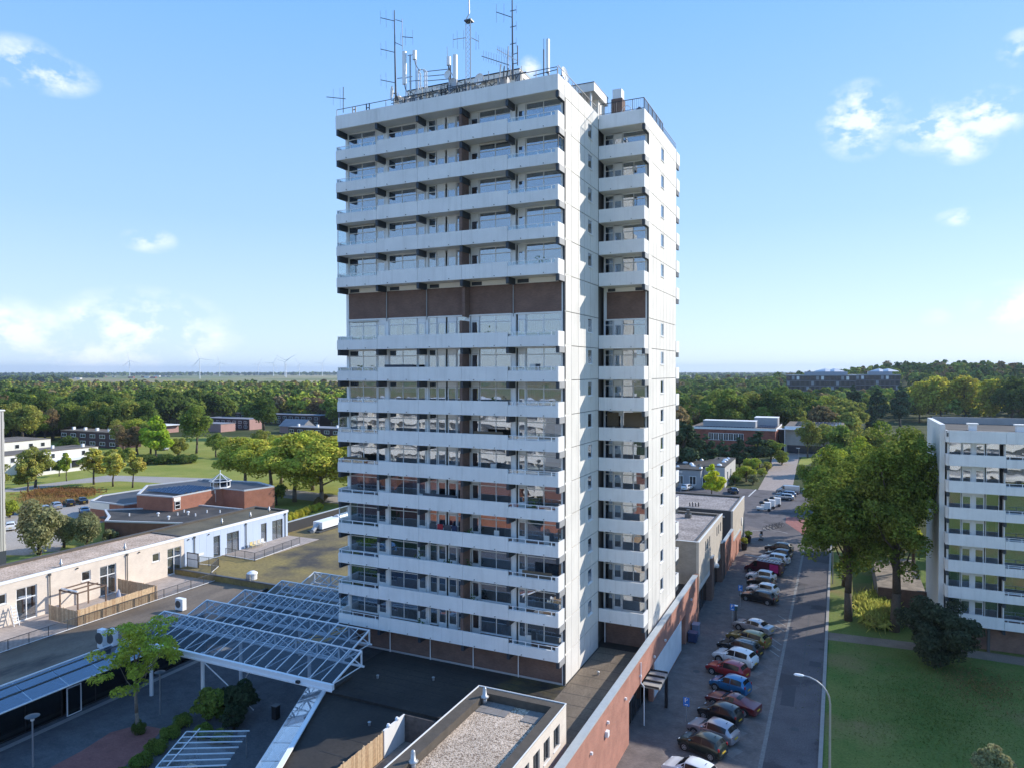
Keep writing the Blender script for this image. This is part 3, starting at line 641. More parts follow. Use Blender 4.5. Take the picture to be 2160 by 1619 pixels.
# low roof house with dark windows and overhanging lid
ph = MB().box(-37.8, 58.5, 52.38, -26.5, 64, 56.1)
o = part('roof_house', ph, SOFFIT, tower)
part('roof_lid', MB().box(-38.1, 58.1, 56.1, -26.2, 64.3, 56.55), SOFFIT, o)
part('roof_lid_edge', MB().box(-38.12, 58.08, 56.551, -26.18, 64.32, 56.66), BLACK, o)
for i in range(6): part('window', MB().box(-37.4+i*1.8, 58.46, 54.5, -36.0+i*1.8, 58.498, 55.4), DARKP, o)
o = part('roof_canopy', MB().box(-23.4, 62.0, 55.1, -20.5, 66.3, 55.85), WHITE, tower)
part('canopy_column', MB().box(-21.0, 62.3, 52.38, -20.85, 62.45, 55.1), WMETAL, o)
part('stair_house', MB().box(-23.2, 64.2, 52.38, -20.8, 66.2, 55.1), SOFFIT, o)
part('edge_strip', MB().box(-23.42, 61.98, 55.851, -20.48, 66.32, 55.92), BLACK, o)
o = part('chimney', MB().box(-20.4, 67.0, 52.38, -19.3, 68.1, 56.0), BROWNBRICK, tower)
part('chimney_cowl', MB().box(-20.3, 67.1, 56.0, -19.4, 68.0, 56.95), WHITE, o)

# ================================================================== masts and antennas on the tower roof
GALV = M('pale_mast_steel', (.55,.56,.57), .45, metal=.3)
def along(a, b, c, d, n): return [(tuple(Vector(a).lerp(Vector(c), i/(n-1))), tuple(Vector(b).lerp(Vector(d), i/(n-1)))) for i in range(n)]
def rod(t, name, p, q, r, m=None, k=5): return part(name, MB().tube(p, q, r, r, k), m or DSTEEL, t)
def antenna_bar(t, boom, rods, m=None, rm=None):
    """a boom with upright rods: boom (p, q); rods list of (p, q)"""
    o = rod(t, 'boom', boom[0], boom[1], .035, m)
    for p, q in rods: rod(o, 'dipole', p, q, .018, rm or GALV, 4)
def dish(t, c, d, r, m=None):
    d = Vector(d).normalized(); a = d.cross(Vector((0,0,1))).normalized(); u = a.cross(d); b = MB(); k = 18; n = 4
    for s, off in ((1,0),(-1,-.03)):
        base = len(b.v)
        for j in range(n+1):
            rr = r*j/n; h = .28*r*(j/n)**2
            for i in range(k): t_ = 2*math.pi*i/k; v = Vector(c)+d*(h+off)+a*(rr*math.cos(t_))+u*(rr*math.sin(t_)); b.v.append(tuple(v))
        for j in range(n):
            for i in range(k): f = (base+j*k+i, base+j*k+(i+1)%k, base+(j+1)*k+(i+1)%k, base+(j+1)*k+i); b.f.append(f if s < 0 else f[::-1]); b.m.append(0)
    o = part('dish', b, m or WMETAL, t); part('dish_arm', MB().tube(c, tuple(Vector(c)-d*.35), .05, k=6), DSTEEL, o); return o
# tall thin mast with yagi booms, left
t = thing('antenna_mast', 'tall dark antenna mast with three short side booms, leftmost of the big masts', 'antenna mast', (-36.91,54.20,54.48))
part('pole', MB().path([(-36.81,54.20,54.08),(-36.89,54.20,58.12),(-36.92,54.20,62.31)], [.10,.07,.04], 7), DSTEEL, t)
part('side_pole', MB().path([(-36.37,54.60,61.61),(-36.33,54.60,58.82)], .035, 5), GALV, t); rod(t,'stay',(-36.82,54.20,61.44),(-36.37,54.60,61.35),.03); rod(t,'stay',(-36.88,54.20,59.40),(-36.38,54.60,59.17),.03)
antenna_bar(t, ((-38.43,54.20,61.95),(-36.87,54.20,61.32)), [((-38.48,54.20,62.61),(-38.43,54.20,61.34)),((-37.85,54.20,62.51),(-37.81,54.20,60.96)),((-37.07,54.20,62.30),(-37.08,54.20,60.64))])
antenna_bar(t, ((-38.45,54.20,59.10),(-36.89,54.20,58.50)), [((-38.44,54.20,59.71),(-38.40,54.20,58.49)),((-37.87,54.20,59.68),(-37.83,54.20,58.12))])
antenna_bar(t, ((-38.47,54.20,56.29),(-36.90,54.20,55.76)), [((-38.46,54.20,56.77),(-38.42,54.20,55.76)),((-37.89,54.20,56.84),(-37.84,54.20,55.36))])
antenna_bar(t, ((-36.33,54.60,59.97),(-35.21,54.60,59.66)), [((-36.02,54.60,60.68),(-36.02,54.60,59.10)),((-35.25,54.60,60.35),(-35.21,54.60,58.98)),((-36.53,54.60,60.36),(-36.54,54.60,59.41))])
dish(t, (-36.98,54.00,54.76), (-.7,-.7,.05), .62); part('horn', MB().lathe((0,0,0), [(.30,0),(.34,.35),(.2,.6)], 12), WMETAL, t).location = tuple(a-b for a,b in zip((-37.28,54.00,56.06), W[t.name]))
for i in range(6): rod(t, 'cable', (-36.72,54.15,54.64), tuple(Vector((-36.59,54.10,54.01))+Vector((.04*i,0,0))), .02, BLACK, 4)
# sector antennas
def sector(label, top, bot, w, y, pole=True, m=None):
    t = thing('sector_antenna', label, 'panel antenna', (bot[0], y, bot[2]), 'mobile panel antennas'); x, zt, zb = (top[0]+bot[0])/2, top[2], bot[2]
    part('panel', MB().prism([(x-w/2,y-.02),(x-w*.35,y-.12),(x+w*.35,y-.12),(x+w/2,y-.02),(x+w/2,y+.12),(x-w/2,y+.12)], zb, zt), m or WMETAL, t)
    if pole: part('pole', MB().tube((x,y+.28,52.4),(x,y+.28,zt-.1),.05,k=7), STEEL, t); part('clamp', MB().box(x-.06,y+.121,zb+.3,x+.06,y+.30,zb+.4).box(x-.06,y+.121,zt-.4,x+.06,y+.30,zt-.3), STEEL, t)
    part('cable', MB().path([(x,y,zb),(x+.05,y+.1,zb-.4),(x+.3,y+.3,zb-.9)], .03, 5), BLACK, t)
sector('tall grey white panel antenna right of the leftmost dark mast', (-35.78,54.00,58.30), (-35.75,54.00,55.36), .36, 54.0)
sector('small square panel antenna on a thin pole left of the white pipes', (-35.06,54.60,58.49), (-35.07,54.60,57.68), .34, 54.6)
sector('small panel antenna beside the middle pair with a whip above it', (-31.34,54.30,57.11), (-31.34,54.30,56.37), .34, 54.3)
sector('tall pale panel antenna standing by the lattice mast', (-30.55,54.00,57.01), (-30.51,54.00,54.55), .38, 54.0)
sector('bright sunlit panel antenna nearest the right corner of the roof', (-21.68,53.60,56.43), (-21.64,53.60,53.71), .26, 53.6)
t = thing('antenna_pole', 'dark pole with whip beside the bright corner panel antenna', 'antenna mast', (-22.05,53.70,53.79)); part('pole', MB().tube((-22.05,53.70,53.59),(-22.05,53.70,55.70),.06), DSTEEL, t); rod(t,'whip',(-22.05,53.70,55.70),(-22.05,53.70,56.59),.02)
t = thing('antenna_pole', 'grey pole with cross arms between two panel antennas', 'antenna mast', (-35.42,54.50,54.76)); part('pole', MB().tube((-35.42,54.50,54.72),(-35.45,54.50,58.14),.08), STEEL, t); rod(t,'arm',(-35.71,54.50,58.10),(-35.10,54.50,58.07),.03); rod(t,'arm',(-35.62,54.50,55.78),(-34.41,54.50,55.65),.03)
t = thing('antenna_pole', 'dark double pole carrying the small round dish', 'antenna mast', (-31.31,54.40,54.46)); part('pole', MB().tube((-31.31,54.40,54.37),(-31.40,54.40,56.38),.05), DSTEEL, t); part('pole', MB().tube((-31.17,54.40,54.35),(-31.21,54.40,56.39),.05), BLACK, t); rod(t,'whip',(-31.49,54.40,57.18),(-31.54,54.40,58.06),.018); dish(t, (-31.34,54.20,55.50), (-.2,-1,.05), .36)
# bent white pipes
t = thing('vent_pipes', 'bright white bent vent pipes among the antennas', 'vent pipes', (-34.78,55.00,55.05)); 
for i,(a,b,c) in enumerate((((-34.93,55.00,55.07),(-34.92,55.00,56.78),(-34.67,55.00,56.87)),((-34.68,55.00,55.12),(-34.67,55.00,56.48),(-34.82,55.00,56.68)),((-34.22,55.00,55.13),(-34.22,55.00,56.66),(-34.42,55.00,56.82)),((-34.02,55.00,55.09),(-34.02,55.00,56.54),(-34.32,55.00,56.80)))): part('pipe', MB().path([a,b,c], .07, 8), WMETAL, t)
rod(t,'yoke',(-34.92,55.00,56.87),(-34.22,55.00,56.79),.03)
t = thing('dish_antenna', 'grey round dish low on the roof edge below the tall panel', 'dish', (-30.64,53.90,54.33)); dish(t, (-30.64,53.90,54.33), (-.35,-1,.05), .60, M('dish_grey',(.52,.54,.58),.5)); rod(t,'stand',(-30.76,54.10,54.05),(-30.76,54.10,54.42),.05)
t = thing('dish_antenna', 'white round dish in front of the roof house windows', 'dish', (-28.61,55.00,54.87)); dish(t, (-28.61,55.00,54.87), (-.2,-1,.05), .52); rod(t,'stand',(-28.67,55.20,54.50),(-28.67,55.20,54.96),.05)
t = thing('dish_antenna', 'white dish seen edge-on at the roof corner of the sunlit wall', 'dish', (-20.40,53.90,53.49)); dish(t, (-20.57,54.30,53.63), (1,-.1,.15), .6); rod(t,'stand',(-20.58,54.40,53.37),(-20.63,54.40,53.68),.05)
t = thing('equipment_cabinets', 'grey and white equipment cabinets under the left antenna mast', 'cabinets', (-36.70,54.80,54.52))
for a, w, h in (((-36.97,54.90,54.34),.6,1.2),((-36.67,55.30,54.69),.7,1.0),((-36.15,55.30,54.69),.6,1.1),((-35.44,55.00,54.56),.5,.8),((-34.40,54.80,54.49),.5,.6),((-33.02,55.40,54.90),.8,1.0),((-31.83,54.80,54.57),.4,.7),((-30.21,55.60,54.91),.7,1.0),((-29.14,55.20,54.75),.5,.8),((-26.51,55.40,54.82),.9,1.3),((-24.85,55.00,54.66),.5,1.0)): part('cabinet', MB().box(a[0]-w/2,a[1]-.3,52.38,a[0]+w/2,a[1]+.3,53.75+h*.8), (SOFFIT, GREYP, STEEL)[int(a[0]*7)%3], t)
# pale lattice mast
t = thing('lattice_mast', 'pale steel lattice mast running out of the top of the photo', 'lattice mast', (-29.48,54.60,54.34))
LX0, LX1 = (-29.71,54.60,54.26), (-29.24,54.60,54.18); zt = (-29.46,54.60,60.03)[2]; xa, xb = LX0[0], LX1[0]
for x, y in ((xa,54.5),(xb,54.5),((xa+xb)/2,54.85)): part('leg', MB().tube((x,y,52.4),(x,y,zt),.035,k=6), GALV, t)
b = MB(); n = 18
for i in range(n):
    z0, z1 = 52.6+(zt-52.6)*i/n, 52.6+(zt-52.6)*(i+1)/n; b.tube((xa,54.5,z0),(xb,54.5,z1),.014,k=4); b.tube((xb,54.5,z0),((xa+xb)/2,54.85,z1),.014,k=4); b.tube(((xa+xb)/2,54.85,z0),(xa,54.5,z1),.014,k=4)
part('lacing', b, GALV, t, kind='stuff')
part('top_pole', MB().path([(xa,54.5,zt),((xa+xb)/2+.05,54.6,zt+.55),((xa+xb)/2,54.6,zt+3.2)], .05, 6), GALV, t); part('collar', MB().box(xa-.1,54.35,zt-.12,xb+.1,54.95,zt), DSTEEL, t)
antenna_bar(t, ((-31.03,54.60,58.67),(-29.75,54.60,58.58)), [((-31.03,54.60,59.16),(-31.03,54.60,57.96)),((-30.64,54.60,59.37),(-30.60,54.60,57.76)),((-29.98,54.60,59.32),(-29.99,54.60,57.60))], GALV)
antenna_bar(t, ((-29.23,54.60,58.47),(-28.49,54.60,58.00)), [((-28.76,54.60,58.91),(-28.77,54.60,57.36)),((-28.53,54.60,58.58),(-28.49,54.60,57.35))], GALV)
# right mast with long yagis
t = thing('antenna_mast', 'dark mast with two long slanting yagi booms near the right of the roof', 'antenna mast', (-25.28,54.60,54.50))
part('pole', MB().path([(-25.24,54.60,54.18),(-25.28,54.60,57.69),(-25.31,54.60,61.87)], [.09,.07,.045], 7), DSTEEL, t)
part('side_pole', MB().tube((-24.80,54.60,56.92),(-24.80,54.60,55.29),.05), DSTEEL, t)
rod(t,'stay',(-25.28,54.60,56.26),(-24.80,54.60,56.32),.035); rod(t,'stay',(-25.28,54.60,55.46),(-24.80,54.60,55.49),.035)
rod(t,'stay',(-25.68,54.60,57.05),(-25.73,54.60,54.98),.04)
antenna_bar(t, ((-26.79,54.60,60.16),(-25.32,54.60,59.40)), [((-26.79,54.60,60.84),(-26.79,54.60,59.27)),((-26.07,54.60,60.72),(-26.08,54.60,59.16))])
antenna_bar(t, ((-25.50,54.60,59.96),(-24.92,54.60,59.95)), [((-24.92,54.60,60.35),(-24.92,54.60,59.60))])
antenna_bar(t, ((-25.50,54.60,58.61),(-24.92,54.60,58.61)), [((-24.92,54.60,59.00),(-24.92,54.60,58.25))])
antenna_bar(t, ((-25.50,54.60,57.17),(-24.93,54.60,57.18)), [((-24.93,54.60,57.58),(-24.93,54.60,56.82))])
antenna_bar(t, ((-26.56,54.20,56.81),(-24.80,54.60,55.65)), along((-26.47,54.20,57.08),(-26.47,54.20,56.48),(-25.05,54.20,56.17),(-25.05,54.20,55.38),9), WMETAL)
antenna_bar(t, ((-28.01,54.20,56.49),(-25.59,54.60,55.44)), along((-27.82,54.20,56.94),(-27.83,54.20,56.09),(-25.63,54.20,55.96),(-25.63,54.20,54.97),10), DSTEEL)
for i, (p, q) in enumerate(along((-26.59,54.80,54.49),(-26.40,54.60,55.66),(-25.64,54.80,54.32),(-25.33,54.60,54.99),4)): part('bracket', MB().tube(p, q, .06), (GALV,DSTEEL,BLACK,STEEL)[i], t)
# small aerial and clips at the left corner, rails round the aerial field
t = thing('aerial', 'small television aerial at the far left corner of the tower roof', 'aerial', (-41.18,52.20,53.32)); part('pole', MB().tube((-41.18,52.20,53.06),(-41.16,52.20,55.38),.035), DSTEEL, t)
antenna_bar(t, ((-43.07,52.20,54.79),(-40.90,52.20,54.26)), [((-42.30,52.20,55.40),(-42.31,52.20,53.93)),((-41.54,52.20,55.36),(-41.50,52.20,53.54))])
for p, q, l in (((-40.42,52.60,53.17),(-40.10,52.60,53.54),'dark U shaped cable bracket on the roof edge near the left corner'),((-38.90,52.60,53.10),(-38.58,52.60,53.64),'dark U shaped cable bracket farther right on the roof edge'),((-31.43,53.20,53.43),(-31.00,53.20,53.93),'dark U shaped cable bracket below the panel antennas')):
    t = thing('roof_bracket', l, 'bracket', p, 'cable brackets on the roof edge'); x0, x1, z0, z1, y = p[0], q[0], p[2], q[2], p[1]; part('frame', MB().bar((x0,y,52.5),(x0,y,z1),.07).bar((x1,y,52.5),(x1,y,z1),.07).bar((x0,y,z0+.15),(x1,y,z0+.15),.06), BLACK, t)
t = thing('cable_rails', 'dark safety rails and cable trays along the antenna field', 'railing', (-32.79,53.00,53.59))
for p, q in (((-36.57,53.10,53.45),(-23.35,53.10,53.90)),((-36.78,53.40,53.84),(-28.78,53.40,54.03)),((-34.99,56.00,57.09),(-32.23,56.00,56.85)),((-34.99,56.00,56.66),(-32.23,56.00,56.38)),((-35.00,56.00,56.23),(-32.23,56.00,55.96)),((-38.20,56.50,57.23),(-36.50,56.50,57.11)),((-22.76,53.20,53.53),(-20.66,53.20,53.65))): part('rail', MB().bar(p, q, .05), DSTEEL, t)
rv2 = random.Random(8)
for i in range(26):
    u = i/25; p = Vector((-36.45,53.30,53.54)).lerp(Vector((-23.87,53.30,53.92)), u); part('post', MB().bar((p.x,p.y,52.4),(p.x,p.y,p.z+rv2.uniform(.2,.9)),.04), DSTEEL, t)
for i in range(46):
    u = rv2.random(); p = Vector((-36.40,53.60,53.72)).lerp(Vector((-23.79,53.60,53.86)), u*.62 if i % 3 else u); h_ = rv2.uniform(53.5,54.5); part('cable', MB().path([(p.x,p.y,52.5),(p.x+rv2.uniform(-.3,.3),p.y,h_),(p.x+rv2.uniform(-.9,.9),p.y+.3,h_-rv2.uniform(0,.6))], rv2.uniform(.02,.04), 4), (BLACK,DSTEEL,BLACK,GALV)[i%4], t)
# terrace of the wing: round garden arch, pots
t = thing('garden_arch', 'round white metal garden bench frame on the wing roof terrace', 'garden bench', (-18.09,64.00,53.72)); c = (-18.00,64.00,53.88)
b = MB()
for i in range(10): a0, a1 = math.pi*i/10, math.pi*(i+1)/10; b.tube((c[0]+.55*math.cos(a0),64,53.0+1.0*math.sin(a0)),(c[0]+.55*math.cos(a1),64,53.0+1.0*math.sin(a1)),.03,k=5)
part('arch', b, WMETAL, t)
for s in (-.55,-.2,.2,.55): part('post', MB().tube((c[0]+s,64,52.4),(c[0]+s,64,53.6),.03,k=5), WMETAL, t)
solo('plant_pot', MB().lathe((-16.6,63.2,52.38), [(.2,0),(.3,.5),(.26,.5)], 10).lathe((-16.6,63.2,52.88), [(.3,0),(.4,.2),(.1,.5)], 7), DSTEEL, 'dark pot on the wing roof terrace corner', 'plant pot', (-16.6,63.2,52.38))
# laundry and small things on the balconies
t = thing('laundry_rack', 'laundry with dark clothes and one red towel on a lower balcony', 'laundry', (-31, 52.6, 15.0))
part('rail', MB().bar((-32.4,52.3,16.35),(-29.3,52.3,16.35),.03), WMETAL, t)
for i,(x,w,h,m) in enumerate(((-32.2,.6,.75,CURT[3]),(-31.45,.55,.9,M('red_towel',(.40,.03,.04),.9)),(-30.8,.7,.8,CURT[3]),(-30.0,.5,.6,M('dark_blue_cloth',(.03,.04,.09),.9)))): part('cloth', MB().box(x,52.28,16.35-h,x+w,52.33,16.37), m, t)

# ================================================================== shopping podium under and beside the tower
ROOFM = blend2('podium_roof', (.026,.024,.023), (.060,.052,.044), .16, .40, .70, .7, third=((.20,.15,.035), .055, .60, .70), spec=.35, bump=(3,.2,.03))
MOSSROOF = blend2('mossy_roof', (.165,.128,.066), (.26,.20,.068), .13, .34, .62, .85, third=((.065,.058,.05), .09, .55, .68), spec=.3)
BROWNROOF = blend2('brown_roof', (.12,.093,.068), (.20,.157,.115), .35, .34, .66, .75, third=((.06,.05,.042), .2, .6, .7), spec=.4, stretch=(1,.35,1))
podium = thing('shopping_podium', 'flat roofed shopping podium with red brick street wall round the foot of the tower', 'podium', (-40, 55, 0))
def slab(pts, z0, z1, mat, name='roof_deck'): return part(name, MB().prism(pts, z0, z1), mat, podium)
slab([(-37.6,46.5),(-33.0,34),(-30.5,20),(-15.45,20),(-15.45,84),(-41.8,112),(-41.8,63),(-37.6,63)], 3.2, ROOFZ-.004, ROOFM)
slab([(-37.55,46.4),(-33.0,34.05),(-30.5,20.05),(-15.46,20.05),(-15.46,83.9),(-19,83.9),(-19,60),(-37.5,60)], ROOFZ-.003, ROOFZ, ROOFM, 'roof_felt')
slab([(-19.9,44.2),(-15.46,44.2),(-15.46,62),(-19.9,62)], ROOFZ+.001, ROOFZ+.006, BROWNROOF, 'roof_felt')
slab([(-77,20),(-60.5,20),(-60.5,62),(-77,62)], 3.2, ROOFZ, BROWNROOF)
slab([(-77,62.01),(-41.9,62.01),(-41.9,112),(-77,112)], 3.2, 4.75, MOSSROOF)
slab([(-77,62.0),(-41.9,62.0),(-41.9,62.35),(-77,62.35)], 4.751, 4.86, DSTEEL, 'roof_kerb')
slab([(-37.6,47.0),(-36.9,47.0),(-36.9,43.9),(-25,43.9),(-25,44.4),(-36.5,44.4),(-36.5,47),(-37.6,47.3)], ROOFZ+.002, ROOFZ+.2, ROOFM, 'roof_kerb')
for i in range(9):
    y = 45.6+i*.98; part('felt_seam', MB().box(-36.4,y,ROOFZ+.001,-20.2 if y < 52.9 else -20.2,y+.07,ROOFZ+.006), M('felt_seam_dark', (.018,.017,.017), .55), podium) if y < 52.9 else None
for i in range(10): part('felt_seam', MB().box(-19.8,44.9+i*1.75,ROOFZ+.007,-15.5,44.98+i*1.75,ROOFZ+.012), M('felt_seam_brown', (.075,.06,.047), .7), podium)
for i in range(7): y = 29+i*2; part('felt_seam', MB().box(-31.5+.0*i,y,ROOFZ+.001,-27.2,y+.07,ROOFZ+.006), M('felt_seam_dark', (.018,.017,.017)), podium)
for x, y in ((-30.2,49.5),(-34.6,47.9),(-24.5,46.2),(-30.5,41.2),(-18.2,56.2)): part('roof_outlet', MB().lathe((x,y,ROOFZ+.006), [(.09,0),(.09,.22),(.14,.25),(.03,.32)], 8), STEEL, podium)
# west wing shopfront towards the plaza, under its glass awning
SHOPG = glass('shop_glass', (.25,.28,.30), .08, .8, .004)
part('shop_wall', MB().box(-60.5,20,3.0,-60.2,62,ROOFZ+.25), DSTEEL, podium)
part('shop_back', MB().box(-62,20,0,-61.8,62,3.2), M('shop_interior', (.035,.035,.037), .9), podium)
for i in range(14):
    y0 = 20+i*3.0
    w = part('shop_window', MB().box(-60.3,y0,0,-60.2,y0+.07,3.0).box(-60.3,y0+.07,0,-60.2,y0+3,.12), BLACK, podium)
    part('pane', MB().box(-60.26,y0+.08,.13,-60.24,y0+2.98,2.98), SHOPG, w)
w = part('shop_door', MB().box(-59.9,38.2,0,-59.82,38.28,2.45).box(-59.9,39.4,0,-59.82,39.48,2.45).box(-59.9,38.28,2.37,-59.82,39.4,2.45).box(-59.9,38.28,.001,-59.82,39.4,.08), WMETAL, podium, 'white framed glass shop door under the awning')
part('pane', MB().box(-59.88,38.27,.07,-59.85,39.41,2.38), SHOPG, w)
# street wall: red brick parapet wall with pale capping
XS = -14.95
def red_wall():
    y0, y1 = 20, 83.5
    b = MB(); ops = [(54.0,61.9,0,3.4), (74.3,76.5,0,3.25)]
    segs = [(y0,54.0),(61.9,74.3),(76.5,y1)]
    for a, c in segs: b.box(XS-.4, a, 0, XS, c, 5.55)
    for a, c, z0, z1 in ops: b.box(XS-.4, a, z1, XS, c, 5.55)
    part('street_wall', b, REDBRICK, podium, kind='stuff')
    n = 9
    for i in range(n):
        a = y0+(y1-y0)*i/n; c = y0+(y1-y0)*(i+1)/n
        part('capping', MB().box(XS-.52, a+.004, 5.553, XS+.04, c-.004, 5.68), ALU_C, podium)
ALU_C = M('pale_capping', (.40,.43,.44), .55, var=(2,.08))
red_wall()
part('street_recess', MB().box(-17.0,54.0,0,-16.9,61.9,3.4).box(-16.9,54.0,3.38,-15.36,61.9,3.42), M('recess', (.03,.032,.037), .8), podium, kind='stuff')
for i in range(5):
    y = 54.05+i*1.57
    w = part('shop_window', MB().box(-15.75,y,.0,-15.65,y+.06,3.36).box(-15.75,y+.06,3.28,-15.65,y+1.57,3.36).box(-15.75,y+.06,0,-15.65,y+1.57,.1), DSTEEL, podium)
    part('pane', MB().box(-15.72,y+.05,.1,-15.69,y+1.55,3.29), SHOPG, w)
part('shop_banner', MB().box(-15.55,54.3,2.35,-15.5,57.4,2.95), M('banner_white', (.6,.6,.6), .6), podium)
for i in range(3): part('entrance_canopy', MB().box(XS+.0,57.8+i*1.12,3.02,XS+1.55,58.75+i*1.12,3.16), M('canopy_board', (.34,.32,.28), .7, var=(4,.12)), podium)
part('entrance_canopy_frame', MB().box(XS+.01,57.7,3.16,XS+1.5,57.78,3.28).box(XS+.01,58.78,3.17,XS+1.5,58.88,3.30).box(XS+.01,59.9,3.17,XS+1.5,60.0,3.30).box(XS+.01,61.0,3.17,XS+1.5,61.1,3.30), BLACK, podium, kind='stuff')
part('canopy_post', MB().box(XS+1.2,61.2,0,XS+1.45,61.45,3.0), BLACK, podium)
part('downpipe', MB().path([(XS+.1,57.3,5.3),(XS+.1,57.3,3.6),(XS+.35,57.35,3.3),(XS+.35,57.4,0)], .05), WMETAL, podium)
WPAN = M('white_board', (.74,.75,.77), .6, var=(.7,.08))
for i in range(6): part('white_panel', MB().box(XS+.003,62.3+i*1.97,.25,XS+.06,64.25+i*1.97,3.35), WPAN, podium)
part('recess_door', MB().box(-16.1,74.3,0,-16.0,76.5,3.25), BLACK, podium)
for y, z in ((62.2,3.95),(57.3,4.15),(52.8,4.15),(48.2,4.4),(44.5,4.0),(66.5,3.95),(79.5,4.0)):
    part('wall_lamp', MB().box(XS+.001,y-.08,z-.08,XS+.16,y+.08,z+.1), WMETAL, podium)
part('vent_box', MB().box(XS+.001,47.7,3.55,XS+.22,48.1,3.95), WMETAL, podium)
part('wall_end_pillar', MB().box(XS-.45,83.5,0,XS+.05,84.3,5.6), BROWNBRICK, podium)
# white parts store box, pipes and vents on the roof
def roof_vent(x, y, z, label, s=1.0, k=0):
    v = thing('roof_vent', label, 'roof vent', (x, y, z), 'vents on the flat roofs')
    part('pipe', MB().lathe((x,y,z), [(.13*s,0),(.13*s,.35*s)], 10), STEEL, v, smooth=True)
    part('cap', MB().lathe((x,y,z+.35*s), [(.22*s,0),(.25*s,.06*s),(.12*s,.12*s),(.10*s,.5*s),(.06*s,.56*s)], 10), STEEL, v, smooth=True)
    return v
# --- rooftop house in front
BEIGE = brick('beige_brick', (.74,.65,.56), (.68,.59,.50), (.68,.61,.53), .22, .065, .006, .85, big=.08)
SHADEBR = brick('shaded_pale_brick', (.30,.27,.235), (.25,.22,.19), (.26,.24,.21), .22, .065, .006, .85)  # pale shop brick darkened in colour for faces lying in shade
GRAVEL = gravel('roof_gravel', [(.15,.105,.075), (.50,.39,.295), (.72,.59,.47), (.33,.25,.18)], 13)
GRAVELF = gravel('roof_gravel_brown', [(.30,.20,.14), (.55,.41,.31), (.66,.52,.41), (.42,.30,.22)], 9)
GRAVELG = gravel('roof_gravel_grey', [(.17,.145,.135), (.31,.275,.255), (.42,.375,.35), (.24,.21,.195)], 6)
TILEG = M('roof_tiles_grey', (.22,.20,.185), .85, var=(3,.15), bump=(20,.2))
fh = thing('rooftop_house', 'beige brick rooftop house with gravel flat roof beside the street wall', 'rooftop house', (-19.3, 34, ROOFZ))
X0, X1, Y0, Y1, ZT = -22.6, -16.15, 18.0, 43.1, 7.7
winsy = [(40.85,41.9),(39.2,40.2),(37.6,38.6),(36.0,37.0),(34.4,35.4)]
b = MB(); ys = [Y0]+[v for w in sorted(winsy) for v in w]+[Y1]
for i in range(0, len(ys), 2): b.box(X1-.3, ys[i], ROOFZ, X1, ys[i+1], ZT-.08)
for a, c in winsy: b.box(X1-.3, a, ROOFZ, X1, c, 5.6); b.box(X1-.3, a, 6.95, X1, c, ZT-.08)
part('wall', b, BEIGE, fh, kind='stuff')
part('wall', MB().box(X0, Y1-.3, ROOFZ, X1-.301, Y1, ZT-.08), BEIGE, fh); part('wall', MB().box(X0, Y0, ROOFZ, X0+.3, Y1-.301, ZT-.08), BEIGE, fh)
for a, c in winsy:
    w = part('window', MB().box(X1-.22,a,5.6,X1-.12,a+.07,6.95).box(X1-.22,c-.07,5.6,X1-.12,c,6.95).box(X1-.22,a+.07,6.88,X1-.12,c-.07,6.95).box(X1-.22,a+.07,5.6,X1-.12,c-.07,5.67).box(X1-.22,(a+c)/2-.03,5.67,X1-.12,(a+c)/2+.03,6.88), DSTEEL, fh)
    for p, q in ((a+.06,(a+c)/2-.02),((a+c)/2+.02,c-.06)): part('pane', MB().box(X1-.19,p,5.66,X1-.165,q,6.89), GLASS, w)
    part('sill', MB().box(X1-.12,a-.03,5.53,X1+.05,c+.03,5.599), WHITE, w)
FELT = M('parapet_felt', (.085,.070,.055), .7, var=(2,.2))
part('gravel_bed', MB().box(X0+.9,Y0,6.9,X1-.75,Y1-.75,7.12), GRAVEL, fh)
part('parapet', MB().prism([(X0+.31,Y0),(X0+.9,Y0),(X0+.9,Y1-.75),(X1-.75,Y1-.75),(X1-.75,Y0),(X1-.31,Y0),(X1-.31,Y1-.31),(X0+.31,Y1-.31)], 6.9, ZT-.08).prism([(X0+.002,Y0),(X0+.9,Y0),(X0+.9,Y1-.75),(X1-.75,Y1-.75),(X1-.75,Y0),(X1-.002,Y0),(X1-.002,Y1-.002),(X0+.002,Y1-.002)], ZT-.079, ZT-.03), FELT, fh)
for bx in ((X0-.02,Y0,ZT-.029,X0+.04,Y1+.02,ZT+.03),(X1-.04,Y0,ZT-.029,X1+.02,Y1+.02,ZT+.03),(X0+.041,Y1-.04,ZT-.029,X1-.041,Y1+.02,ZT+.03)): part('roof_trim', MB().box(*bx), FRAME, fh)
rr_ = random.Random(3)
for i in range(9):
    for j in range(3):
        if (i in (4, 5) and j < 3) : continue
        x = X0+.93+i*.545; y = Y1-1.28-j*.52+rr_.uniform(-.01,.01)
        part('roof_tile', MB().box(x, y, 7.12, x+.52, y+.5, 7.15+rr_.uniform(0,.015)), TILEG, fh)
roof_vent(-21.55, 41.9, 7.13, 'steel vent pipe in the far corner of the gravel roof', 1.25)
roof_vent(-21.6, 33.2, 7.13, 'steel vent pipe on the near gravel roof edge at bottom of frame', 1.25)
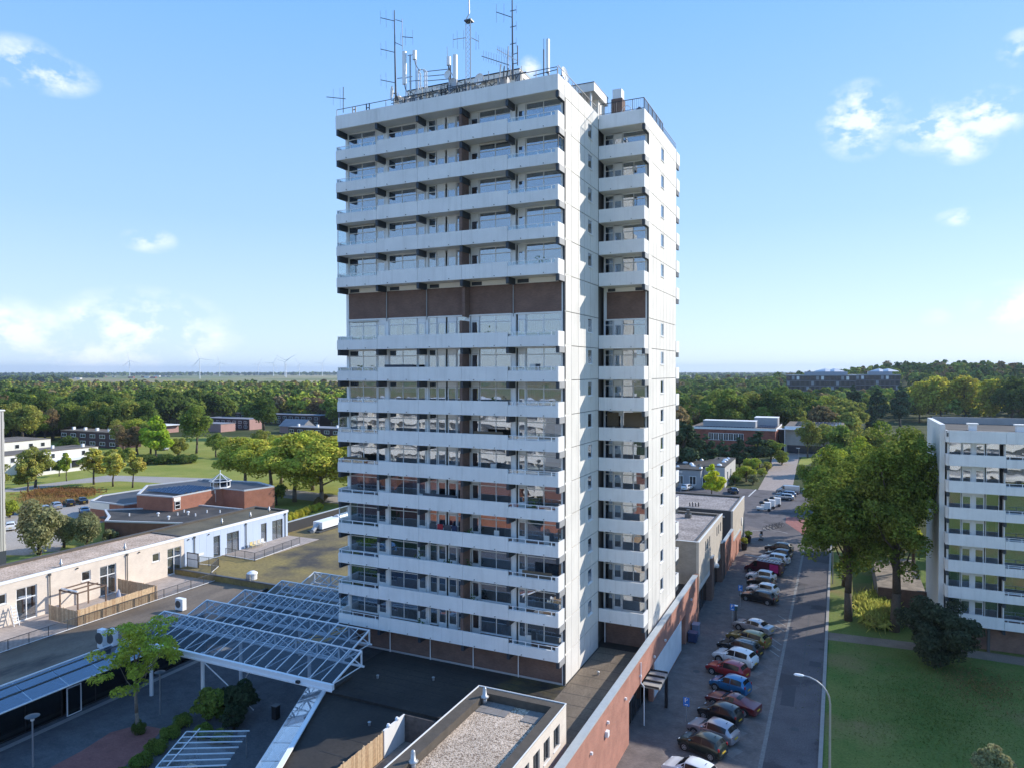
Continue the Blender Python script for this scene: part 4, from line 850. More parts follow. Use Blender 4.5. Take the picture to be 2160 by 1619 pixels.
# courtyard fences beside it
WOOD = M('larch_boards', (.60,.43,.26), .8, var=(5,.2), bump=(30,.2))
WOODD = M('larch_boards_dark', (.47,.31,.18), .8, var=(5,.25), bump=(30,.2))
def board_fence(name, label, p, q, z0, h, mats, step=.14, group=None, wire=None):
    p, q = Vector((*p, 0)), Vector((*q, 0)); d = (q-p); n = int(d.length/step); d.normalize(); nrm = Vector((-d.y, d.x, 0))
    t = thing(name, label, 'fence', ((p.x+q.x)/2, (p.y+q.y)/2, z0), group); b = MB(); r_ = random.Random(int(p.x*10))
    for i in range(n):
        a = p+d*(i*step+.006); c = p+d*((i+1)*step-.006); hh = h+r_.uniform(-.04,.02); o = r_.uniform(0,.012)
        pts = [(a.x+nrm.x*o,a.y+nrm.y*o),(c.x+nrm.x*o,c.y+nrm.y*o),(c.x+nrm.x*(o+.022),c.y+nrm.y*(o+.022)),(a.x+nrm.x*(o+.022),a.y+nrm.y*(o+.022))]
        b.prism(pts, z0+.03, z0+hh, mi=r_.randrange(len(mats)))
    part('boards', b, mats, t, kind='stuff')
    for z in (.35, h-.3): part('rail', MB().bar((p.x+nrm.x*.06,p.y+nrm.y*.06,z0+z), (q.x+nrm.x*.06,q.y+nrm.y*.06,z0+z), .05, .07), mats[-1], t)
    m = max(2, int((q-p).length/1.9)+1)
    for i in range(m): c = p.lerp(q, i/(m-1)); part('post', MB().box(c.x+nrm.x*.1-.04, c.y+nrm.y*.1-.04, z0, c.x+nrm.x*.1+.04, c.y+nrm.y*.1+.04, z0+h+.02), mats[-1], t)
    return t
board_fence('board_fence', 'weathered wooden board fence of the courtyard beside the gravel roof', (-27,22), (-27,38.0), ROOFZ, 1.8, [WOOD, WOODD, WOOD])
t = thing('screen_wall', 'white painted screen wall standing at the end of the courtyard fence', 'wall', (-27, 39.2, ROOFZ))
part('panel', MB().box(-27.1,38.05,ROOFZ,-26.98,40.5,ROOFZ+1.85), WHITE, t)
for y in (38.6, 39.6): part('lamp', MB().lathe((-27.04,y,ROOFZ+1.85), [(.12,0),(.14,.1),(.08,.2)], 8), WMETAL, t)
t = thing('plank_wall', 'dark weathered plank wall at the back of the courtyard', 'wall', (-25, 40.5, ROOFZ))
DKW = M('dark_planks', (.10,.085,.08), .8, var=(3,.3))
for i in range(8): part('plank', MB().box(-26.97,40.42+.006*(i%2),ROOFZ+.02+i*.23,-22.65,40.5,ROOFZ+.24+i*.23), DKW, t)
t = thing('courtyard_deck', 'grey plank floor of the small courtyard by the gravel roof', 'deck', (-24.8, 36, ROOFZ))
for i in range(15): part('plank', MB().box(-26.9,33.0+i*.49,ROOFZ+.02,-22.65,33.47+i*.49,ROOFZ+.07), M('deck_planks', (.22,.19,.165), .85, var=(2,.25)), t)

# ================================================================== rooftop row of flats on the left
row = thing('rooftop_row', 'long row of rooftop flats with beige brick and pale blue panels', 'row of flats', (-79, 60, ROOFZ))
RX = -75.5; RB = -82.0; ZR = 8.65
DOORS = [(43.2,45.25,4.15,7.55),(52.1,54.1,4.15,7.55),(60.9,62.95,4.25,7.55),(34.3,36.3,4.15,7.55)]
WINS = [(41.2,42.3,6.4,7.45),(50.0,51.05,6.45,7.55),(58.8,59.85,6.4,7.45),(32.6,33.7,6.4,7.45)]
BDO = [(68.0,69.1,4.8,7.6),(70.25,72.4,4.8,7.55),(76.5,77.6,4.8,7.6),(78.7,80.85,4.8,7.6)]
def wall_with(x, y0, y1, z0, z1, ops, mat, th=.3, name='wall', cut=()):
    ys = sorted({y0, y1, *[o[0] for o in ops], *[o[1] for o in ops]}); b = MB()
    for a, c in zip(ys, ys[1:]):
        o = next((o for o in ops if o[0] <= a+1e-6 and o[1] >= c-1e-6), None)
        if o is None: b.box(x-th, a, z0, x, c, z1)
        else:
            if o[2] > z0+.01: b.box(x-th, a, z0, x, c, o[2])
            b.box(x-th, a, o[3], x, c, z1)
    return b
part('wall', wall_with(RX, 24, 63.4, ROOFZ, ZR-.3, DOORS+WINS, BEIGE), BEIGE, row, kind='stuff')
PBLUE = M('pale_blue_panel', (.50,.59,.74), .5, var=(.5,.03))
ops = BDO; yb = 63.4; n = 0
while yb < 81.9:
    ye = min(yb+1.157, 82.0); o = [(max(a,yb),min(c,ye),z0,z1) for a,c,z0,z1 in ops if a < ye-.01 and c > yb+.01]
    part('facade_panel', wall_with(RX+.02, yb+.008, ye-.008, 4.75, ZR-.3, [(max(p,yb+.008),min(q,ye-.008),r,s) for p,q,r,s in o], None, .18), PBLUE, row); yb = ye
part('wall', MB().box(RB,24,0,RB+.3,82,ZR-.3).box(RB+.3,81.7,0,RX-.17,82,ZR-.3), BEIGE, row, kind='stuff')
part('interior_wall', MB().box(RX-2.5,24,ROOFZ,RX-2.4,81.6,ZR-.4), INTERIOR, row)
part('roof_gravel', MB().box(RB+.6,24,ZR-.35,RX-.35,63.2,ZR-.12), GRAVELF, row)
part('roof_felt', MB().box(RB+.6,63.6,ZR-.35,RX-.35,81.4,ZR-.12), blend2('green_felt', (.10,.085,.055), (.15,.125,.08), .3), row)
part('parapet', MB().box(RB-.05,24,ZR-.35,RB+.6,82,ZR+.12), FELT, row)
part('parapet', MB().box(RB+.601,63.2,ZR-.34,RX-.06,63.6,ZR-.001), FELT, row); part('parapet', MB().box(RB+.601,81.4,ZR-.34,RX-.06,82,ZR+.1), FELT, row); part('parapet', MB().box(RX-.35,24,ZR-.34,RX-.06,81.399,ZR-.01), FELT, row)
part('roof_trim', MB().box(RX-.059,24,ZR-.299,RX+.06,82.05,ZR+.03), WMETAL, row)
def yframe(root, x, y0, y1, z0, z1, mull=(), trans=None, mat=None, name='window', t=.09, glassm=None, doorhalf=False):
    m = mat or FRAME; b = MB()
    b.box(x-.1,y0,z0,x,y0+t,z1).box(x-.1,y1-t,z0,x,y1,z1).box(x-.1,y0+t,z1-t,x,y1-t,z1).box(x-.1,y0+t,z0,x,y1-t,z0+t)
    for y in mull: b.box(x-.1,y-t/2,z0+t,x,y+t/2,z1-t)
    ys = [y0+t]+[v for y in mull for v in (y-t/2, y+t/2)]+[y1-t]
    if trans:
        for i in range(0, len(ys), 2): b.box(x-.097,ys[i],trans-t/2,x-.003,ys[i+1],trans+t/2)
    o = part(name, b, m, root)
    for i in range(0, len(ys), 2):
        for a, c in ([(z0+t, trans-t/2), (trans+t/2, z1-t)] if trans else [(z0+t, z1-t)]):
            part('pane', MB().box(x-.065,ys[i]-.01,a-.01,x-.045,ys[i+1]+.01,c+.01), glassm or GLASS, o)
    return o
for y0,y1,z0,z1 in DOORS:
    o = yframe(row, RX-.08, y0, y1, z0, z1, ((y0+y1)/2,), 6.4, name='glass_door')
    part('curtain', MB().box(RX-.3,y0+.1,z0+.1,RX-.28,(y0+y1)/2+.6,z1-.1), M('grey_green_curtain', (.30,.33,.30), .9), o)
for y0,y1,z0,z1 in WINS:
    o = yframe(row, RX-.06, y0, y1, z0, z1); part('sill', MB().box(RX-.059,y0-.05,z0-.06,RX+.06,y1+.05,z0-.003), WHITE, o)
for i, (y0,y1,z0,z1) in enumerate(BDO):
    if i % 2 == 0: o = yframe(row, RX-.06, y0, y1, z0, z1, (), None, DSTEEL)
    else: o = yframe(row, RX-.06, y0, y1, z0, z1, ((y0+y1)/2,), 6.55, DSTEEL, 'glass_door')
    part('curtain', MB().box(RX-.2,y0+.1,z0+.1,RX-.185,y1-.1,z1-.1), M('bright_blind', (.74,.74,.72), .8), o)
for y in (46.5, 55.4, 64.9, 73.6, 81.3, 37.6):
    part('downpipe', MB().tube((RX+.12,y,ROOFZ),(RX+.12,y,8.1),.055).box(RX+.02,y-.1,8.1,RX+.22,y+.1,8.3), DSTEEL, row)
for y in (49.5, 57, 64, 67.2): part('wall_lamp', MB().box(RX+.001,y-.09,8.05,RX+.15,y+.09,8.16), BLACK, row)
part('wall_sign', MB().box(RX+.021,65.6,5.6,RX+.04,66.4,5.9), WHITE, row)
for x, y, l in ((-77.2,71.0,'steel vent pipe on the roof above the blue panels'),(-77.0,76.0,'steel vent pipe midway along the felt roof of the blue flats'),(-77.6,80.3,'steel vent pipe near the far end of the blue flats'),(-76.3,55.8,'dark little vent on the brown gravel roof edge'),(-76.2,48.2,'dark little vent at the near brown gravel roof edge')):
    roof_vent(x, y, ZR-.12, l, .9)
# terraces and railings in front
PTILE = brick('terrace_tiles', (.36,.30,.26), (.42,.35,.30), (.25,.21,.19), .5, .5, .012, .85, True, .12)
struct('terrace_paving', MB().box(RX+.001,24,ROOFZ+.002,-68.9,62,ROOFZ+.05), PTILE)
struct('terrace_paving', MB().box(RX+.021,69.4,4.752,-69.6,82,4.80), PTILE)
def long_rail(label, pts, z0, h=1.05, step=.11, mat=None):
    t = thing('terrace_railing', label, 'railing', (pts[0][0], pts[0][1], z0), 'terrace railings')
    m = mat or DSTEEL
    for i in range(len(pts)-1):
        p, q = Vector((*pts[i],0)), Vector((*pts[i+1],0)); Ls = (q-p).length; n = max(2, round(Ls/1.8)); bars = MB()
        part('rail', MB().bar((p.x,p.y,z0+h),(q.x,q.y,z0+h),.05), m, t); part('rail', MB().bar((p.x,p.y,z0+.1),(q.x,q.y,z0+.1),.07,.05), WMETAL, t)
        for j in range(n+1): c = p.lerp(q,j/n); part('post', MB().box(c.x-.025,c.y-.025,z0,c.x+.025,c.y+.025,z0+h).box(c.x-.12,c.y-.12,z0-.001,c.x+.12,c.y+.12,z0+.04), m, t)
        k = int(Ls/step)
        for j in range(k): c = p.lerp(q,(j+.5)/k); bars.bar((c.x,c.y,z0+.1),(c.x,c.y,z0+h),.018)
        part('bars', bars, m, t, kind='stuff')
long_rail('grey bar railing along the roof edge before the near beige flats', [(-68.7,24),(-68.7,62.2)], ROOFZ)
long_rail('grey bar railing round the terrace of the blue flats', [(-74.9,69.5),(-69.4,69.2),(-70.1,78.5)], 4.76)
long_rail('short grey railing beside the white gate of the flats', [(-74.6,64.9),(-71.5,65.2),(-70.0,62.7)], 4.76)
board_fence('board_fence', 'pale wooden board fence along the terrace edge with pergola behind', (-68.78,45.1), (-68.78,53.8), ROOFZ+.05, 1.65, [WOOD, WOOD, WOODD])
board_fence('board_fence', 'pale wooden side fence at the near end of the pergola terrace', (-73.4,45.1), (-68.95,45.1), ROOFZ+.05, 1.55, [WOOD, WOODD])
board_fence('board_fence', 'brown wooden side fence beyond the terrace glass door', (-75.3,54.1), (-68.95,54.1), ROOFZ+.05, 1.6, [WOODD, WOODD, WOOD])
t = thing('pergola', 'open timber pergola frame on the fenced roof terrace', 'pergola', (-73.2, 48.6, ROOFZ))
TIMB = M('brown_timber', (.16,.105,.075), .8, var=(4,.2))
for x, y in ((-74.7,47.1),(-71.8,47.1),(-74.7,50.2),(-71.8,50.2)): part('post', MB().box(x-.06,y-.06,ROOFZ+.05,x+.06,y+.06,6.4), TIMB, t)
for a, c in (((-74.8,47.1,6.45),(-71.7,47.1,6.45)),((-74.8,50.2,6.45),(-71.7,50.2,6.45)),((-74.7,47.0,6.5),(-74.7,50.3,6.5)),((-71.8,47.0,6.5),(-71.8,50.3,6.5)),((-73.2,47.0,6.55),(-73.2,50.3,6.55))): part('beam', MB().bar(a,c,.08,.14), TIMB, t)
part('rolled_awning', MB().tube((-74.6,47.2,6.62),(-71.9,47.2,6.62),.09), WHITE, t)
t = thing('step_ladder', 'white step ladder leaning by the near glass door', 'ladder', (-74.9, 42.8, ROOFZ+.05))
for s, (dx, dy) in enumerate(((0,0),(0,.5))): part('rail', MB().bar((-74.5,42.4+dy,ROOFZ+.05),(-75.1,42.45+dy*.9,6.2),.05,.07), WMETAL, t); part('leg', MB().bar((-75.45,42.4+dy,ROOFZ+.05),(-75.1,42.45+dy*.9,6.2),.04), WMETAL, t)
for i in range(6): z = ROOFZ+.3+i*.3; f = (z-ROOFZ)/2.1; part('rung', MB().box(-74.55-.6*f,42.43,z,-74.40-.6*f,42.9,z+.04), WMETAL, t)
t = thing('garden_table', 'round table under a white cloth behind the board fence', 'table', (-70.6, 47.2, ROOFZ)); part('tabletop', MB().lathe((-70.6,47.2,4.85), [(.75,0),(.75,.06)], 14), TIMB, t); part('leg', MB().tube((-70.6,47.2,4.15),(-70.6,47.2,4.85),.08), TIMB, t)
solo('tablecloth', MB().lathe((-70.6,47.2,4.2), [(.98,.2),(.93,.45),(.80,.715),(.3,.73),(.01,.735)], 18), WHITE, 'white cloth hanging over the terrace table', 'tablecloth', (-70.6,47.2,4.2))
t = thing('parasol', 'folded grey blue parasol standing on the fenced terrace', 'parasol', (-70.3, 50.6, ROOFZ)); part('pole', MB().tube((-70.3,50.6,4.15),(-70.3,50.6,6.2),.03), STEEL, t); part('folded_canopy', MB().lathe((-70.3,50.6,4.7), [(.2,0),(.27,.3),(.22,.9),(.10,1.35),(.03,1.45)], 10), M('parasol_cloth', (.36,.38,.47), .9), t)
t = thing('gate', 'white panel gate in a dark frame beside the blue flats', 'gate', (-74.6, 63.9, 4.75)); part('frame', MB().box(-75.3,63.6,4.75,-75.2,63.7,6.6).box(-73.4,63.6,4.75,-73.3,63.7,6.6).box(-75.2,63.605,6.5,-73.4,63.695,6.6).box(-75.2,63.605,5.75,-73.4,63.695,5.82), BLACK, t)
for z0, z1 in ((4.8,5.75),(5.82,6.5)): part('panel', MB().box(-75.19,63.62,z0,-73.41,63.68,z1), WHITE, t)
# garden chairs in a row on the far terrace
CHAIR = [M('chair_white', (.75,.74,.70), .5), M('chair_yellow', (.62,.50,.22), .6), M('chair_cream', (.60,.54,.42), .6)]
for i, (y, l) in enumerate(((73.9,'pale yellow garden chair nearest the downpipe on the blue terrace'),(74.6,'cream garden chair second from the downpipe'),(75.3,'cream garden chair third from the downpipe'),(76.0,'white garden chair at the far end of the terrace row'))):
    t = thing('garden_chair', l, 'chair', (-74.5, y, 4.8), 'garden chairs on the blue terrace'); m = CHAIR[(1,2,2,0)[i]]
    part('seat', MB().box(-74.75,y-.25,5.2,-74.25,y+.25,5.25), m, t); part('backrest', MB().box(-74.80,y-.25,5.252,-74.74,y+.25,5.7), m, t)
    for dx, dy in ((-.22,-.22),(.22,-.22),(-.22,.22),(.22,.22)): part('leg', MB().bar((-74.5+dx,y+dy,4.8),(-74.5+dx,y+dy,5.2),.04), m, t)
# plant on the roofs
def ac_unit(x, y, z, w, d, h, label, face='y'):
    t = thing('air_conditioner', label, 'air conditioner', (x, y, z), 'cooling units on the podium roof')
    part('casing', MB().box(x-w/2,y-d/2,z+.08,x+w/2,y+d/2,z+h), WMETAL, t)
    part('fan_grille', MB().tube((x-w*.12,y-d/2-.001,z+h*.55),(x-w*.12,y-d/2-.03,z+h*.55),h*.3,k=16) if face == 'y' else MB().tube((x+w/2+.001,y,z+h*.5),(x+w/2+.03,y,z+h*.5),h*.3,k=16), DSTEEL, t)
    for s in (-1, 1): part('foot', MB().box(x+s*w*.35-.06,y-d/2,z,x+s*w*.35+.06,y+d/2,z+.08), DSTEEL, t)
ac_unit(-61.5, 42.6, ROOFZ, .7, .5, 1.75, 'tall white cooling unit, left one of the pair behind the plaza tree')
ac_unit(-60.75, 43.1, ROOFZ, .8, .5, 1.7, 'tall white cooling unit, right one of the pair behind the plaza tree')
ac_unit(-63.6, 52.9, ROOFZ, 1.1, .5, 1.3, 'white cooling unit alone on the brown roof beyond the board fence')
t = thing('roof_fan', 'white rounded roof fan on the raised mossy roof', 'roof fan', (-63.6, 63.0, 4.75)); part('housing', MB().lathe((-63.6,63.0,4.75), [(.55,0),(.55,.55),(.62,.6),(.62,.75),(.3,.95),(.05,1.0)], 16), WMETAL, t); part('outlet', MB().box(-63.9,62.3,4.9,-63.3,62.5,5.5), STEEL, t)
t = thing('air_handling_unit', 'white air handling unit with big duct drum on the podium roof', 'air handler', (-73.5, 88.5, 4.75))
part('frame', MB().box(-74.6,85.2,4.80,-72.2,93.3,4.95), DSTEEL, t); part('casing', MB().box(-74.3,86.2,5.15,-72.5,90.6,6.2), WMETAL, t); part('drum', MB().tube((-73.4,90.7,5.9),(-73.4,93.4,5.9),.62,k=18), ALU, t)
for y in (90.9, 92.1, 93.2): part('leg', MB().box(-74.0,y-.06,4.951,-72.8,y+.06,5.35), STEEL, t)
part('duct', MB().tube((-73.4,85.0,5.0),(-73.4,86.2,5.8),.35,k=12).tube((-73.4,85.0,4.76),(-73.4,85.0,5.05),.38,k=12), STEEL, t)
t = thing('parapet_wall', 'dark felt parapet wall behind the air handling unit', 'wall', (-77, 90, 4.75)); part('wall', MB().box(-77.3,82.1,0,-76.95,112,6.3), M('dark_felt', (.03,.03,.033), .7), t); part('capping', MB().box(-77.35,82.1,6.301,-76.9,112,6.37), ALU_C, t)

# ================================================================== glass canopy, awnings and plaza furniture
CGLASS = glass('canopy_glass', (.74,.77,.80), .035, .24, .004)
can = thing('glass_canopy', 'sawtooth glass canopy with white steel trusses over the plaza passage', 'canopy', (-46, 50, 0))
XLs = [-57.5,-56.5,-55.6,-54.4,-53.4]; XRs = [-34.8,-37.0,-41.9,-41.9,-41.9]
for i in range(5):
    yr, yg, zr, zg = 46+4.03*i, 42.5+4.03*i, 7.0, 5.8; xl, xr = XLs[i], XRs[i]
    part('ridge_beam', MB().bar((xl-.05,yr,zr),(xr+.05,yr,zr),.12,.12), WMETAL, can)
    part('bottom_chord', MB().bar((xl,yr,zg),(xr+.25,yr,zg),.14,.12), WMETAL, can)
    if i == 0: part('gutter_beam', MB().box(xl-.05,yg-.28,zg-.42,xr+.12,yg-.02,zg).box(xl-.05,yg-.34,zg-.52,xr+.12,yg-.281,zg-.38), WMETAL, can)
    else: part('gutter_beam', MB().box(xl-.05,yg-.16,zg-.16,xr+.1,yg-.02,zg+.02), WMETAL, can)
    n = round((xr-xl)/1.13)
    for j in range(n+1):
        x = xl+(xr-xl)*j/n; end = j in (0, n)
        part('rafter', MB().bar((x,yg,zg+.03),(x,yr,zr),.11 if end else .055,.12 if end else .07), WMETAL, can)
        if j < n:
            x1 = xl+(xr-xl)*(j+1)/n
            b = MB(); b.quad((x+.04,yg+.02,zg+.05),(x1-.04,yg+.02,zg+.05),(x1-.04,yr-.04,zr+.02),(x+.04,yr-.04,zr+.02)); b.quad((x+.04,yg+.02,zg+.03),(x+.04,yr-.04,zr),(x1-.04,yr-.04,zr),(x1-.04,yg+.02,zg+.03))
            part('pane', b, CGLASS, can)
    m = max(2, round((xr-xl)/2.26))
    for j in range(m+1):
        x = xl+(xr-xl)*j/m; part('truss_post', MB().box(x-.06,yr-.05,zg,x+.06,yr+.05,zr-.02), WMETAL, can)
        if j < m:
            x1 = xl+(xr-xl)*(j+1)/m
            for p, q in (((x,yr-.02,zg),(x1,yr-.02,zr)),((x,yr+.03,zr),(x1,yr+.03,zg))): part('truss_brace', MB().bar(p,q,.07), WMETAL, can)
        part('tie_bar', MB().bar((x,yg,zg-.02),(x,yr,zg),.06), WMETAL, can)
for x, y, zt in ((-49.6,43.4,5.4),(-50.8,48.8,5.8),(-50.8,56.8,5.8),(-42.6,48.8,5.8),(-56.8,44.0,5.4)):
    part('column', MB().tube((x,y,0),(x,y,zt),.17,.15,12), WMETAL, can)
for p, q in (((-49.6,43.6,4.4),(-45.9,45.5,.2)),((-45.9,45.5,4.2),(-49.6,47,.1))): part('cross_tie', MB().tube(p,q,.05,k=6), WMETAL, can)
for x in (-52.5,-37.9): part('floodlight', MB().box(x-.16,42.0,5.42,x+.16,42.2,5.62), BLACK, can)
# slanting glass awning along the west shopfront
aw = thing('glass_awning', 'long blue glass awning over the shaded shopfront left of the plaza', 'awning', (-59, 33, 3.3))
for i in range(9):
    y0 = 19.5+i*2.95; y1 = y0+2.95
    for (xa,za,xb,zb) in ((-60.6,4.42,-59.35,4.05),(-59.25,3.95,-57.95,3.5)):
        part('pane', MB().quad((xa,y0+.03,za),(xb,y0+.03,zb),(xb,y1-.03,zb),(xa,y1-.03,za)).quad((xa,y0+.03,za-.02),(xa,y1-.03,za-.02),(xb,y1-.03,zb-.02),(xb,y0+.03,zb-.02)), MATS['awning_glass'] if 'awning_glass' in MATS else glass('awning_glass', (.45,.55,.68), .22, .9, .003), aw)
    part('bracket', MB().bar((-60.3,y0,3.35),(-57.9,y0,3.45),.07,.09).bar((-60.5,y0,4.35),(-57.95,y0,3.46),.06,.06), ALU, aw)
for x, z, w in ((-60.65,4.44,.12),(-59.3,3.98,.09),(-57.93,3.47,.09)): part('edge_beam', MB().bar((x,19.5,z),(x,46,z),w), (WMETAL if x < -60 or x > -58 else DSTEEL), aw)
# the same kind of awning along the slanting edge of the podium right of the plaza
aw2 = thing('glass_awning', 'pale slanting glass awning with zigzag struts along the right edge of the plaza', 'awning', (-35.5, 38, 4.2))
A0, A1, B0, B1 = Vector((-39.1,44.8,4.0)), Vector((-37.3,44.6,4.35)), Vector((-28.4,22,4.0)), Vector((-26.9,22.4,4.35))
n = 11
AWG = glass('pale_awning_glass', (.80,.84,.88), .34, .9, .004)
for i in range(n):
    p0, p1, q0, q1 = A0.lerp(B0,i/n), A0.lerp(B0,(i+1)/n-.004), A1.lerp(B1,i/n), A1.lerp(B1,(i+1)/n-.004)
    up = Vector((0,0,.05))
    part('pane', MB().quad(p0+up,p1+up,q1+up,q0+up).quad(p0,q0,q1,p1), AWG, aw2)
    part('strut', MB().bar(p0-up*3, q1-up*3, .09), ALU, aw2); part('strut', MB().bar(q0-up*4, p1-up*4, .09), ALU, aw2)
part('inner_flange', MB().bar(A1+Vector((.16,.05,.02)), B1+Vector((.16,.05,.02)), .34, .10), WMETAL, aw2)
part('outer_beam', MB().bar(A0+Vector((0,0,-.05)), B0+Vector((0,0,-.05)), .10, .14), ALU, aw2)
part('soffit_board', MB().quad(A0-Vector((0,0,.5)),A1-Vector((0,0,.5)),B1-Vector((0,0,.5)),B0-Vector((0,0,.5))), WHITE, aw2)
# yellow awnings of a shop further in, seen through the canopy glass
YEL = M('yellow_awning_cloth', (.70,.36,.03), .8)
t = thing('yellow_awning', 'orange yellow shop awning glimpsed through the canopy glass by the tower', 'awning', (-45.5, 57, 3))
for i in range(5): part('awning_cloth', MB().quad((-47.9+.5*i,52.2+2*i,3.3),(-43.2,52.2+2*i,4.3),(-43.2,53.5+2*i,4.3),(-47.9+.5*i,53.5+2*i,3.3)).quad((-47.9+.5*i,52.2+2*i,3.0),(-47.9+.5*i,52.2+2*i,3.3),(-47.9+.5*i,53.5+2*i,3.3),(-47.9+.5*i,53.5+2*i,3.0)), YEL, t)
part('frame', MB().box(-43.2,52,2.6,-43.1,62,4.4), STEEL, t)
# plaza: lamp, bike shelter frame, bin, bollard
t = thing('plaza_lamp', 'round topped grey lamp post on the shaded plaza', 'lamp post', (-54.5, 32.2, 0))
part('pole', MB().tube((-54.5,32.2,0),(-54.5,32.2,3.5),.07,.06,10), STEEL, t); part('lantern', MB().lathe((-54.5,32.2,3.5), [(.1,0),(.13,.05),(.13,.3),(.08,.34)], 12), WMETAL, t); part('shade', MB().lathe((-54.5,32.2,3.84), [(.5,0),(.5,.03),(.2,.10),(.04,.13)], 16), DSTEEL, t)
t = thing('plaza_lamp', 'thin grey post half hidden behind the plaza tree', 'lamp post', (-52.9, 41.8, 0))
part('pole', MB().tube((-52.9,41.8,0),(-52.9,41.8,3.6),.06,.05,8), STEEL, t); part('shade', MB().lathe((-52.9,41.8,3.6), [(.1,0),(.45,.12),(.2,.2),(.04,.24)], 14), DSTEEL, t)
bs = thing('bike_shelter', 'low bicycle shelter of thin white roof bars beside the plaza planting', 'bike shelter', (-42, 37, 0))
P0, P1, Q0, Q1 = Vector((-45.1,37.9,2.05)), Vector((-42.9,33.5,2.05)), Vector((-40.8,40.0,2.05)), Vector((-38.7,35.8,2.05))
for i in range(7): part('roof_bar', MB().bar(P0.lerp(P1,i/6), Q0.lerp(Q1,i/6), .07), WMETAL, bs)
part('edge_bar', MB().bar(P0,P1,.07), WMETAL, bs); part('cross_bar', MB().bar(P0.lerp(Q0,.16)+Vector((0,.3,.09)),P1.lerp(Q1,.16)+Vector((0,0,.09)),.06), WMETAL, bs)
for i in range(6):
    b = MB(); a0, a1, c1, c0 = P0.lerp(P1,i/6), P0.lerp(P1,(i+1)/6), Q0.lerp(Q1,(i+1)/6), Q0.lerp(Q1,i/6); b.quad(a0+Vector((0,0,.03)),a1+Vector((0,0,.03)),c1+Vector((0,0,.03)),c0+Vector((0,0,.03)))
    part('roof_pane', b, MATS['shelter_glass'] if 'shelter_glass' in MATS else glass('shelter_glass', (.85,.9,.92), .03, .6, .002), bs)
for v in (P0.lerp(Q0,.16),P1.lerp(Q1,.16),P0.lerp(Q0,.95),P1.lerp(Q1,.95)): part('post', MB().tube((v.x,v.y,0),(v.x,v.y,2.03),.04,k=6), STEEL, bs)
t = thing('litter_bin', 'dark square litter bin on the plaza near the slanting awning', 'litter bin', (-43.3, 45.4, 0)); part('body', MB().box(-43.55,45.15,.08,-43.05,45.65,1.15), BLACK, t); part('lid', MB().box(-43.6,45.1,1.151,-43.0,45.7,1.22), DSTEEL, t); part('foot', MB().box(-43.45,45.25,0,-43.15,45.55,.08), DSTEEL, t)
def bicycle(x, y, rz, label, group, col=(.03,.03,.035)):
    """one bicycle along local x"""
    t = thing('bicycle', label, 'bicycle', (0,0,0), group); m = M('bike_paint_%02d%02d' % (int(col[0]*99), int(col[2]*99)), col, .4)
    def ring(cx):
        b = MB(); k = 14
        for i in range(k): a0, a1 = 2*math.pi*i/k, 2*math.pi*(i+1)/k; b.tube((cx+.33*math.cos(a0),0,.34+.33*math.sin(a0)),(cx+.33*math.cos(a1),0,.34+.33*math.sin(a1)),.022,k=5,cap=False)
        return b
    for cx in (-.52,.55):
        o = part('wheel', ring(cx), BLACK, t); b = MB()
        for i in range(6): a = math.pi*i/6; b.tube((cx+.32*math.cos(a),0,.34+.32*math.sin(a)),(cx-.32*math.cos(a),0,.34-.32*math.sin(a)),.005,k=3)
        part('spokes', b, STEEL, o)
    part('frame', MB().path([(-.52,0,.34),(-.05,0,.33),(.38,0,.82),(-.17,0,.78),(-.05,0,.33)],.02).tube((-.52,0,.34),(-.17,0,.78),.015).path([(.36,0,.95),(.40,0,.75),(.55,0,.34)],.018), m, t)
    part('saddle', MB().prism([(-.32,-.08),(-.05,-.02),(-.05,.02),(-.32,.08)],.88,.94).tube((-.17,0,.78),(-.19,0,.88),.015), BLACK, t)
    part('handlebar', MB().path([(.22,-.28,1.0),(.36,-.2,1.04),(.36,.2,1.04),(.22,.28,1.0)],.014).tube((.36,0,.95),(.36,0,1.04),.016), BLACK, t)
    part('carrier', MB().box(-.72,-.07,.70,-.28,.07,.72), BLACK, t)
    t.location = (x,y,.005); t.rotation_euler = (0,0,rz); return t
bicycle(-43.6, 36.9, 1.15, 'dark bicycle under the bars of the plaza bike shelter', None)
bicycle(-42.6, 35.2, 1.2, 'grey bicycle nearest the camera under the plaza bike shelter', None, (.3,.3,.32))
t = thing('cargo_crate', 'pale wooden crate standing under the plaza bike shelter', 'crate', (-43.0,36.6,0)); part('body', MB().box(-43.4,36.3,.02,-42.7,36.8,.55), WOOD, t)
for i in range(3): part('slat', MB().box(-43.42,36.28+i*.2,.56,-42.68,36.40+i*.2,.60), WOOD, t)

# ================================================================== street buildings beyond the tower
PALEBR = brick('pale_grey_brick', (.52,.47,.41), (.46,.415,.36), (.46,.42,.37), .22, .065, .006, .85, big=.1)
g1 = thing('shop_building', 'pale brick shop building with grey gravel roof beside the tower', 'shop building', (-18, 94, 0))
gx = -14.98
W1 = [(88.9,89.6),(90.4,91.1),(91.9,92.6),(97.8,98.5),(99.3,100.0),(101.0,101.75)]
part('wall', wall_with(gx, 84.6, 103, 4.0, 9.25, [(a,c,7.1,8.4) for a,c in W1], None, .3), PALEBR, g1, kind='stuff')
part('wall', MB().box(-27,84.6,3.9,gx-.301,84.9,9.25).box(-27,102.7,0,gx-.301,103,9.25), SHADEBR, g1, kind='stuff')
for a, c in W1: o = yframe(g1, gx-.1, a, c, 7.1, 8.4, (), None, DSTEEL)
part('gravel_roof', MB().box(-27,85.2,8.7,gx-.6,102.4,8.95), GRAVELG, g1); 
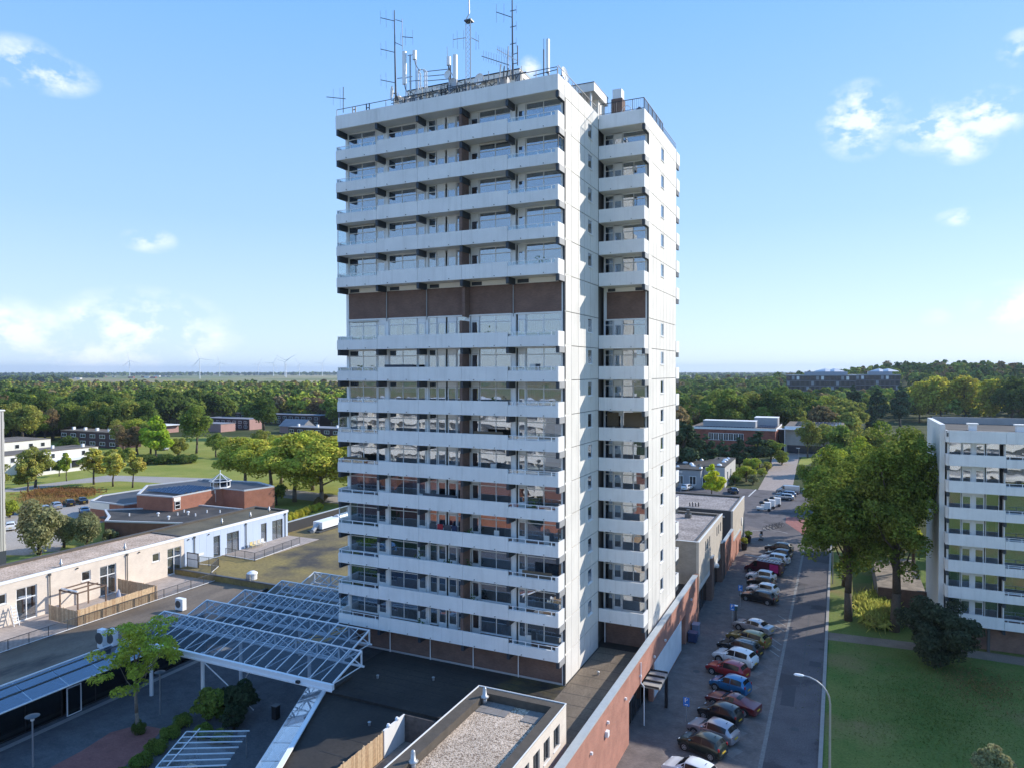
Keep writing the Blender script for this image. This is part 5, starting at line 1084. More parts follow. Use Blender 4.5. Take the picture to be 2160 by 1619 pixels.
for bx in ((-27,84.62,8.9,gx-.02,85.2,9.24),(-27,102.4,8.9,gx-.02,102.98,9.24),(gx-.6,85.2,8.9,gx-.02,102.4,9.24)): part('parapet', MB().box(*bx), FELT, g1)
for bx in ((-27,84.55,9.25,gx+.04,84.7,9.32),(gx-.1,84.7,9.25,gx+.04,103.04,9.32)): part('roof_trim', MB().box(*bx), FRAME, g1)
part('skylight', MB().lathe((-20.4,94.5,8.95), [(1.0,0),(1.0,.25),(.7,.45),(.05,.55)], 8), WMETAL, g1)
part('roof_duct', MB().box(-19.6,99.6,8.95,-18.8,100.4,9.5).tube((-19.2,100,9.5),(-19.2,100,10.1),.25), DSTEEL, g1)
# shop fronts below, between brown pillars
for y0, y1 in ((84.35,92.4),(94.35,101.2)):
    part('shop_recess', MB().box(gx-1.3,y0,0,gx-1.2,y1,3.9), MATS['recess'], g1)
    n = 3
    for i in range(n):
        a = y0+(y1-y0)*i/n; c = y0+(y1-y0)*(i+1)/n
        w = part('shop_window', MB().box(gx-.5,a,0,gx-.4,a+.08,3.85).box(gx-.5,a+.08,3.75,gx-.4,c,3.85).box(gx-.5,a+.08,2.55,gx-.4,c,2.65), DSTEEL, g1)
        for z0, z1 in ((.05,2.55),(2.65,3.75)): part('pane', MB().box(gx-.47,a+.06,z0,gx-.44,c,z1), SHOPG, w)
    part('fascia_board', MB().box(gx-.3,y0,3.4,gx+.02,y1,3.98), M('shop_fascia', (.62,.60,.57), .7, var=(1,.1)), g1)
for y0, y1, z in ((92.45,94.3,5.45),(101.25,103.0,5.45)): part('brown_pillar', MB().box(gx-.5,y0,0,gx+.25,y1,z), BROWNBRICK, g1); part('pillar_cap', MB().box(gx-.55,y0-.04,z+.001,gx+.3,y1+.04,z+.09), ALU_C, g1)
part('pillar_lamp', MB().lathe((gx+.1,97.3,3.1), [(.28,0),(.36,.25),(.25,.5),(.05,.6)], 10), WHITE, g1)
g2 = thing('shop_building', 'grey brick shop building with gravel roof at the end of the terrace', 'shop building', (-20, 121, 0))
part('wall', wall_with(gx, 113.9, 128.6, 0, 7.65, [(122.6,124.0,0.1,2.6),(123,124.2,5.2,6.6)][:1], None, .3), PALEBR, g2, kind='stuff')
part('wall', MB().box(-34,113.9,0,gx-.301,114.2,7.65).box(-34,128.3,0,gx-.301,128.6,7.65), M('shade_dark_wall', (.055,.055,.06), .7), g2, kind='stuff')  # front lies in shade; the darkness is put into the wall colour
part('gravel_roof', MB().box(-34,114.5,7.1,gx-.6,128.0,7.35), GRAVELG, g2)
for bx in ((-34,113.92,7.3,gx-.02,114.5,7.64),(-34,128.0,7.3,gx-.02,128.58,7.64),(gx-.6,114.5,7.3,gx-.02,128.0,7.64)): part('parapet', MB().box(*bx), FELT, g2)
part('roof_trim', MB().box(gx-.1,113.85,7.65,gx+.04,128.65,7.72), FRAME, g2)
part('gutter_band', MB().box(-34,113.6,6.6,gx-1.2,113.895,6.85), ALU, g2)
part('round_sign', MB().tube((gx+.02,124.8,4.0),(gx+.12,124.8,4.0),.7,k=18), WHITE, g2)
part('door_frame', MB().box(gx-.2,122.55,.05,gx-.05,122.65,2.6).box(gx-.2,123.95,.05,gx-.05,124.05,2.6).box(gx-.2,122.65,2.5,gx-.05,123.95,2.6), DSTEEL, g2)
roof_vent(-25.0, 117.4, 7.36, 'large grey roof cowl on the far gravel roof', 2.6)
for i in range(4): solo('roof_pipe', MB().lathe((-22.2+i*.45,117.0+.1*i,7.36), [(.09,0),(.09,.45+.1*(i%2)),(.14,.5+.1*(i%2)),(.05,.62+.1*(i%2))], 8), BLACK, 'small dark vent pipe in the cluster on the far gravel roof', 'vent pipe', (-22.2+i*.45,117+.1*i,7.36), 'dark pipes on the far gravel roof')
# lower red garden walls between the shops
for l, y0, y1, z, ops in (('taller red brick wall with pale capping between the two shop buildings',104.1,113.3,4.95,[(106.2,107.2,0,2.6),(109.3,110.1,0,2.7)]),('lower red brick wall with sloped white capping before the grey shop',113.35,122.4,3.1,[(116.4,117.1,0,2.5)])):
    t = thing('red_wall', l, 'wall', (gx, (y0+y1)/2, 0)); part('wall', wall_with(gx+.18, y0, y1, 0, z, ops, None, .35), REDBRICK, t, kind='stuff'); part('capping', MB().box(gx-.22,y0-.02,z+.001,gx+.23,y1+.02,z+.12), ALU_C, t)
    for a, c, z0, z1 in ops: part('door', MB().box(gx-.05,a,.02,gx+.02,c,z1), BLACK, t)
    if z > 4: part('end_pillar', MB().box(gx-.5,103.2,0,gx+.25,104.05,5.0), BLACK, t)
# planters with clipped balls, boxes, signs, meter
for y, l in ((126.6,'far tapered pot with clipped round bush by the shop wall'),(121.2,'near tapered pot with clipped round bush by the shop wall')):
    t = thing('planter', l, 'planter', (-14.1, y, 0), 'tapered pots by the shop wall'); part('pot', MB().lathe((-14.1,y,0), [(.35,0),(.55,1.15),(.48,1.16),(.46,1.05)], 14), BLACK, t)
def post_sign(x, y, h, label, second=None):
    t = thing('parking_sign', label, 'road sign', (x, y, 0), 'blue parking signs along the bays')
    part('post', MB().tube((x,y,0),(x,y,h+.02),.03,k=8), STEEL, t)
    pl = part('plate', MB().box(x-.25,y-.035,h-.72,x+.25,y-.031+.02,h), M('sign_blue', (.02,.17,.55), .4), t)
    f = MB().box(x-.13,y-.045,h-.40,x-.06,y-.036,h-.07)
    k = 8
    for i in range(k):
        a0, a1 = -math.pi/2+math.pi*i/k, -math.pi/2+math.pi*(i+1)/k
        f.quad((x-.06+.10*math.cos(a0),y-.045,h-.165+.095*math.sin(a0)),(x-.06+.17*math.cos(a0),y-.045,h-.165+.1*math.sin(a0)),(x-.06+.17*math.cos(a1),y-.045,h-.165+.1*math.sin(a1)),(x-.06+.10*math.cos(a1),y-.045,h-.165+.055*math.sin(a1)))
    part('letter', f, WHITE, t)
    part('arrow', MB().box(x-.12,y-.045,h-.62,x+.12,y-.036,h-.56).quad((x+.06,y-.046,h-.52),(x+.06,y-.046,h-.66),(x+.16,y-.046,h-.59)), WHITE, t)
post_sign(-11.35, 58.6, 2.5, 'blue parking sign across from the dark red coupe')
post_sign(-11.1, 84.2, 2.6, 'blue parking sign on a post beside the parking meter')
post_sign(-11.1, 91.6, 2.75, 'blue parking sign before the black estate car in the middle of the row')
t = thing('parking_meter', 'dark slim parking meter column beside a blue sign', 'parking meter', (-11.0, 86.4, 0)); part('column', MB().box(-11.14,86.26,0,-10.86,86.54,1.25), DSTEEL, t); part('head', MB().box(-11.22,86.2,1.251,-10.78,86.6,1.75), M('meter_green', (.04,.09,.10), .4), t); part('lid', MB().box(-11.24,86.18,1.751,-10.76,86.62,1.80), WMETAL, t)
t = thing('utility_box', 'blue grey utility cabinet against the red street wall', 'cabinet', (-14.4, 79.7, 0)); part('casing', MB().box(-14.75,79.2,.05,-14.05,80.2,1.25), M('cabinet_blue', (.17,.21,.29), .5), t); part('lid', MB().box(-14.8,79.15,1.251,-14.0,80.25,1.32), M('cabinet_blue', (.17,.21,.29)), t); part('plinth', MB().box(-14.7,79.25,0,-14.1,80.15,.05), KERB, t)
t = thing('waste_container', 'dark blue waste container beside the recessed door', 'container', (-14.3, 77.6, 0)); part('body', MB().box(-14.8,77.1,.12,-13.9,78.0,1.0), M('bin_blue', (.03,.05,.12), .5), t); part('lid', MB().box(-14.85,77.05,1.001,-13.85,78.05,1.1), M('bin_blue', (.03,.05,.12)), t)
for dx in (-.3,.3): part('wheel', MB().tube((-14.35+dx,77.15,.1),(-14.35+dx,77.3,.1),.1,k=8), BLACK, t)
# street lamp with curved arm at the right
t = thing('street_lamp', 'tall grey street lamp with curved arm over the road', 'street lamp', (-.45, 52, 0))
pts = [(-.45,52,0)]+[(-.45-1.75*(1-math.cos(a)),52,7.0+1.75*.92*math.sin(a)) for a in [R(q) for q in range(0,91,15)]]
part('pole', MB().path(pts, [.09,.065,.06,.055,.05,.05,.045,.04]), STEEL, t)
h = MB(); n0 = len(h.v)
h.lathe((0,0,0), [(.02,0),(.11,.12),(.15,.35),(.14,.6),(.05,.72)], 12)
h.v = [(-2.15-z*.98+.1, 52+x, 8.60+y*.55-(z*.02)) for x,y,z in h.v]
part('lamp_head', h, WMETAL, t, smooth=True)
for i, (x, y, l) in enumerate(((-.7,107,'slim street lamp among the trees on the road edge'),(-10.9,226,'slim lamp post on the pink path before the red school'),(-34.9,172.5,'short lamp post beside the white car in front of the low grey house'))):
    t = thing('street_lamp', l, 'street lamp', (x,y,0)); part('pole', MB().tube((x,y,0),(x,y,6.5 if i < 2 else 5),.07,.05,8), STEEL, t); part('lamp_head', MB().box(x-.7,y-.1,6.5 if i < 2 else 5,x+.3,y+.1,6.62 if i < 2 else 5.12), WMETAL, t)
# bicycles and the cargo bikes by the crossing
for i, (dx, dy) in enumerate(((0,0),(.5,1.0),(.9,2.0),(1.5,2.9),(2.0,3.9))):
    bicycle(-12.0+dx, 138.0+dy, .35+.1*i, ('first dark bicycle of the row by the crossing','second dark bicycle of the row by the crossing','middle dark bicycle of the row by the crossing','fourth dark bicycle of the row under the tree','last dark bicycle of the row under the tree')[i], 'bicycles parked by the crossing')
for i, (x, y, l) in enumerate(((-13.9,157.0,'white cargo bike nearest the shop, standing by the crossing'),(-13.3,160.3,'white cargo bike in the middle of the three'),(-12.4,163.4,'white cargo bike nearest the parked silver car'))):
    t = thing('cargo_bike', l, 'cargo bike', (x,y,0), 'white cargo bikes by the crossing')
    part('box', MB().prism([(x-.3,y-.5),(x+.9,y-.45),(x+.9,y+.45),(x-.3,y+.5)],.5,1.9), WHITE, t); part('canopy', MB().lathe((x-.8,y,1.5), [(.6,0),(.62,.3),(.4,.55),(.05,.62)], 12), BLACK, t); part('front', MB().prism([(x-1.9,y-.25),(x-.35,y-.45),(x-.35,y+.45),(x-1.9,y+.25)],.35,.8), WHITE, t)
    for wx, wy in ((-1.5,0),(.6,-.5),(.6,.5)): part('wheel', MB().tube((x+wx,y+wy-.06,.33),(x+wx,y+wy+.06,.33),.33,k=14), BLACK, t)
t = thing('mobility_scooter', 'dark mobility scooter standing on the pavement by the shops', 'scooter', (-12.3,129.6,0))
part('floor', MB().box(-12.5,128.9,.2,-12.1,130.3,.35), BLACK, t); part('seat', MB().box(-12.55,129.9,.75,-12.05,130.4,.85).box(-12.5,130.3,.85,-12.1,130.42,1.4), BLACK, t); part('seat_post', MB().box(-12.36,130.1,.35,-12.24,130.22,.75), STEEL, t); part('tiller', MB().bar((-12.3,129.0,.35),(-12.3,129.2,1.1),.07).bar((-12.6,129.2,1.1),(-12.0,129.2,1.1),.05), DSTEEL, t); part('basket', MB().box(-12.5,128.7,.8,-12.1,129.0,1.1), STEEL, t)
for dx, dy in ((-.28,-.6),(.28,-.6),(-.28,.5),(.28,.5)): part('wheel', MB().tube((-12.3+dx-.05,129.6+dy,.17),(-12.3+dx+.05,129.6+dy,.17),.17,k=12), BLACK, t)

# ================================================================== apartment slab on the right
ap = thing('apartment_block', 'white eight storey apartment slab with stacked balconies at the right edge', 'apartment block', (24, 93, 0))
ax0, ay, ayb, ag = 10.3, 87.0, 100.0, 88.35
part('end_wall', MB().box(ax0-.5, ay+1.0, 0, ax0, ayb, 23.75), M('pale_end_wall', (.70,.68,.64), .75, var=(.25,.08)), ap)
part('core_wall', MB().box(ax0+.01, ag+2.0, 0, 42, ayb-.2, 23.0), INTERIOR, ap)
part('roof_deck', MB().box(ax0+.01, ay+.2, 23.0, 42, ayb-.3, 23.12), BITUMEN, ap)
part('rear_parapet', MB().box(ax0+.01, ayb-.25, 22.6, 42, ayb, 23.9), GREYP, ap)
part('base_wall', MB().box(ax0+.02, ag, 0, 42, ag+.3, 2.66), brick('slab_base_brick', (.27,.16,.12), (.22,.13,.10), (.2,.16,.14)), ap)
part('base_column', MB().box(14.2,ay+.5,0,14.45,ay+.9,2.6), DSTEEL, ap)
jx = [10.55, 15.6, 20.6, 25.6, 30.6]
part('roof_terrace_edge', MB().box(ax0+.02,ay+.05,22.55,42,ay+.35,22.95), DSTEEL, ap)
aw_fl = [22.3-0*2.8]
for k in range(7):
    zt = 20.7-2.8*k; zf = zt-1.05; zs = zt-1.22; ceil = zt+2.8-1.24
    part('floor_slab', MB().box(ax0+.02, ay+.13, zs, 42, ag+2.0, zf), SOFFIT, ap)
    for i in range(4):
        low = i % 2 == 1
        part('parapet_panel', MB().box(jx[i]+.012, ay, zs, jx[i+1]-.012, ay+.12, zt-.36 if low else zt), WHITE, ap)
        if low:
            b = MB().bar((jx[i],ay+.06,zt-.02),(jx[i+1],ay+.06,zt-.02),.05,.04)
            for q in range(5): x = jx[i]+.3+q*1.1; b.box(x-.03,ay+.03,zt-.36,x+.03,ay+.09,zt-.03)
            part('railing', b, WMETAL, ap)
        part('beam', MB().box(jx[i]-.15, ay+.14, zs-.5, jx[i]+.1, ag-.05, zs-.003), DARKP, ap)
    part('parapet_return', MB().prism([(ax0,ay+.98),(ax0,ay+.3),(ax0+.24,ay),(ax0+.24,ay+.12),(ax0+.12,ay+.35),(ax0+.12,ay+.98)], zs, zt), WHITE, ap)
    if k < 8:
        H = ceil-zf
        for i in range(4):
            a = jx[i]
            part('screen_wall', MB().box(a-.05, ay+.7, zf, a+.05, ag-.02, ceil-.5), WHITE, ap)
            if i % 2 == 0:
                add_window(ap, a+.15, ag, zf+.62, 1.15, H-.70, (), None, None); add_door(ap, a+1.36, ag, zf+.06, .85, 2.1, lowpanel=.7)
                add_door(ap, a+2.55, ag, zf+.06, .85, 2.1, lowpanel=.7); add_window(ap, a+3.5, ag, zf+.62, 1.2, H-.70, (), None, None)
                part('infill_panel', MB().box(a+2.22,ag,zf,a+2.54,ag+.1,zf+H).box(a+1.36,ag+.01,zf+2.17,a+2.21,ag+.1,zf+H).box(a+2.55,ag+.01,zf+2.17,a+3.4,ag+.1,zf+H), FRAME, ap)
                part('sill_wall', MB().box(a+.1,ag+.02,zf,a+1.33,ag+.14,zf+.57).box(a+3.45,ag+.02,zf,a+4.85,ag+.14,zf+.57), FRAME, ap)
            else:
                add_window(ap, a+.12, ag, zf+.55, 4.0, H-.62, (2.0,), None, rt.choice(('dark','open','open','net','half'))); add_door(ap, a+4.15, ag, zf+.06, .8, 2.1)
                part('sill_wall', MB().box(a+.1,ag+.02,zf,a+4.12,ag+.14,zf+.5), BROWNBRICK, ap)
    part('interior_wall', MB().box(ax0+.1, ag+1.5, zf, 31, ag+1.6, ceil), INTERIOR, ap)
for i in range(4): part('roof_fascia', MB().box(jx[i]+.012, ay, 21.95, jx[i+1]-.012, ay+.12, 23.2), WHITE, ap)
part('roof_fascia', MB().prism([(ax0,ay+.98),(ax0,ay+.3),(ax0+.24,ay),(ax0+.24,ay+.12),(ax0+.12,ay+.35),(ax0+.12,ay+.98)], 21.95, 23.2), WHITE, ap)
part('roof_soffit', MB().box(ax0+.02, ay+.13, 21.93, 42, ag+1.5, 22.1), SOFFIT, ap)
for x, l in ((12.9,1),(17.1,2)):
    o = part('roof_vent_box', MB().box(x-.35,ay+1.6,23.12,x+.35,ay+2.4,23.75), WMETAL, ap); part('vent_lid', MB().box(x-.5,ay+1.5,23.76,x+.5,ay+2.5,23.9), SOFFIT, o)
# low brown retaining wall and terrace left of it
t = thing('retaining_wall', 'low brown brick retaining wall left of the white apartment slab', 'wall', (7.5, 98.5, 0)); part('wall', MB().box(4.5,98.5,0,9.75,98.9,2.6), BROWNBRICK, t); part('planting_bed', MB().box(4.5,98.91,0,9.75,116,2.3), blend2('bed_stone', (.17,.14,.11), (.28,.23,.18), 1.2), t)
# corrugated end of the left apartment block at the picture edge
lf = thing('apartment_block', 'grey ribbed end wall of an apartment block at the left edge', 'apartment block', (-122, 60, 0))
RIB = M('ribbed_cladding', (.50,.48,.45), .6)
part('wall', MB().box(-150,50,.0,-116.05,65,23.6), M('cladding_back', (.42,.40,.38), .7), lf)
for i in range(46): part('rib', MB().box(-116.049,50.0+i*.325,2.2,-115.9,50.2+i*.325,23.5), RIB, lf)
part('roof_trim', MB().box(-150,49.9,23.601,-115.85,65.1,23.8), WHITE, lf); part('base_wall', MB().box(-116.04,50,0,-115.95,65,2.19), DARKP, lf)
for q in range(8): part('band', MB().box(-150,65.001,2+q*2.7,-116.1,65.06,3.1+q*2.7), WHITE, lf)
# ================================================================== brick community hall with lantern roof
hall = thing('community_hall', 'red brick hall with glazed roof lantern and solar panels among the lawns', 'hall', (-112, 98, 0))
HB = brick('hall_brick', (.37,.155,.10), (.31,.125,.083), (.28,.17,.13), .22, .065, .006, .85, big=.12)
ROOFH = blend2('hall_roof', (.05,.05,.055), (.085,.085,.09), .3, .35, .65, .6, spec=.4)
TRIM = M('zinc_trim', (.50,.52,.54), .5)
def flat_block(root, pts, z0, z1, wall, roof, name='wall', up=.25):
    part(name, MB().prism(pts, z0, z1), wall, root)
    c = Vector((sum(p[0] for p in pts)/len(pts), sum(p[1] for p in pts)/len(pts)))
    def ins(d): return [tuple(Vector(p)+(c-Vector(p)).normalized()*d) for p in pts]
    a, b = pts, ins(.45); mb = MB(); n = len(pts)
    for i in range(n): mb.quad((*a[i],z1+up),(*a[(i+1)%n],z1+up),(*b[(i+1)%n],z1+up),(*b[i],z1+up)); mb.quad((*a[i],z1+.002),(*a[(i+1)%n],z1+.002),(*a[(i+1)%n],z1+up),(*a[i],z1+up)); mb.quad((*b[i],z1+up),(*b[(i+1)%n],z1+up),(*b[(i+1)%n],z1+.01),(*b[i],z1+.01))
    part('roof_edge', mb, TRIM, root); part('roof', MB().prism(ins(.46), z1+.003, z1+.03), roof, root)
flat_block(hall, [(-113.3,92.7),(-113.3,102.5),(-112.5,103.8),(-106.5,103.6),(-104.8,110.0),(-112,113),(-126,111),(-130,100),(-122,91.8)], 0, 5.95, HB, ROOFH)
flat_block(hall, [(-119.6,84.2),(-116.4,81.3),(-101.5,86.0),(-101.8,99.5),(-113.0,99.2),(-121,92),(-126,88)], 0, 3.35, brick('annex_brick', (.20,.09,.06), (.16,.075,.05), (.16,.11,.09)), BITUMEN, 'annex_wall')
flat_block(hall, [(-136,92.0),(-126,92.0),(-124.5,97),(-139,107),(-140,97)], 0, 3.6, HB, ROOFH, 'wing_wall')
part('fascia', MB().box(-136,91.93,2.3,-130.2,91.99,3.6), SOFFIT, hall)
for y0, y1, z0, z1 in ((93.1,94.3,3.7,5.2),(102.6,103.7,3.5,5.2)):
    o = part('window', MB().box(-113.29,y0,z0,-113.2,y1,z0+.1).box(-113.29,y0,z1-.1,-113.2,y1,z1).box(-113.29,y0,(z0+z1)/2-.05,-113.2,y1,(z0+z1)/2+.05).box(-113.29,y0,z0+.1,-113.2,y0+.08,z1-.1).box(-113.29,y1-.08,z0+.1,-113.2,y1,z1-.1), FRAME, hall)
    part('pane', MB().box(-113.27,y0+.05,z0+.05,-113.23,y1-.05,z1-.05), glass('dark_pane', (.1,.12,.14), .1, .8, .003) if 'dark_pane' not in MATS else MATS['dark_pane'], o)
part('light_panel', MB().box(-113.29,92.9,5.25,-113.22,94.4,5.9).box(-113.29,102.4,5.25,-113.22,103.8,5.9), SOFFIT, hall)
SOLAR = M('solar_panel', (.03,.045,.09), .18, spec=.7)
b = MB(); b2 = MB()
for r in range(9):
    y = 95.0+r*.85
    for q in range(11 if r < 7 else 8):
        x = -123.5+q*1.02+.35*r
        if x > -114: continue
        b.quad((x,y,6.25),(x+.98,y,6.25),(x+.98,y+.55,6.52),(x,y+.55,6.52)); b2.quad((x,y+.56,6.52),(x+.98,y+.56,6.52),(x+.98,y+.58,6.22),(x,y+.58,6.22))
part('solar_panel', b, SOLAR, hall, kind='stuff'); part('solar_back', b2, ALU, hall, kind='stuff')
lt = MB(); cx, cy = -113.6, 104.2
lt.lathe((cx,cy,6.2), [(1.9,0),(1.9,.25)], 8); o = part('lantern_base', lt, WMETAL, hall)
for i in range(8):
    a0, a1 = 2*math.pi*i/8, 2*math.pi*(i+1)/8
    p = lambda a, r, z: (cx+r*math.cos(a), cy+r*math.sin(a), z)
    part('lantern_post', MB().bar(p(a0,1.8,6.45), p(a0,1.8,7.5), .12), WMETAL, o); part('lantern_rib', MB().bar(p(a0,2.1,7.55), p(a0,.05,9.0), .09), WMETAL, o)
    part('lantern_pane', MB().quad(p(a0,1.78,6.45),p(a1,1.78,6.45),p(a1,1.78,7.5),p(a0,1.78,7.5)), MATS['dark_pane'], o)
    part('lantern_roof_pane', MB().quad(p(a0,2.1,7.55),p(a1,2.1,7.55),(cx,cy,9.0)), CGLASS, o)
    part('lantern_edge', MB().bar(p(a0,2.1,7.55), p(a1,2.1,7.55), .14), WMETAL, o)
part('finial', MB().lathe((cx,cy,9.0), [(.12,0),(.05,.2),(.1,.5),(.02,.7)], 8), WMETAL, o)
for p_, q_ in (((-119.5,84.5),(-124.5,91.2)),): part('entrance_roof', MB().box(-124.5,86.0,2.4,-119.0,88.2,2.65), ROOFH, hall)
part('entrance_board', MB().box(-122.0,88.0,2.2,-117.9,88.06,3.3), SOFFIT, hall) 
for i, (x, y) in enumerate(((-107.8,87.3),(-105.9,91.4),(-106.5,94.5),(-112.1,88.6),(-117.0,86.5),(-110.7,93.0),(-108.1,91.7),(-104.3,95.5),(-109.5,90.6))):
    solo('roof_vent', MB().lathe((x,y,3.38), [(.14,0),(.14,.4),(.28,.45),(.28,.6),(.05,.7)] if i % 3 == 0 else [(.11,0),(.11,.5),(.02,.52)], 8), WMETAL, 'small white vent on the dark flat roof of the brick hall', 'roof vent', (x,y,3.38), 'white vents on the hall roof')
# ================================================================== houses and terraces of the park
HW = M('white_render', (.74,.71,.66), .8, var=(.4,.05)); WINDK = M('dark_window', (.03,.035,.045), .12, spec=.8)
def win_x(root, x, y, z, w, h):
    o = part('window', MB().box(x,y,z,x+.05,y+w,z+.12).box(x,y,z+h-.12,x+.05,y+w,z+h).box(x,y,z+.12,x+.05,y+.1,z+h-.12).box(x,y+w-.1,z+.12,x+.05,y+w,z+h-.12), FRAME, root); part('pane', MB().box(x+.005,y+.09,z+.11,x+.025,y+w-.09,z+h-.11), WINDK, o)
def win_y(root, x, y, z, w, h, fr=None):
    o = part('window', MB().box(x,y-.05,z,x+w,y,z+.12).box(x,y-.05,z+h-.12,x+w,y,z+h).box(x,y-.05,z+.12,x+.12,y,z+h-.12).box(x+w-.12,y-.05,z+.12,x+w,y,z+h-.12).box(x+w/2-.05,y-.05,z+.12,x+w/2+.05,y,z+h-.12), fr or FRAME, root); part('pane', MB().box(x+.1,y-.025,z+.1,x+w-.1,y-.005,z+h-.1), WINDK, o)
wh = thing('white_house_row', 'row of white flat roofed houses with garden veranda in the park', 'house row', (-222, 135, 0))
part('wall', MB().box(-228,112,0,-216,149,5.6), HW, wh); part('roof', MB().box(-228.1,111.9,5.601,-215.9,149.1,5.75), BROWNROOF, wh)
for y in (122.5,127.5,134,137.5,143.5,146.8): win_x(wh, -215.999, y, 3.4, 1.3, 1.6)
part('veranda_roof', MB().prism([(-215.9,124),(-209.5,124),(-209.5,143),(-215.9,143)],3.0,3.2), HW, wh)
for y in (124.2,130,136,142.8): part('veranda_post', MB().box(-209.8,y-.1,0,-209.6,y+.1,3.0), FRAME, wh)
part('painted_veranda_shade', MB().box(-215.95,124.2,.1,-215.9,142.8,2.9), WINDK, wh); part('garden_wall', MB().box(-207.5,122,0,-207.2,147,1.0), HW, wh)  # dark sheet on the wall painted in for shade under the veranda
for x, y, s in ((-221,131,.8),(-223,139,.6),(-219,146,.7)): part('chimney', MB().box(x-s/2,y-s/2,5.76,x+s/2,y+s/2,6.7), WMETAL, wh)
w2 = thing('white_house_row', 'farther white flat roofed house with small dark windows at the left', 'house row', (-258, 150, 0))
part('wall', MB().box(-272,135,0,-253,157,6.0), HW, w2); part('roof', MB().box(-272.1,134.9,6.001,-252.9,157.1,6.15), BROWNROOF, w2)
for y in (140,145,149.5,153.5): win_x(w2, -252.999, y, 3.6, 1.5, 1.5)
for x in (-268,-262,-257): win_y(w2, x, 135, 3.7, 1.5, 1.3)
DKBR = brick('dark_brown_brick', (.085,.042,.040), (.065,.034,.033), (.08,.06,.06)); PINK = M('pink_render', (.42,.25,.22), .85, var=(.5,.08)); GREYROOF = M('grey_felt_roof', (.22,.22,.24), .7, var=(.3,.15))
def dark_row(label, x0, x1, y0, d, h, n, end=True, roof=None, vents=0):
    t = thing('terraced_row', label, 'terraced houses', ((x0+x1)/2, y0, 0)); part('wall', MB().box(x0,y0,0,x1,y0+d,h), DKBR, t); part('roof', MB().box(x0-.1,y0-.1,h+.001,x1+.1,y0+d+.1,h+.22), roof or GREYROOF, t)
    if end: part('end_wall', MB().box(x1+.001,y0+.3,0,x1+.12,y0+d-.3,h-.1), PINK, t)
    s = (x1-x0)/n
    for i in range(n):
        for z in ((.9, h-2.3) if h > 5 else (h-2.3,)): win_y(t, x0+s*i+.5, y0-.002, z, s*.55, 1.45)
    for i in range(vents): x = x0+3+i*(x1-x0-6)/max(1,vents-1); part('roof_vent', MB().box(x-.4,y0+3,h+.221,x+.4,y0+4,h+1.3), WMETAL, t)
dark_row('dark brown terrace with white roof vents behind the yellowing park trees', -286, -251, 181.5, 9.5, 6.0, 6, False, BROWNROOF, 5)
dark_row('dark terrace with pink end wall, second row behind the autumn trees', -303, -272, 268, 9, 5.4, 8)
dark_row('long dark terrace farthest back beneath the wood', -318, -256, 303, 9, 5.6, 14, False)
dark_row('dark terrace with grey roof half hidden by the tower and autumn trees', -226, -176, 246, 9, 4.6, 10, False, None, 5)
t = thing('pink_house', 'low house with pink rendered gable among park trees', 'house', (-282, 250, 0)); part('wall', MB().box(-290,252.8,0,-275,262,3.9), PINK, t); part('roof', MB().box(-290.2,252.6,3.901,-274.8,262.2,4.1), GREYROOF, t)
t = thing('pink_house', 'low house with pale canopy left of the tall green tree', 'house', (-300, 238, 0)); part('wall', MB().box(-312,238,0,-296,246,3.6), PINK, t); part('roof', MB().box(-312.5,236,3.601,-294,246.4,3.85), WHITE, t); [part('post', MB().box(x-.15,236.2,0,x+.15,236.5,3.6), FRAME, t) for x in (-311,-303,-295)]
t = thing('pink_house', 'small house with grey pitched roof behind the autumn trees', 'house', (-238, 262, 0)); part('wall', MB().box(-246,262,0,-232,271,3.4), PINK, t)
b = MB(); b.quad((-246.4,261.5,3.3),(-231.6,261.5,3.3),(-231.6,266.5,6.6),(-246.4,266.5,6.6)); b.quad((-246.4,271.5,3.3),(-246.4,266.5,6.6),(-231.6,266.5,6.6),(-231.6,271.5,3.3)); b.quad((-231.9,262,3.3),(-231.9,271,3.3),(-231.9,266.5,6.5)); b.quad((-246,262,3.3),(-246,266.5,6.5),(-246,271,3.3)); part('roof', b, GREYROOF, t)
# roofs glimpsed in the wood
for i, (x, y, z, l) in enumerate(((-350,395,5.2,'white house glimpsed between dark trees left of the turbine'),(-470,420,5.6,'pale house roof showing in the wood below the turbines'),(-330,520,5.4,'dark pitched roof among the trees left of the tower'),(-505,330,5.2,'red roofed house showing between the big trees at the left'))):
    t = thing('wood_house', l, 'house', (x,y,0)); part('wall', MB().box(x-6,y,0,x+6,y+8,z-1.5), HW, t); b = MB(); b.quad((x-6.3,y-.4,z-1.6),(x+6.3,y-.4,z-1.6),(x+6.3,y+4,z+1.6),(x-6.3,y+4,z+1.6)); b.quad((x-6.3,y+8.4,z-1.6),(x-6.3,y+4,z+1.6),(x+6.3,y+4,z+1.6),(x+6.3,y+8.4,z-1.6)); b.quad((x+5.9,y,z-1.5),(x+5.9,y+8,z-1.5),(x+5.9,y+4,z+1.5)); part('roof', b, GREYROOF if i != 3 else M('red_tiles', (.27,.09,.06), .8), t)
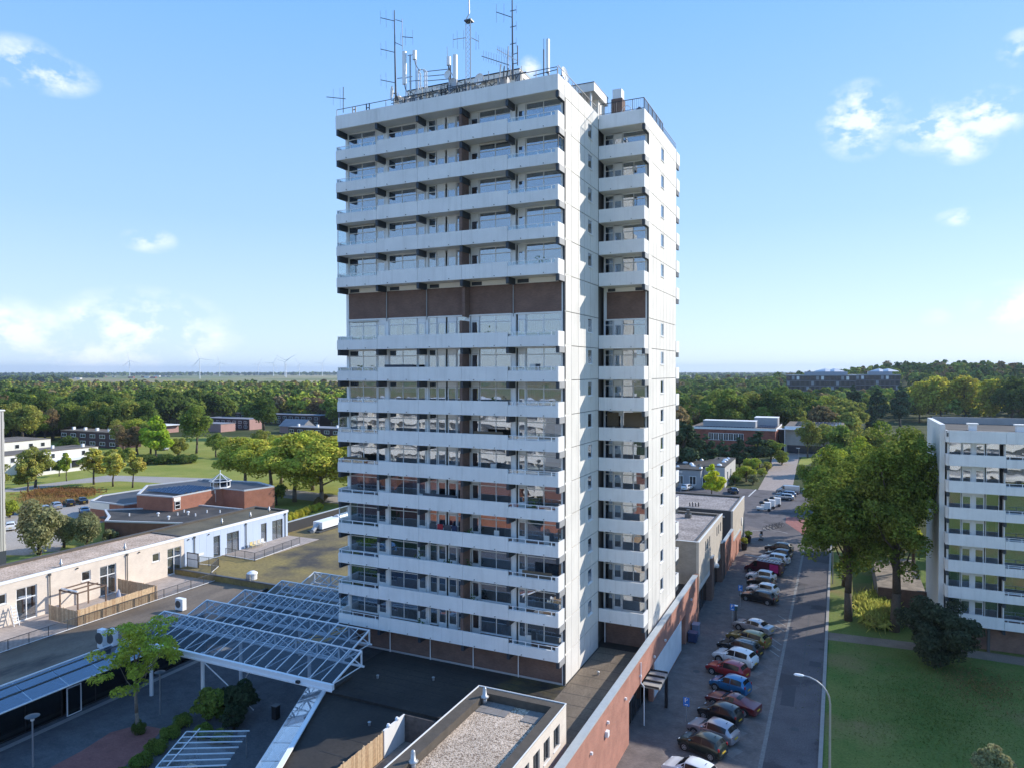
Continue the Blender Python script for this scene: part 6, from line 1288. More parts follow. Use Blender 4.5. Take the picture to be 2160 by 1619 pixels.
# ================================================================== right side: school, low grey house, far office
sch = thing('school_building', 'red brick school with solar panels on its stepped flat roofs', 'school', (-36, 275, 0))
part('wall', MB().box(-50,265,0,-20.5,292,8.6), brick('school_brick', (.34,.10,.06), (.25,.075,.05), (.2,.1,.08), .9, .3, .03, .85, big=.2), sch)
part('roof', MB().box(-50.2,264.8,8.601,-20.3,292.2,9.0), BROWNROOF, sch); part('roof_edge', MB().box(-50.3,264.7,8.3,-20.2,264.79,9.1).box(-20.29,264.8,8.3,-20.2,292.2,9.1), WHITE, sch)
for i in range(7): win_y(sch, -43.5+i*1.75, 265, 4.4, 1.7, 2.6, WHITE)
GREYCL = M('grey_cladding', (.33,.34,.36), .6, var=(.5,.08))
for x0,y0,x1,y1,z in ((-46,268,-27.5,274,11.2),(-29,279,-20.8,287,12.0)): o = part('roof_plant_screen', MB().box(x0,y0,9.01,x1,y1,z), GREYCL, sch); part('screen_edge', MB().box(x0-.1,y0-.1,z+.001,x1+.1,y1+.1,z+.12), WHITE, o)
b = MB()
for i in range(8):
    for j in range(9): x, y = -27+i*.8, 269+j*1.1; b.box(x,y,9.05,x+.62,y+1.0,9.3)
for j in range(20): x = -48.5+j*1.05; b.box(x,265.6,9.05,x+.8,266.6,9.32)
part('solar_panel', b, SOLAR, sch, kind='stuff')
s2 = thing('school_building', 'pale brick school wing with rows of solar panels right of the red one', 'school', (-8, 280, 0))
part('wall', MB().box(-17.6,272,0,1.5,300,9.2), PALEBR, s2); part('roof', MB().box(-17.8,271.8,9.201,1.7,300.2,9.6), BROWNROOF, s2); part('roof_edge', MB().box(-17.9,271.7,8.8,1.8,271.79,9.7), WHITE, s2)
b = MB()
for i in range(12):
    for j in range(10): x, y = -14.5+i*1.3, 277+j*2.1; b.box(x,y,9.65,x+.9,y+1.9,9.9)
part('solar_panel', b, SOLAR, s2, kind='stuff'); part('entrance_glass', MB().box(-20.2,278,0,-17.7,285,8.2), WINDK, s2); part('entrance_post', MB().box(-17.9,270.5,0,-17.6,270.8,8.5), WHITE, s2); part('entrance_canopy', MB().box(-20.2,270.2,8.51,-12,272,8.8), WHITE, s2); part('dark_plinth', MB().box(-17,271.9,0.1,0,271.99,2.9), WINDK, s2)
lg = thing('low_grey_house', 'low grey house row crowded with white roof vents and skylights', 'house row', (-40, 185, 0))
part('wall', MB().box(-58,180,0,-31.5,204,4.6), GREYCL, lg); part('roof', MB().box(-58.2,179.8,4.601,-31.3,204.2,4.85), BITUMEN, lg); part('end_wall', MB().box(-31.49,184,0,-26.2,204,5.2), M('pale_grey_render', (.48,.46,.44), .8, var=(.6,.1)), lg); part('end_roof', MB().box(-31.28,183.9,5.201,-26.1,204.1,5.4), BITUMEN, lg)
for i in range(3): win_y(lg, -37.5+i*3.2, 179.99, .9, 1.7, 2.2)
for y in (188, 194): win_x(lg, -26.199, y, 1.5, 1.5, 2.2)
rv = random.Random(5)
for i in range(24):
    x, y = -37.8+rv.random()*10.5-(6 if i % 3 == 0 else 0), 181.5+rv.random()*21
    z0 = 5.41 if x > -31.1 else 4.86
    if x > -31.1 and y < 184.6: y += 4
    s = rv.uniform(.35,.8); solo('roof_skylight', MB().lathe((x,y,z0), [(s,0),(s*.95,.18),(s*.6,.38),(.05,.48)], 4+4*(i%2)), WMETAL if i % 4 else DSTEEL, 'dome or vent on the low grey house roof', 'skylight', (x,y,z0), 'skylights on the low grey house')
rb = thing('red_balcony_flats', 'red brick flats with roof terrace beside the tower edge at right', 'flats', (-72, 300, 0)); part('wall', MB().box(-92,300,0,-69.5,320,17), brick('flat_brick', (.28,.11,.08), (.22,.09,.07), (.2,.12,.1)), rb); part('roof', MB().box(-92.2,299.8,17.001,-69.3,320.2,17.4), GREYROOF, rb); part('terrace_house', MB().box(-88,303,17.41,-76,314,21), GREYCL, rb); part('terrace_roof', MB().box(-88.5,302,21.001,-73.5,314.5,21.3), WHITE, rb)
for q in range(5): part('balcony', MB().box(-69.499,302,1.5+3.1*q,-68.2,312,1.7+3.1*q).box(-68.25,302,1.71+3.1*q,-68.15,312,2.5+3.1*q), PINK, rb)
def office(label, x0, x1, y, d, h, floors, wins, base=0):
    t = thing('office_block', label, 'office block', ((x0+x1)/2, y, base)); part('wall', MB().box(x0,y,base,x1,y+d,h), M('slate_cladding', (.075,.062,.062), .5, var=(.1,.1)), t)
    s = (h-base)/floors
    for k in range(floors): part('floor_band', MB().box(x0-.3,y-.5,base+s*(k+1)-.45,x1+.3,y-.002,base+s*(k+1)), M('slate_band', (.19,.185,.20), .6), t)
    for k in range(floors):
        for i in range(wins):
            w = (x1-x0)/wins; o = part('window', MB().box(x0+w*i+w*.15,y-.2,base+s*k+.7,x0+w*i+w*.7,y-.003,base+s*k+s-.6), (WINDK, WINDK, GREYCL, WINDK, FRAME if i % 5 == 2 else WINDK)[(i*7+k*3) % 5], t)
    part('roof', MB().box(x0-.5,y-.6,h+.001,x1+.5,y+d,h+.5), GREYCL, t); part('roof_storey', MB().box(x0+14,y+4,h+.501,x1-6,y+d-4,h+3.2), M('zinc_roof', (.30,.32,.36), .45), t)
    b = MB()
    for cx_, r in ((x0+30,9),(x1-16,8)): b.lathe((cx_,y+12,h+3.2), [(r,0),(r*.8,.8),(.3,2.6)], 4)
    part('pyramid_roof', b, M('pale_zinc', (.5,.52,.55), .4), t, kind='stuff'); return t
office('dark five storey office block with pale pyramid roofs rising over the wood', -41, 12, 640, 30, 25.5, 6, 14)
office('farther office block half sunk in the trees right of the first one', 9, 48, 700, 30, 25.5, 6, 10)

# ================================================================== street behind the viewpoint, mirrored in the tower's lower windows
bs_ = thing('apartment_block', 'white apartment slab mirrored in the middle windows of the tower', 'apartment block', (-100, -45, 0))
part('wall', MB().box(-150,-58,0,-62,-44,21), GREYCL, bs_)
for q in range(8): part('band', MB().box(-150.2,-43.99,.6+2.7*q,-61.8,-42.8,1.9+2.7*q), WHITE, bs_)
part('roof_fascia', MB().box(-150.2,-58.1,21.001,-61.8,-42.8,22.2), WHITE, bs_)
for q in range(12): part('screen_wall', MB().box(-149+7.8*q,-43.98,0,-148.6+7.8*q,-42.9,21), HW, bs_)
b2_ = thing('apartment_block', 'white apartment slab mirrored in the windows of the right hand slab', 'apartment block', (45, -50, 0))
part('wall', MB().box(12,-62,0,90,-46,21), GREYCL, b2_)
for q in range(8): part('band', MB().box(11.8,-45.99,.6+2.7*q,90.2,-44.8,1.9+2.7*q), WHITE, b2_)
part('roof_fascia', MB().box(11.8,-62.1,21.001,90.2,-44.8,22.2), WHITE, b2_)
for i, (x0, y0, w) in enumerate(((-112,-22,26),(-80,-20,24),(-50,-24,22),(-118,-2,20))):
    t = thing('brick_house_row', ('first','second','third','fourth')[i]+' brick house row with red tiled roof mirrored in the tower windows', 'house row', (x0+w/2,y0,0)); part('wall', MB().box(x0,y0,0,x0+w,y0+9,5.4), HB, t)
    b = MB(); b.quad((x0-.3,y0+9.4,5.2),(x0-.3,y0+4.5,9.6),(x0+w+.3,y0+4.5,9.6),(x0+w+.3,y0+9.4,5.2)); b.quad((x0-.3,y0-.4,5.2),(x0+w+.3,y0-.4,5.2),(x0+w+.3,y0+4.5,9.6),(x0-.3,y0+4.5,9.6)); b.quad((x0,y0,5.4),(x0,y0+4.5,9.5),(x0,y0+9,5.4)); b.quad((x0+w,y0,5.4),(x0+w,y0+9,5.4),(x0+w,y0+4.5,9.5)); part('roof', b, M('brown_roof_tiles', (.16,.075,.055), .8), t)
    for q in range(4): part('window', MB().box(x0+1.2+q*w/4,y0+9.001,3.2,x0+3.2+q*w/4,y0+9.05,4.7), WHITE, t); part('chimney', MB().box(x0+2+q*w/4,y0+4,8.5,x0+2.7+q*w/4,y0+4.8,10.6), HB, t)
sheet('back_street', [(-60.6,-20),(-16.3,-20),(-16.3,19.9),(-60.6,19.9)], 2, PAVER)

# ================================================================== cars
CARGLASS = M('car_glass', (.012,.014,.017), .10, spec=.45)
TYRE = M('tyre_rubber', (.016,.016,.017), .85); RIM = M('alloy_rim', (.45,.46,.48), .35, metal=.7); TRIMB = M('black_trim', (.025,.025,.027), .6)
HEADL = M('headlight_glass', (.62,.65,.68), .12, spec=.8); TAILL = M('tail_light_red', (.36,.012,.012), .2, spec=.7); PLATE = M('number_plate_yellow', (.62,.42,.03), .5)
KINDS = {   # length, width, then stations along the car: x, sill, belt height, half width at belt, roof height, half width at roof
 'hatch':  (3.95, 1.70, [(-1.97,.42,.62,.66,.62,.60),(-1.92,.30,.86,.76,.87,.70),(-1.80,.26,.97,.81,1.04,.66),(-1.52,.25,.98,.84,1.40,.60),(-1.1,.25,.97,.85,1.475,.60),(-.4,.25,.95,.85,1.50,.61),(.15,.25,.93,.85,1.46,.60),(.62,.25,.91,.845,1.16,.64),(.92,.25,.90,.835,.935,.72),(1.4,.26,.84,.81,.86,.66),(1.80,.30,.70,.74,.72,.55),(1.97,.40,.52,.62,.52,.45)]),
 'mini':   (3.55, 1.62, [(-1.77,.42,.66,.64,.66,.58),(-1.73,.30,.90,.73,.92,.68),(-1.63,.26,1.0,.77,1.10,.63),(-1.42,.25,1.0,.80,1.43,.58),(-1.0,.25,.99,.81,1.50,.58),(-.3,.25,.97,.81,1.51,.59),(.25,.25,.95,.81,1.46,.58),(.72,.25,.93,.80,1.14,.62),(.98,.25,.91,.79,.95,.70),(1.35,.27,.85,.77,.87,.63),(1.64,.31,.70,.70,.72,.52),(1.77,.41,.54,.58,.54,.42)]),
 'estate': (4.55, 1.75, [(-2.27,.42,.66,.68,.66,.62),(-2.22,.30,.90,.78,.91,.73),(-2.10,.26,.99,.82,1.10,.67),(-1.80,.25,.99,.85,1.40,.61),(-1.2,.25,.98,.87,1.48,.62),(-.3,.25,.96,.87,1.50,.63),(.3,.25,.94,.87,1.45,.62),(.85,.25,.92,.86,1.14,.66),(1.15,.25,.91,.85,.95,.74),(1.65,.26,.85,.82,.87,.68),(2.08,.30,.71,.75,.73,.56),(2.27,.40,.52,.62,.52,.46)]),
 'suv':    (4.30, 1.80, [(-2.14,.48,.74,.70,.74,.64),(-2.10,.36,1.0,.80,1.02,.75),(-1.98,.31,1.08,.85,1.22,.68),(-1.68,.30,1.07,.88,1.55,.63),(-1.1,.30,1.06,.89,1.63,.64),(-.3,.30,1.04,.89,1.65,.65),(.25,.30,1.02,.89,1.60,.64),(.78,.30,1.0,.88,1.25,.68),(1.05,.30,1.0,.87,1.04,.76),(1.55,.31,.95,.85,.97,.72),(1.95,.36,.82,.78,.84,.60),(2.14,.46,.60,.64,.60,.48)]),
 'saloon': (4.40, 1.74, [(-2.2,.42,.70,.66,.70,.60),(-2.14,.30,.90,.76,.92,.70),(-1.95,.26,.95,.81,.98,.72),(-1.55,.25,.96,.84,1.02,.72),(-1.05,.25,.96,.86,1.32,.60),(-.6,.25,.95,.86,1.41,.60),(.0,.25,.94,.86,1.42,.61),(.35,.25,.92,.86,1.36,.60),(.85,.25,.91,.85,1.08,.66),(1.12,.25,.90,.84,.93,.74),(1.65,.26,.84,.81,.86,.66),(2.02,.30,.70,.74,.72,.55),(2.2,.40,.52,.62,.52,.45)]),
 'coupe':  (4.60, 1.74, [(-2.3,.44,.66,.66,.66,.60),(-2.25,.32,.84,.76,.85,.72),(-2.0,.27,.88,.81,.90,.74),(-1.55,.25,.89,.84,.95,.72),(-1.0,.25,.90,.86,1.20,.58),(-.5,.25,.90,.86,1.28,.58),(.0,.25,.89,.86,1.28,.58),(.25,.25,.88,.86,1.22,.58),(.72,.25,.86,.85,.98,.66),(.95,.25,.85,.84,.87,.76),(1.6,.26,.78,.81,.80,.70),(2.1,.31,.64,.74,.66,.58),(2.3,.42,.48,.62,.48,.46)]),
 'van':    (5.30, 1.95, [(-2.65,.42,.80,.88,1.5,.84),(-2.62,.30,1.10,.93,1.93,.84),(-2.5,.28,1.12,.95,1.97,.84),(-1.5,.27,1.12,.96,1.98,.85),(-.5,.27,1.10,.96,1.98,.85),(.6,.27,1.08,.96,1.98,.84),(1.0,.27,1.06,.95,1.92,.82),(1.55,.27,1.04,.94,1.45,.80),(1.85,.27,1.02,.92,1.10,.82),(2.3,.30,.92,.87,.95,.74),(2.58,.34,.72,.78,.74,.62),(2.65,.44,.55,.66,.55,.52)])}
for kd in KINDS:            # squarer noses and tails
    L_, Wd, st = KINDS[kd]; st = [list(s) for s in st]
    if kd != 'van':
        for i, (dw, dz, ds) in ((0, (.10,.10,-.07)), (1, (.045,.01,-.02)), (-1, (.12,.09,-.07)), (-2, (.05,.02,-.02))):
            st[i][1] += ds; st[i][2] += dz; st[i][4] += dz; st[i][3] += dw; st[i][5] += dw
    KINDS[kd] = (L_, Wd, [tuple(s) for s in st])
def car_proto(kind, paint):
    """a car facing +x: one lofted body shell, glass laid into the cabin, wheels with rims, lamps, mirrors, plates"""
    L_, Wd, st = KINDS[kind]; t = thing('parked_car', 'car', 'car', (0,0,0))
    ring = []
    for x, zs, zb, wb, zr, wr in st:
        cab = zr-zb > .09; w0 = wb*.93
        half = [(w0*.93, zs), (w0+.035, zs+.12), (wb+.03, zs+(zb-zs)*.55), (wb, zb), (wr+(wb-wr)*(.35 if cab else .3), zb+(zr-zb)*.62), (wr, zr-.045 if cab else zr-.006), (wr*.72, zr+.0), (0, zr+.028 if cab else zr+.02)]
        ring.append([(x, y, z) for y, z in half]+[(x, -y, z) for y, z in half[-2::-1]])
    b = MB(); m = len(ring[0]); n0 = 0
    for r in ring: b.v += r
    for i in range(len(ring)-1):
        for j in range(m-1): b.f.append((i*m+j, i*m+j+1, (i+1)*m+j+1, (i+1)*m+j)[::-1]); b.m.append(0)
        b.f.append((i*m+m-1, i*m, (i+1)*m, (i+1)*m+m-1)[::-1]); b.m.append(1)
    b.f.append(tuple(range(m))); b.m.append(0); b.f.append(tuple((len(ring)-1)*m+j for j in range(m))[::-1]); b.m.append(0)
    body = part('body', b, [paint, TRIMB], t, smooth=True)
    md = body.modifiers.new('edge', 'EDGE_SPLIT'); md.split_angle = R(38)
    def lerp(a, c, k): return tuple(p+(q-p)*k for p, q in zip(a, c))
    cabs = [i for i, s in enumerate(st) if s[4]-s[2] > .3]; lo, hi = cabs[0], cabs[-1]
    def side_glass(name, i0, i1, k0, k1, s):
        mb = MB(); off = .012*s
        ids = list(range(i0, i1+1))
        for a, c in zip(ids, ids[1:]):
            ra, rc = (ring[a], ring[c]); q = (lambda r, jj: r[jj] if s > 0 else r[m-1-jj])
            pts = []
            for r, kk in ((ra, k0 if a == ids[0] else 0), (rc, 1-k1 if c == ids[-1] else 1)):
                base = lerp(ra and q(ra,3), q(rc,3), kk); top = lerp(q(ra,5), q(rc,5), kk); mid = lerp(q(ra,4), q(rc,4), kk)
                pts.append((lerp(base, mid, .10), mid, lerp(mid, top, .80)))
            for u in range(2): mb.quad(*[(p[0], p[1]+off, p[2]+.003) for p in (pts[0][u], pts[1][u], pts[1][u+1], pts[0][u+1])][::(1 if s > 0 else -1)])
        return part(name, mb, CARGLASS, t)
    midi = min(cabs, key=lambda i: abs(st[i][0]+.1))
    for s in (1, -1):
        if kind == 'van': side_glass('front_side_window', len(st)-7, len(st)-5, .1, .25, s)
        else:
            side_glass('front_side_window', midi, hi+1, .06, .45, s)
            side_glass('rear_side_window', lo, midi, .18, .05, s)
    def across(name, segs, inset, mat):
        mb = MB()
        for (i0, i1, ka, kb), j in [(q, j) for q in segs for j in range(5, m-6)]:
            ra, rb = ring[i0], ring[i1]
            p = [lerp(ra[j],rb[j],ka), lerp(ra[j+1],rb[j+1],ka), lerp(ra[j+1],rb[j+1],kb), lerp(ra[j],rb[j],kb)]
            d = (Vector(p[1])-Vector(p[0])).cross(Vector(p[3])-Vector(p[0])); d.normalize()
            if d.z < 0: d = -d
            mb.quad(*[(q[0]+d.x*.012, q[1]*inset+d.y*.012, q[2]+d.z*.012) for q in p])
        return part(name, mb, mat, t)
    across('windscreen', [(hi-1,hi,.1,1),(hi,hi+1,0,.9)] if kind == 'van' else [(hi,hi+1,.10,1),(hi+1,hi+2,0,.82)], .97, CARGLASS)
    across('rear_window', [(lo,lo-1,.08,.86)], .95, CARGLASS)
    # wheels
    r = .30 if kind in ('mini','hatch') else .325 if kind != 'suv' else .35; r = .34 if kind == 'van' else r
    for wx in (L_*.31, -L_*.305):
        for s in (1, -1):
            y = s*(Wd/2-.05)
            part('wheel_arch', MB().tube((wx,y-s*.16,r+.02),(wx,y+s*.065,r+.02),r+.075,k=18), TRIMB, t)
            o = part('wheel', MB().tube((wx,y-s*.12,r),(wx,y+s*.075,r),r,k=18), TYRE, t)
            rm = MB().tube((wx,y+s*.076,r),(wx,y+s*.086,r),r*.68,k=18)
            part('rim', rm, RIM, o); cut = MB()
            for q in range(5): a = 2*math.pi*q/5; cut.tube((wx+r*.42*math.cos(a),y+s*.0865,r+r*.42*math.sin(a)),(wx+r*.42*math.cos(a),y+s*.09,r+r*.42*math.sin(a)),r*.15,k=6)
            part('rim_gap', cut, TYRE, o)
    fx, rx = st[-2], st[1]
    for s in (1, -1):
        for i in (midi, hi+1 if kind != 'van' else hi):
            x, zs, zb, wb = st[i][:4]; part('door_gap', MB().bar((x,s*(wb*.93+.043),zs+.10),(x,s*(wb+.036),zs+(zb-zs)*.55),.018,.012).bar((x,s*(wb+.036),zs+(zb-zs)*.55),(x,s*(wb+.006),zb),.018,.012), TRIMB, t, kind='stuff')
        part('sill_strip', MB().box(-L_*.22,s*(Wd/2-.035) if s > 0 else s*(Wd/2-.0),.24,L_*.22,s*(Wd/2-.0) if s > 0 else s*(Wd/2-.035),.34), TRIMB, t)
        part('door_handle', MB().box(st[midi][0]+.08,s*(st[midi][3]-.0) if s > 0 else s*(st[midi][3]+.045),st[midi][2]-.14,st[midi][0]+.24,s*(st[midi][3]+.045) if s > 0 else s*(st[midi][3]-.0),st[midi][2]-.11), TRIMB, t)
    for s in (1, -1):
        y = s*fx[3]
        part('headlight', MB().prism([(fx[0]-.30,y-s*.03),(fx[0]-.30,y+s*.02),(fx[0]+.03,y-s*.06),(fx[0]+.05,y-s*.28),(fx[0]-.06,y-s*.26)], fx[2]-.10, fx[2]+.02), HEADL, t)
        yb = s*rx[3]
        tall = kind in ('mini','estate','van')
        if tall: yt = s*(rx[3]+rx[5])/2; part('tail_light', MB().prism([(rx[0]+.10,yt),(rx[0]+.06,yt+s*.035),(rx[0]-.012,yt+s*.015),(rx[0]-.02,yt-s*.10),(rx[0]+.04,yt-s*.10)], rx[2]-.24, rx[2]+(.16 if kind != 'van' else .3)), TAILL, t)
        else: part('tail_light', MB().prism([(rx[0]+.16,yb-s*.03),(rx[0]+.16,yb+s*.015),(rx[0]-.012,yb-s*.02),(rx[0]-.03,yb-s*.22),(rx[0]+.04,yb-s*.22)], rx[2]-.17, rx[2]-.03), TAILL, t)
        i = hi; part('mirror', MB().box(st[i][0]+.28, s*(st[i][3]+.02) if s > 0 else s*(st[i][3]+.2), st[i][2]+.02, st[i][0]+.42, s*(st[i][3]+.2) if s > 0 else s*(st[i][3]+.02), st[i][2]+.15), paint, t)
    part('rear_bumper', MB().prism([(st[0][0]-.03,-.62),(st[0][0]-.03,.62),(st[0][0]+.16,.80),(st[0][0]+.16,-.80)], .30, .52), paint if kind not in ('van','suv') else TRIMB, t)
    part('front_bumper', MB().prism([(st[-1][0]+.02,-.58),(st[-1][0]+.02,.58),(st[-1][0]-.2,.78),(st[-1][0]-.2,-.78)], .24, .40), TRIMB, t)
    part('number_plate', MB().box(st[0][0]-.045,-.26,.56,st[0][0]-.02,.26,.67), PLATE, t); part('number_plate', MB().box(st[-1][0]+.03,-.26,.42,st[-1][0]+.05,.26,.53), PLATE, t)
    part('roof_aerial', MB().bar((lo and st[lo+1][0],0,st[lo+1][4]),(st[lo+1][0]-.16,0,st[lo+1][4]+.12),.035), TRIMB, t)
    return t
def paint(name, c, metal=.35, rough=.32): return M('paint_'+name, c, rough, metal=metal, coat=.8)
P = dict(white=paint('white', (.70,.71,.72), 0), silver=paint('silver', (.44,.45,.47), .6), lilac=paint('lilac_silver', (.40,.37,.40), .55), green=paint('dark_green', (.012,.022,.018), .3), black=paint('black', (.010,.010,.012), .2), coupe=paint('maroon', (.15,.018,.022), .35), blue=paint('bright_blue', (.018,.16,.36), .4), red=paint('red', (.30,.012,.018), .2), gold=paint('olive_gold', (.26,.19,.045), .5), navy=paint('navy', (.012,.02,.05), .3), steel=paint('steel_blue', (.16,.22,.30), .5), magenta=paint('dark_magenta', (.09,.012,.03), .3))
def car(kind, col, x, y, ang, label, group=None, tweak=None):
    t = car_proto(kind, P[col]); t.location = (x, y, .012); t.rotation_euler = (0,0,R(ang)); t['label'] = label
    if group: t['group'] = group
    return t
def pale_top(o, lab, m):
    """lighter roof skin of the same paint catching nothing but sky is left to the light; roof rails are real"""
for kind, col, x, y, a, l in (
  ('hatch','white',-9.6,51.2,165,'white hatchback cut off by the bottom edge of the photo'),
  ('mini','green',-9.5,55.3,163,'dark green small hatchback, second from the bottom of the row'),
  ('hatch','lilac',-9.1,57.9,162,'pale lilac silver hatchback with clean shoulder line'),
  ('mini','black',-9.0,61.0,162,'black small car with tall red tail lights'),
  ('coupe','coupe',-8.3,63.6,162,'dark maroon coupe with long sloping rear window'),
  ('mini','blue',-9.0,67.0,164,'bright blue small hatchback'),
  ('hatch','red',-9.7,70.4,163,'bright red hatchback next to the blue one'),
  ('suv','white',-9.4,73.5,162,'small white crossover between red hatchback and black estate'),
  ('estate','black',-9.3,76.5,162,'black estate with silver roof rails next to the gold one'),
  ('estate','gold',-8.8,79.5,161,'olive gold estate car'),
  ('saloon','silver',-8.7,83.6,160,'silver saloon beyond the gold estate, before the gap'),
  ('estate','black',-9.2,94.8,164,'black estate car first after the gap by the blue signs'),
  ('hatch','white',-9.1,98.3,166,'white hatchback right behind the lone black estate'),
  ('mini','black',-9.6,101.4,168,'black hatchback before the white car and magenta van'),
  ('hatch','white',-9.9,104.6,170,'white hatchback just before the magenta van'),
  ('hatch','navy',-9.2,112.2,166,'dark blue hatchback directly beyond the ladder van'),
  ('estate','white',-9.0,115.2,166,'white estate second beyond the ladder van'),
  ('hatch','navy',-8.6,118.4,167,'navy hatchback third beyond the ladder van with red taillights'),
  ('suv','black',-8.8,122.2,168,'black crossover under the big tree at the end of the row'),
  ('estate','silver',-11.5,172.6,178,'silver car at the crossing beside the white cargo bikes'),
  ('estate','steel',-11.2,176.6,178,'steel blue car behind the silver one at the crossing'),
  ('van','silver',-11.2,182.0,178,'silver van parked at the start of the pink path'),
  ('hatch','navy',-23.3,177.0,115,'dark blue car by the bright yellow green tree'),
  ('estate','white',-34.2,177.5,75,'white car in front of the low grey house'),
  ('hatch','white',-6.2,185.5,175,'white car behind the crown of the big street tree'),
  ('estate','silver',-154.3,96.6,160,'silver car nearest the flags in the park car park'),
  ('hatch','black',-154.8,99.9,160,'black car in the middle of the three by the lawn'),
  ('saloon','black',-154.9,102.9,158,'black saloon at the far end of the three by the lawn'),
  ('saloon','steel',-143.5,95.8,150,'pale blue car parked alone beside the brick hall'),
  ('hatch','red',-155.0,90.6,165,'red car behind the willow in the park car park'),
  ('estate','white',-141.6,80.2,150,'white car close to the left apartment block'),
  ('saloon','silver',-144.0,88.6,160,'silver car tucked behind the willow near the flag'),
  ('hatch','silver',-152.8,93.2,162,'small silver car half hidden beside the red one'),
  ('hatch','black',-157.0,88.2,165,'black car left of the red one in the park car park'),
  ('saloon','silver',-232.0,186.0,170,'silver car under the tall park tree'),
  ('hatch','black',-227.0,189.0,170,'black car beside the silver one under the tall park tree')):
    t = car(kind, col, x, y, a, l, 'cars parked at an angle along the street' if -16 < x < 0 and y < 130 else None)
    if 'roof rails' in l:
        for s in (1,-1): part_ = MB().bar((-1.7,s*.60,1.53),(.2,s*.62,1.53),.035,.04); o = link('roof_rail', part_.mesh('roof_rail', ALU), None, (0,0,0)); o.parent = t
van = car('van','magenta',-9.9,108.3,165,'dark magenta panel van carrying a ladder on its roof rack','cars parked at an angle along the street')
def add_part(t, name, mb, m, smooth=False):
    o = bpy.data.objects.new(name, mb.mesh(name, m, (0,0,0), smooth)); COL.objects.link(o); o.parent = t; W[o.name] = (0,0,0); return o
for i in range(7): add_part(van, 'rack_bar', MB().bar((-2.3+i*.5,-.8,2.12),(-2.3+i*.5,.8,2.12),.05,.05), WMETAL)
add_part(van, 'side_panel', MB().box(-2.45,-.99,.65,-1.2,-.972,1.75).box(-2.45,.972,.65,-1.2,.99,1.75), M('magenta_print', (.42,.02,.16), .4))
lad = thing('ladder', 'long aluminium ladder lying on the magenta van', 'ladder', (0,0,0))
for s in (-.5,-.1): add_part(lad, 'rail', MB().bar((-2.6,s,2.2),(2.9,s,2.2),.05,.08), ALU)
for i in range(17): add_part(lad, 'rung', MB().bar((-2.4+i*.32,-.5,2.2),(-2.4+i*.32,-.1,2.2),.03), ALU)
lad.location = van.location; lad.rotation_euler = van.rotation_euler

# ================================================================== trees and shrubs
def leaf_material(name, trans=.46, autumn=None, obj=True):
    """leaves take their colour from the object, varied leaf by leaf; autumn mixes in turned leaves towards the outside"""
    m = bpy.data.materials.new(name); m.use_nodes = True; nt = m.node_tree; nt.nodes.clear(); N = nt.nodes.new; L = nt.links.new
    out = N('ShaderNodeOutputMaterial'); mix = N('ShaderNodeMixShader'); mix.inputs[0].default_value = trans; df = N('ShaderNodeBsdfDiffuse'); tr = N('ShaderNodeBsdfTranslucent')
    if obj: oi = N('ShaderNodeObjectInfo'); col = oi.outputs['Color']
    else: at = N('ShaderNodeAttribute'); at.attribute_name = 'tint'; col = at.outputs['Color']
    geo = N('ShaderNodeNewGeometry')
    mr = N('ShaderNodeMapRange'); mr.inputs[3].default_value = .68; mr.inputs[4].default_value = 1.6; L(geo.outputs['Random Per Island'], mr.inputs[0])
    mx = N('ShaderNodeMixRGB'); mx.blend_type = 'MULTIPLY'; mx.inputs[0].default_value = 1; L(col, mx.inputs[1]); L(mr.outputs[0], mx.inputs[2]); c = mx.outputs[0]
    hs = N('ShaderNodeHueSaturation'); nz = N('ShaderNodeTexNoise'); nz.inputs['Scale'].default_value = .35; nz.inputs['Detail'].default_value = 3; L(geo.outputs['Position'], nz.inputs['Vector'])
    mh = N('ShaderNodeMapRange'); mh.inputs[1].default_value = .3; mh.inputs[2].default_value = .7; mh.inputs[3].default_value = .475; mh.inputs[4].default_value = .525; L(nz.outputs[0], mh.inputs[0]); L(mh.outputs[0], hs.inputs['Hue']); L(c, hs.inputs['Color']); c = hs.outputs[0]
    if autumn:
        at = N('ShaderNodeAttribute'); at.attribute_name = 'turned'
        m2 = N('ShaderNodeMixRGB'); L(at.outputs['Fac'], m2.inputs[0]); L(c, m2.inputs[1])
        rp = N('ShaderNodeValToRGB'); e = rp.color_ramp.elements; e[0].color = (*autumn[0],1); e[1].color = (*autumn[1],1); L(geo.outputs['Random Per Island'], rp.inputs[0]); L(rp.outputs[0], m2.inputs[2]); c = m2.outputs[0]
    L(c, df.inputs[0]); L(c, tr.inputs[0]); L(df.outputs[0], mix.inputs[1]); L(tr.outputs[0], mix.inputs[2]); L(mix.outputs[0], out.inputs[0]); return m
LEAF = leaf_material('leaves'); LEAFA = leaf_material('turning_leaves', .3, ((.62,.54,.09),(.62,.36,.10))); NEEDLE = leaf_material('needles', .08); LEAFW = leaf_material('wood_leaves', .2, None, False)
BARK = M('bark', (.10,.075,.055), .9, var=(6,.3), bump=(14,.5)); BARKL = M('pale_bark', (.22,.18,.14), .9, var=(6,.3), bump=(14,.4))
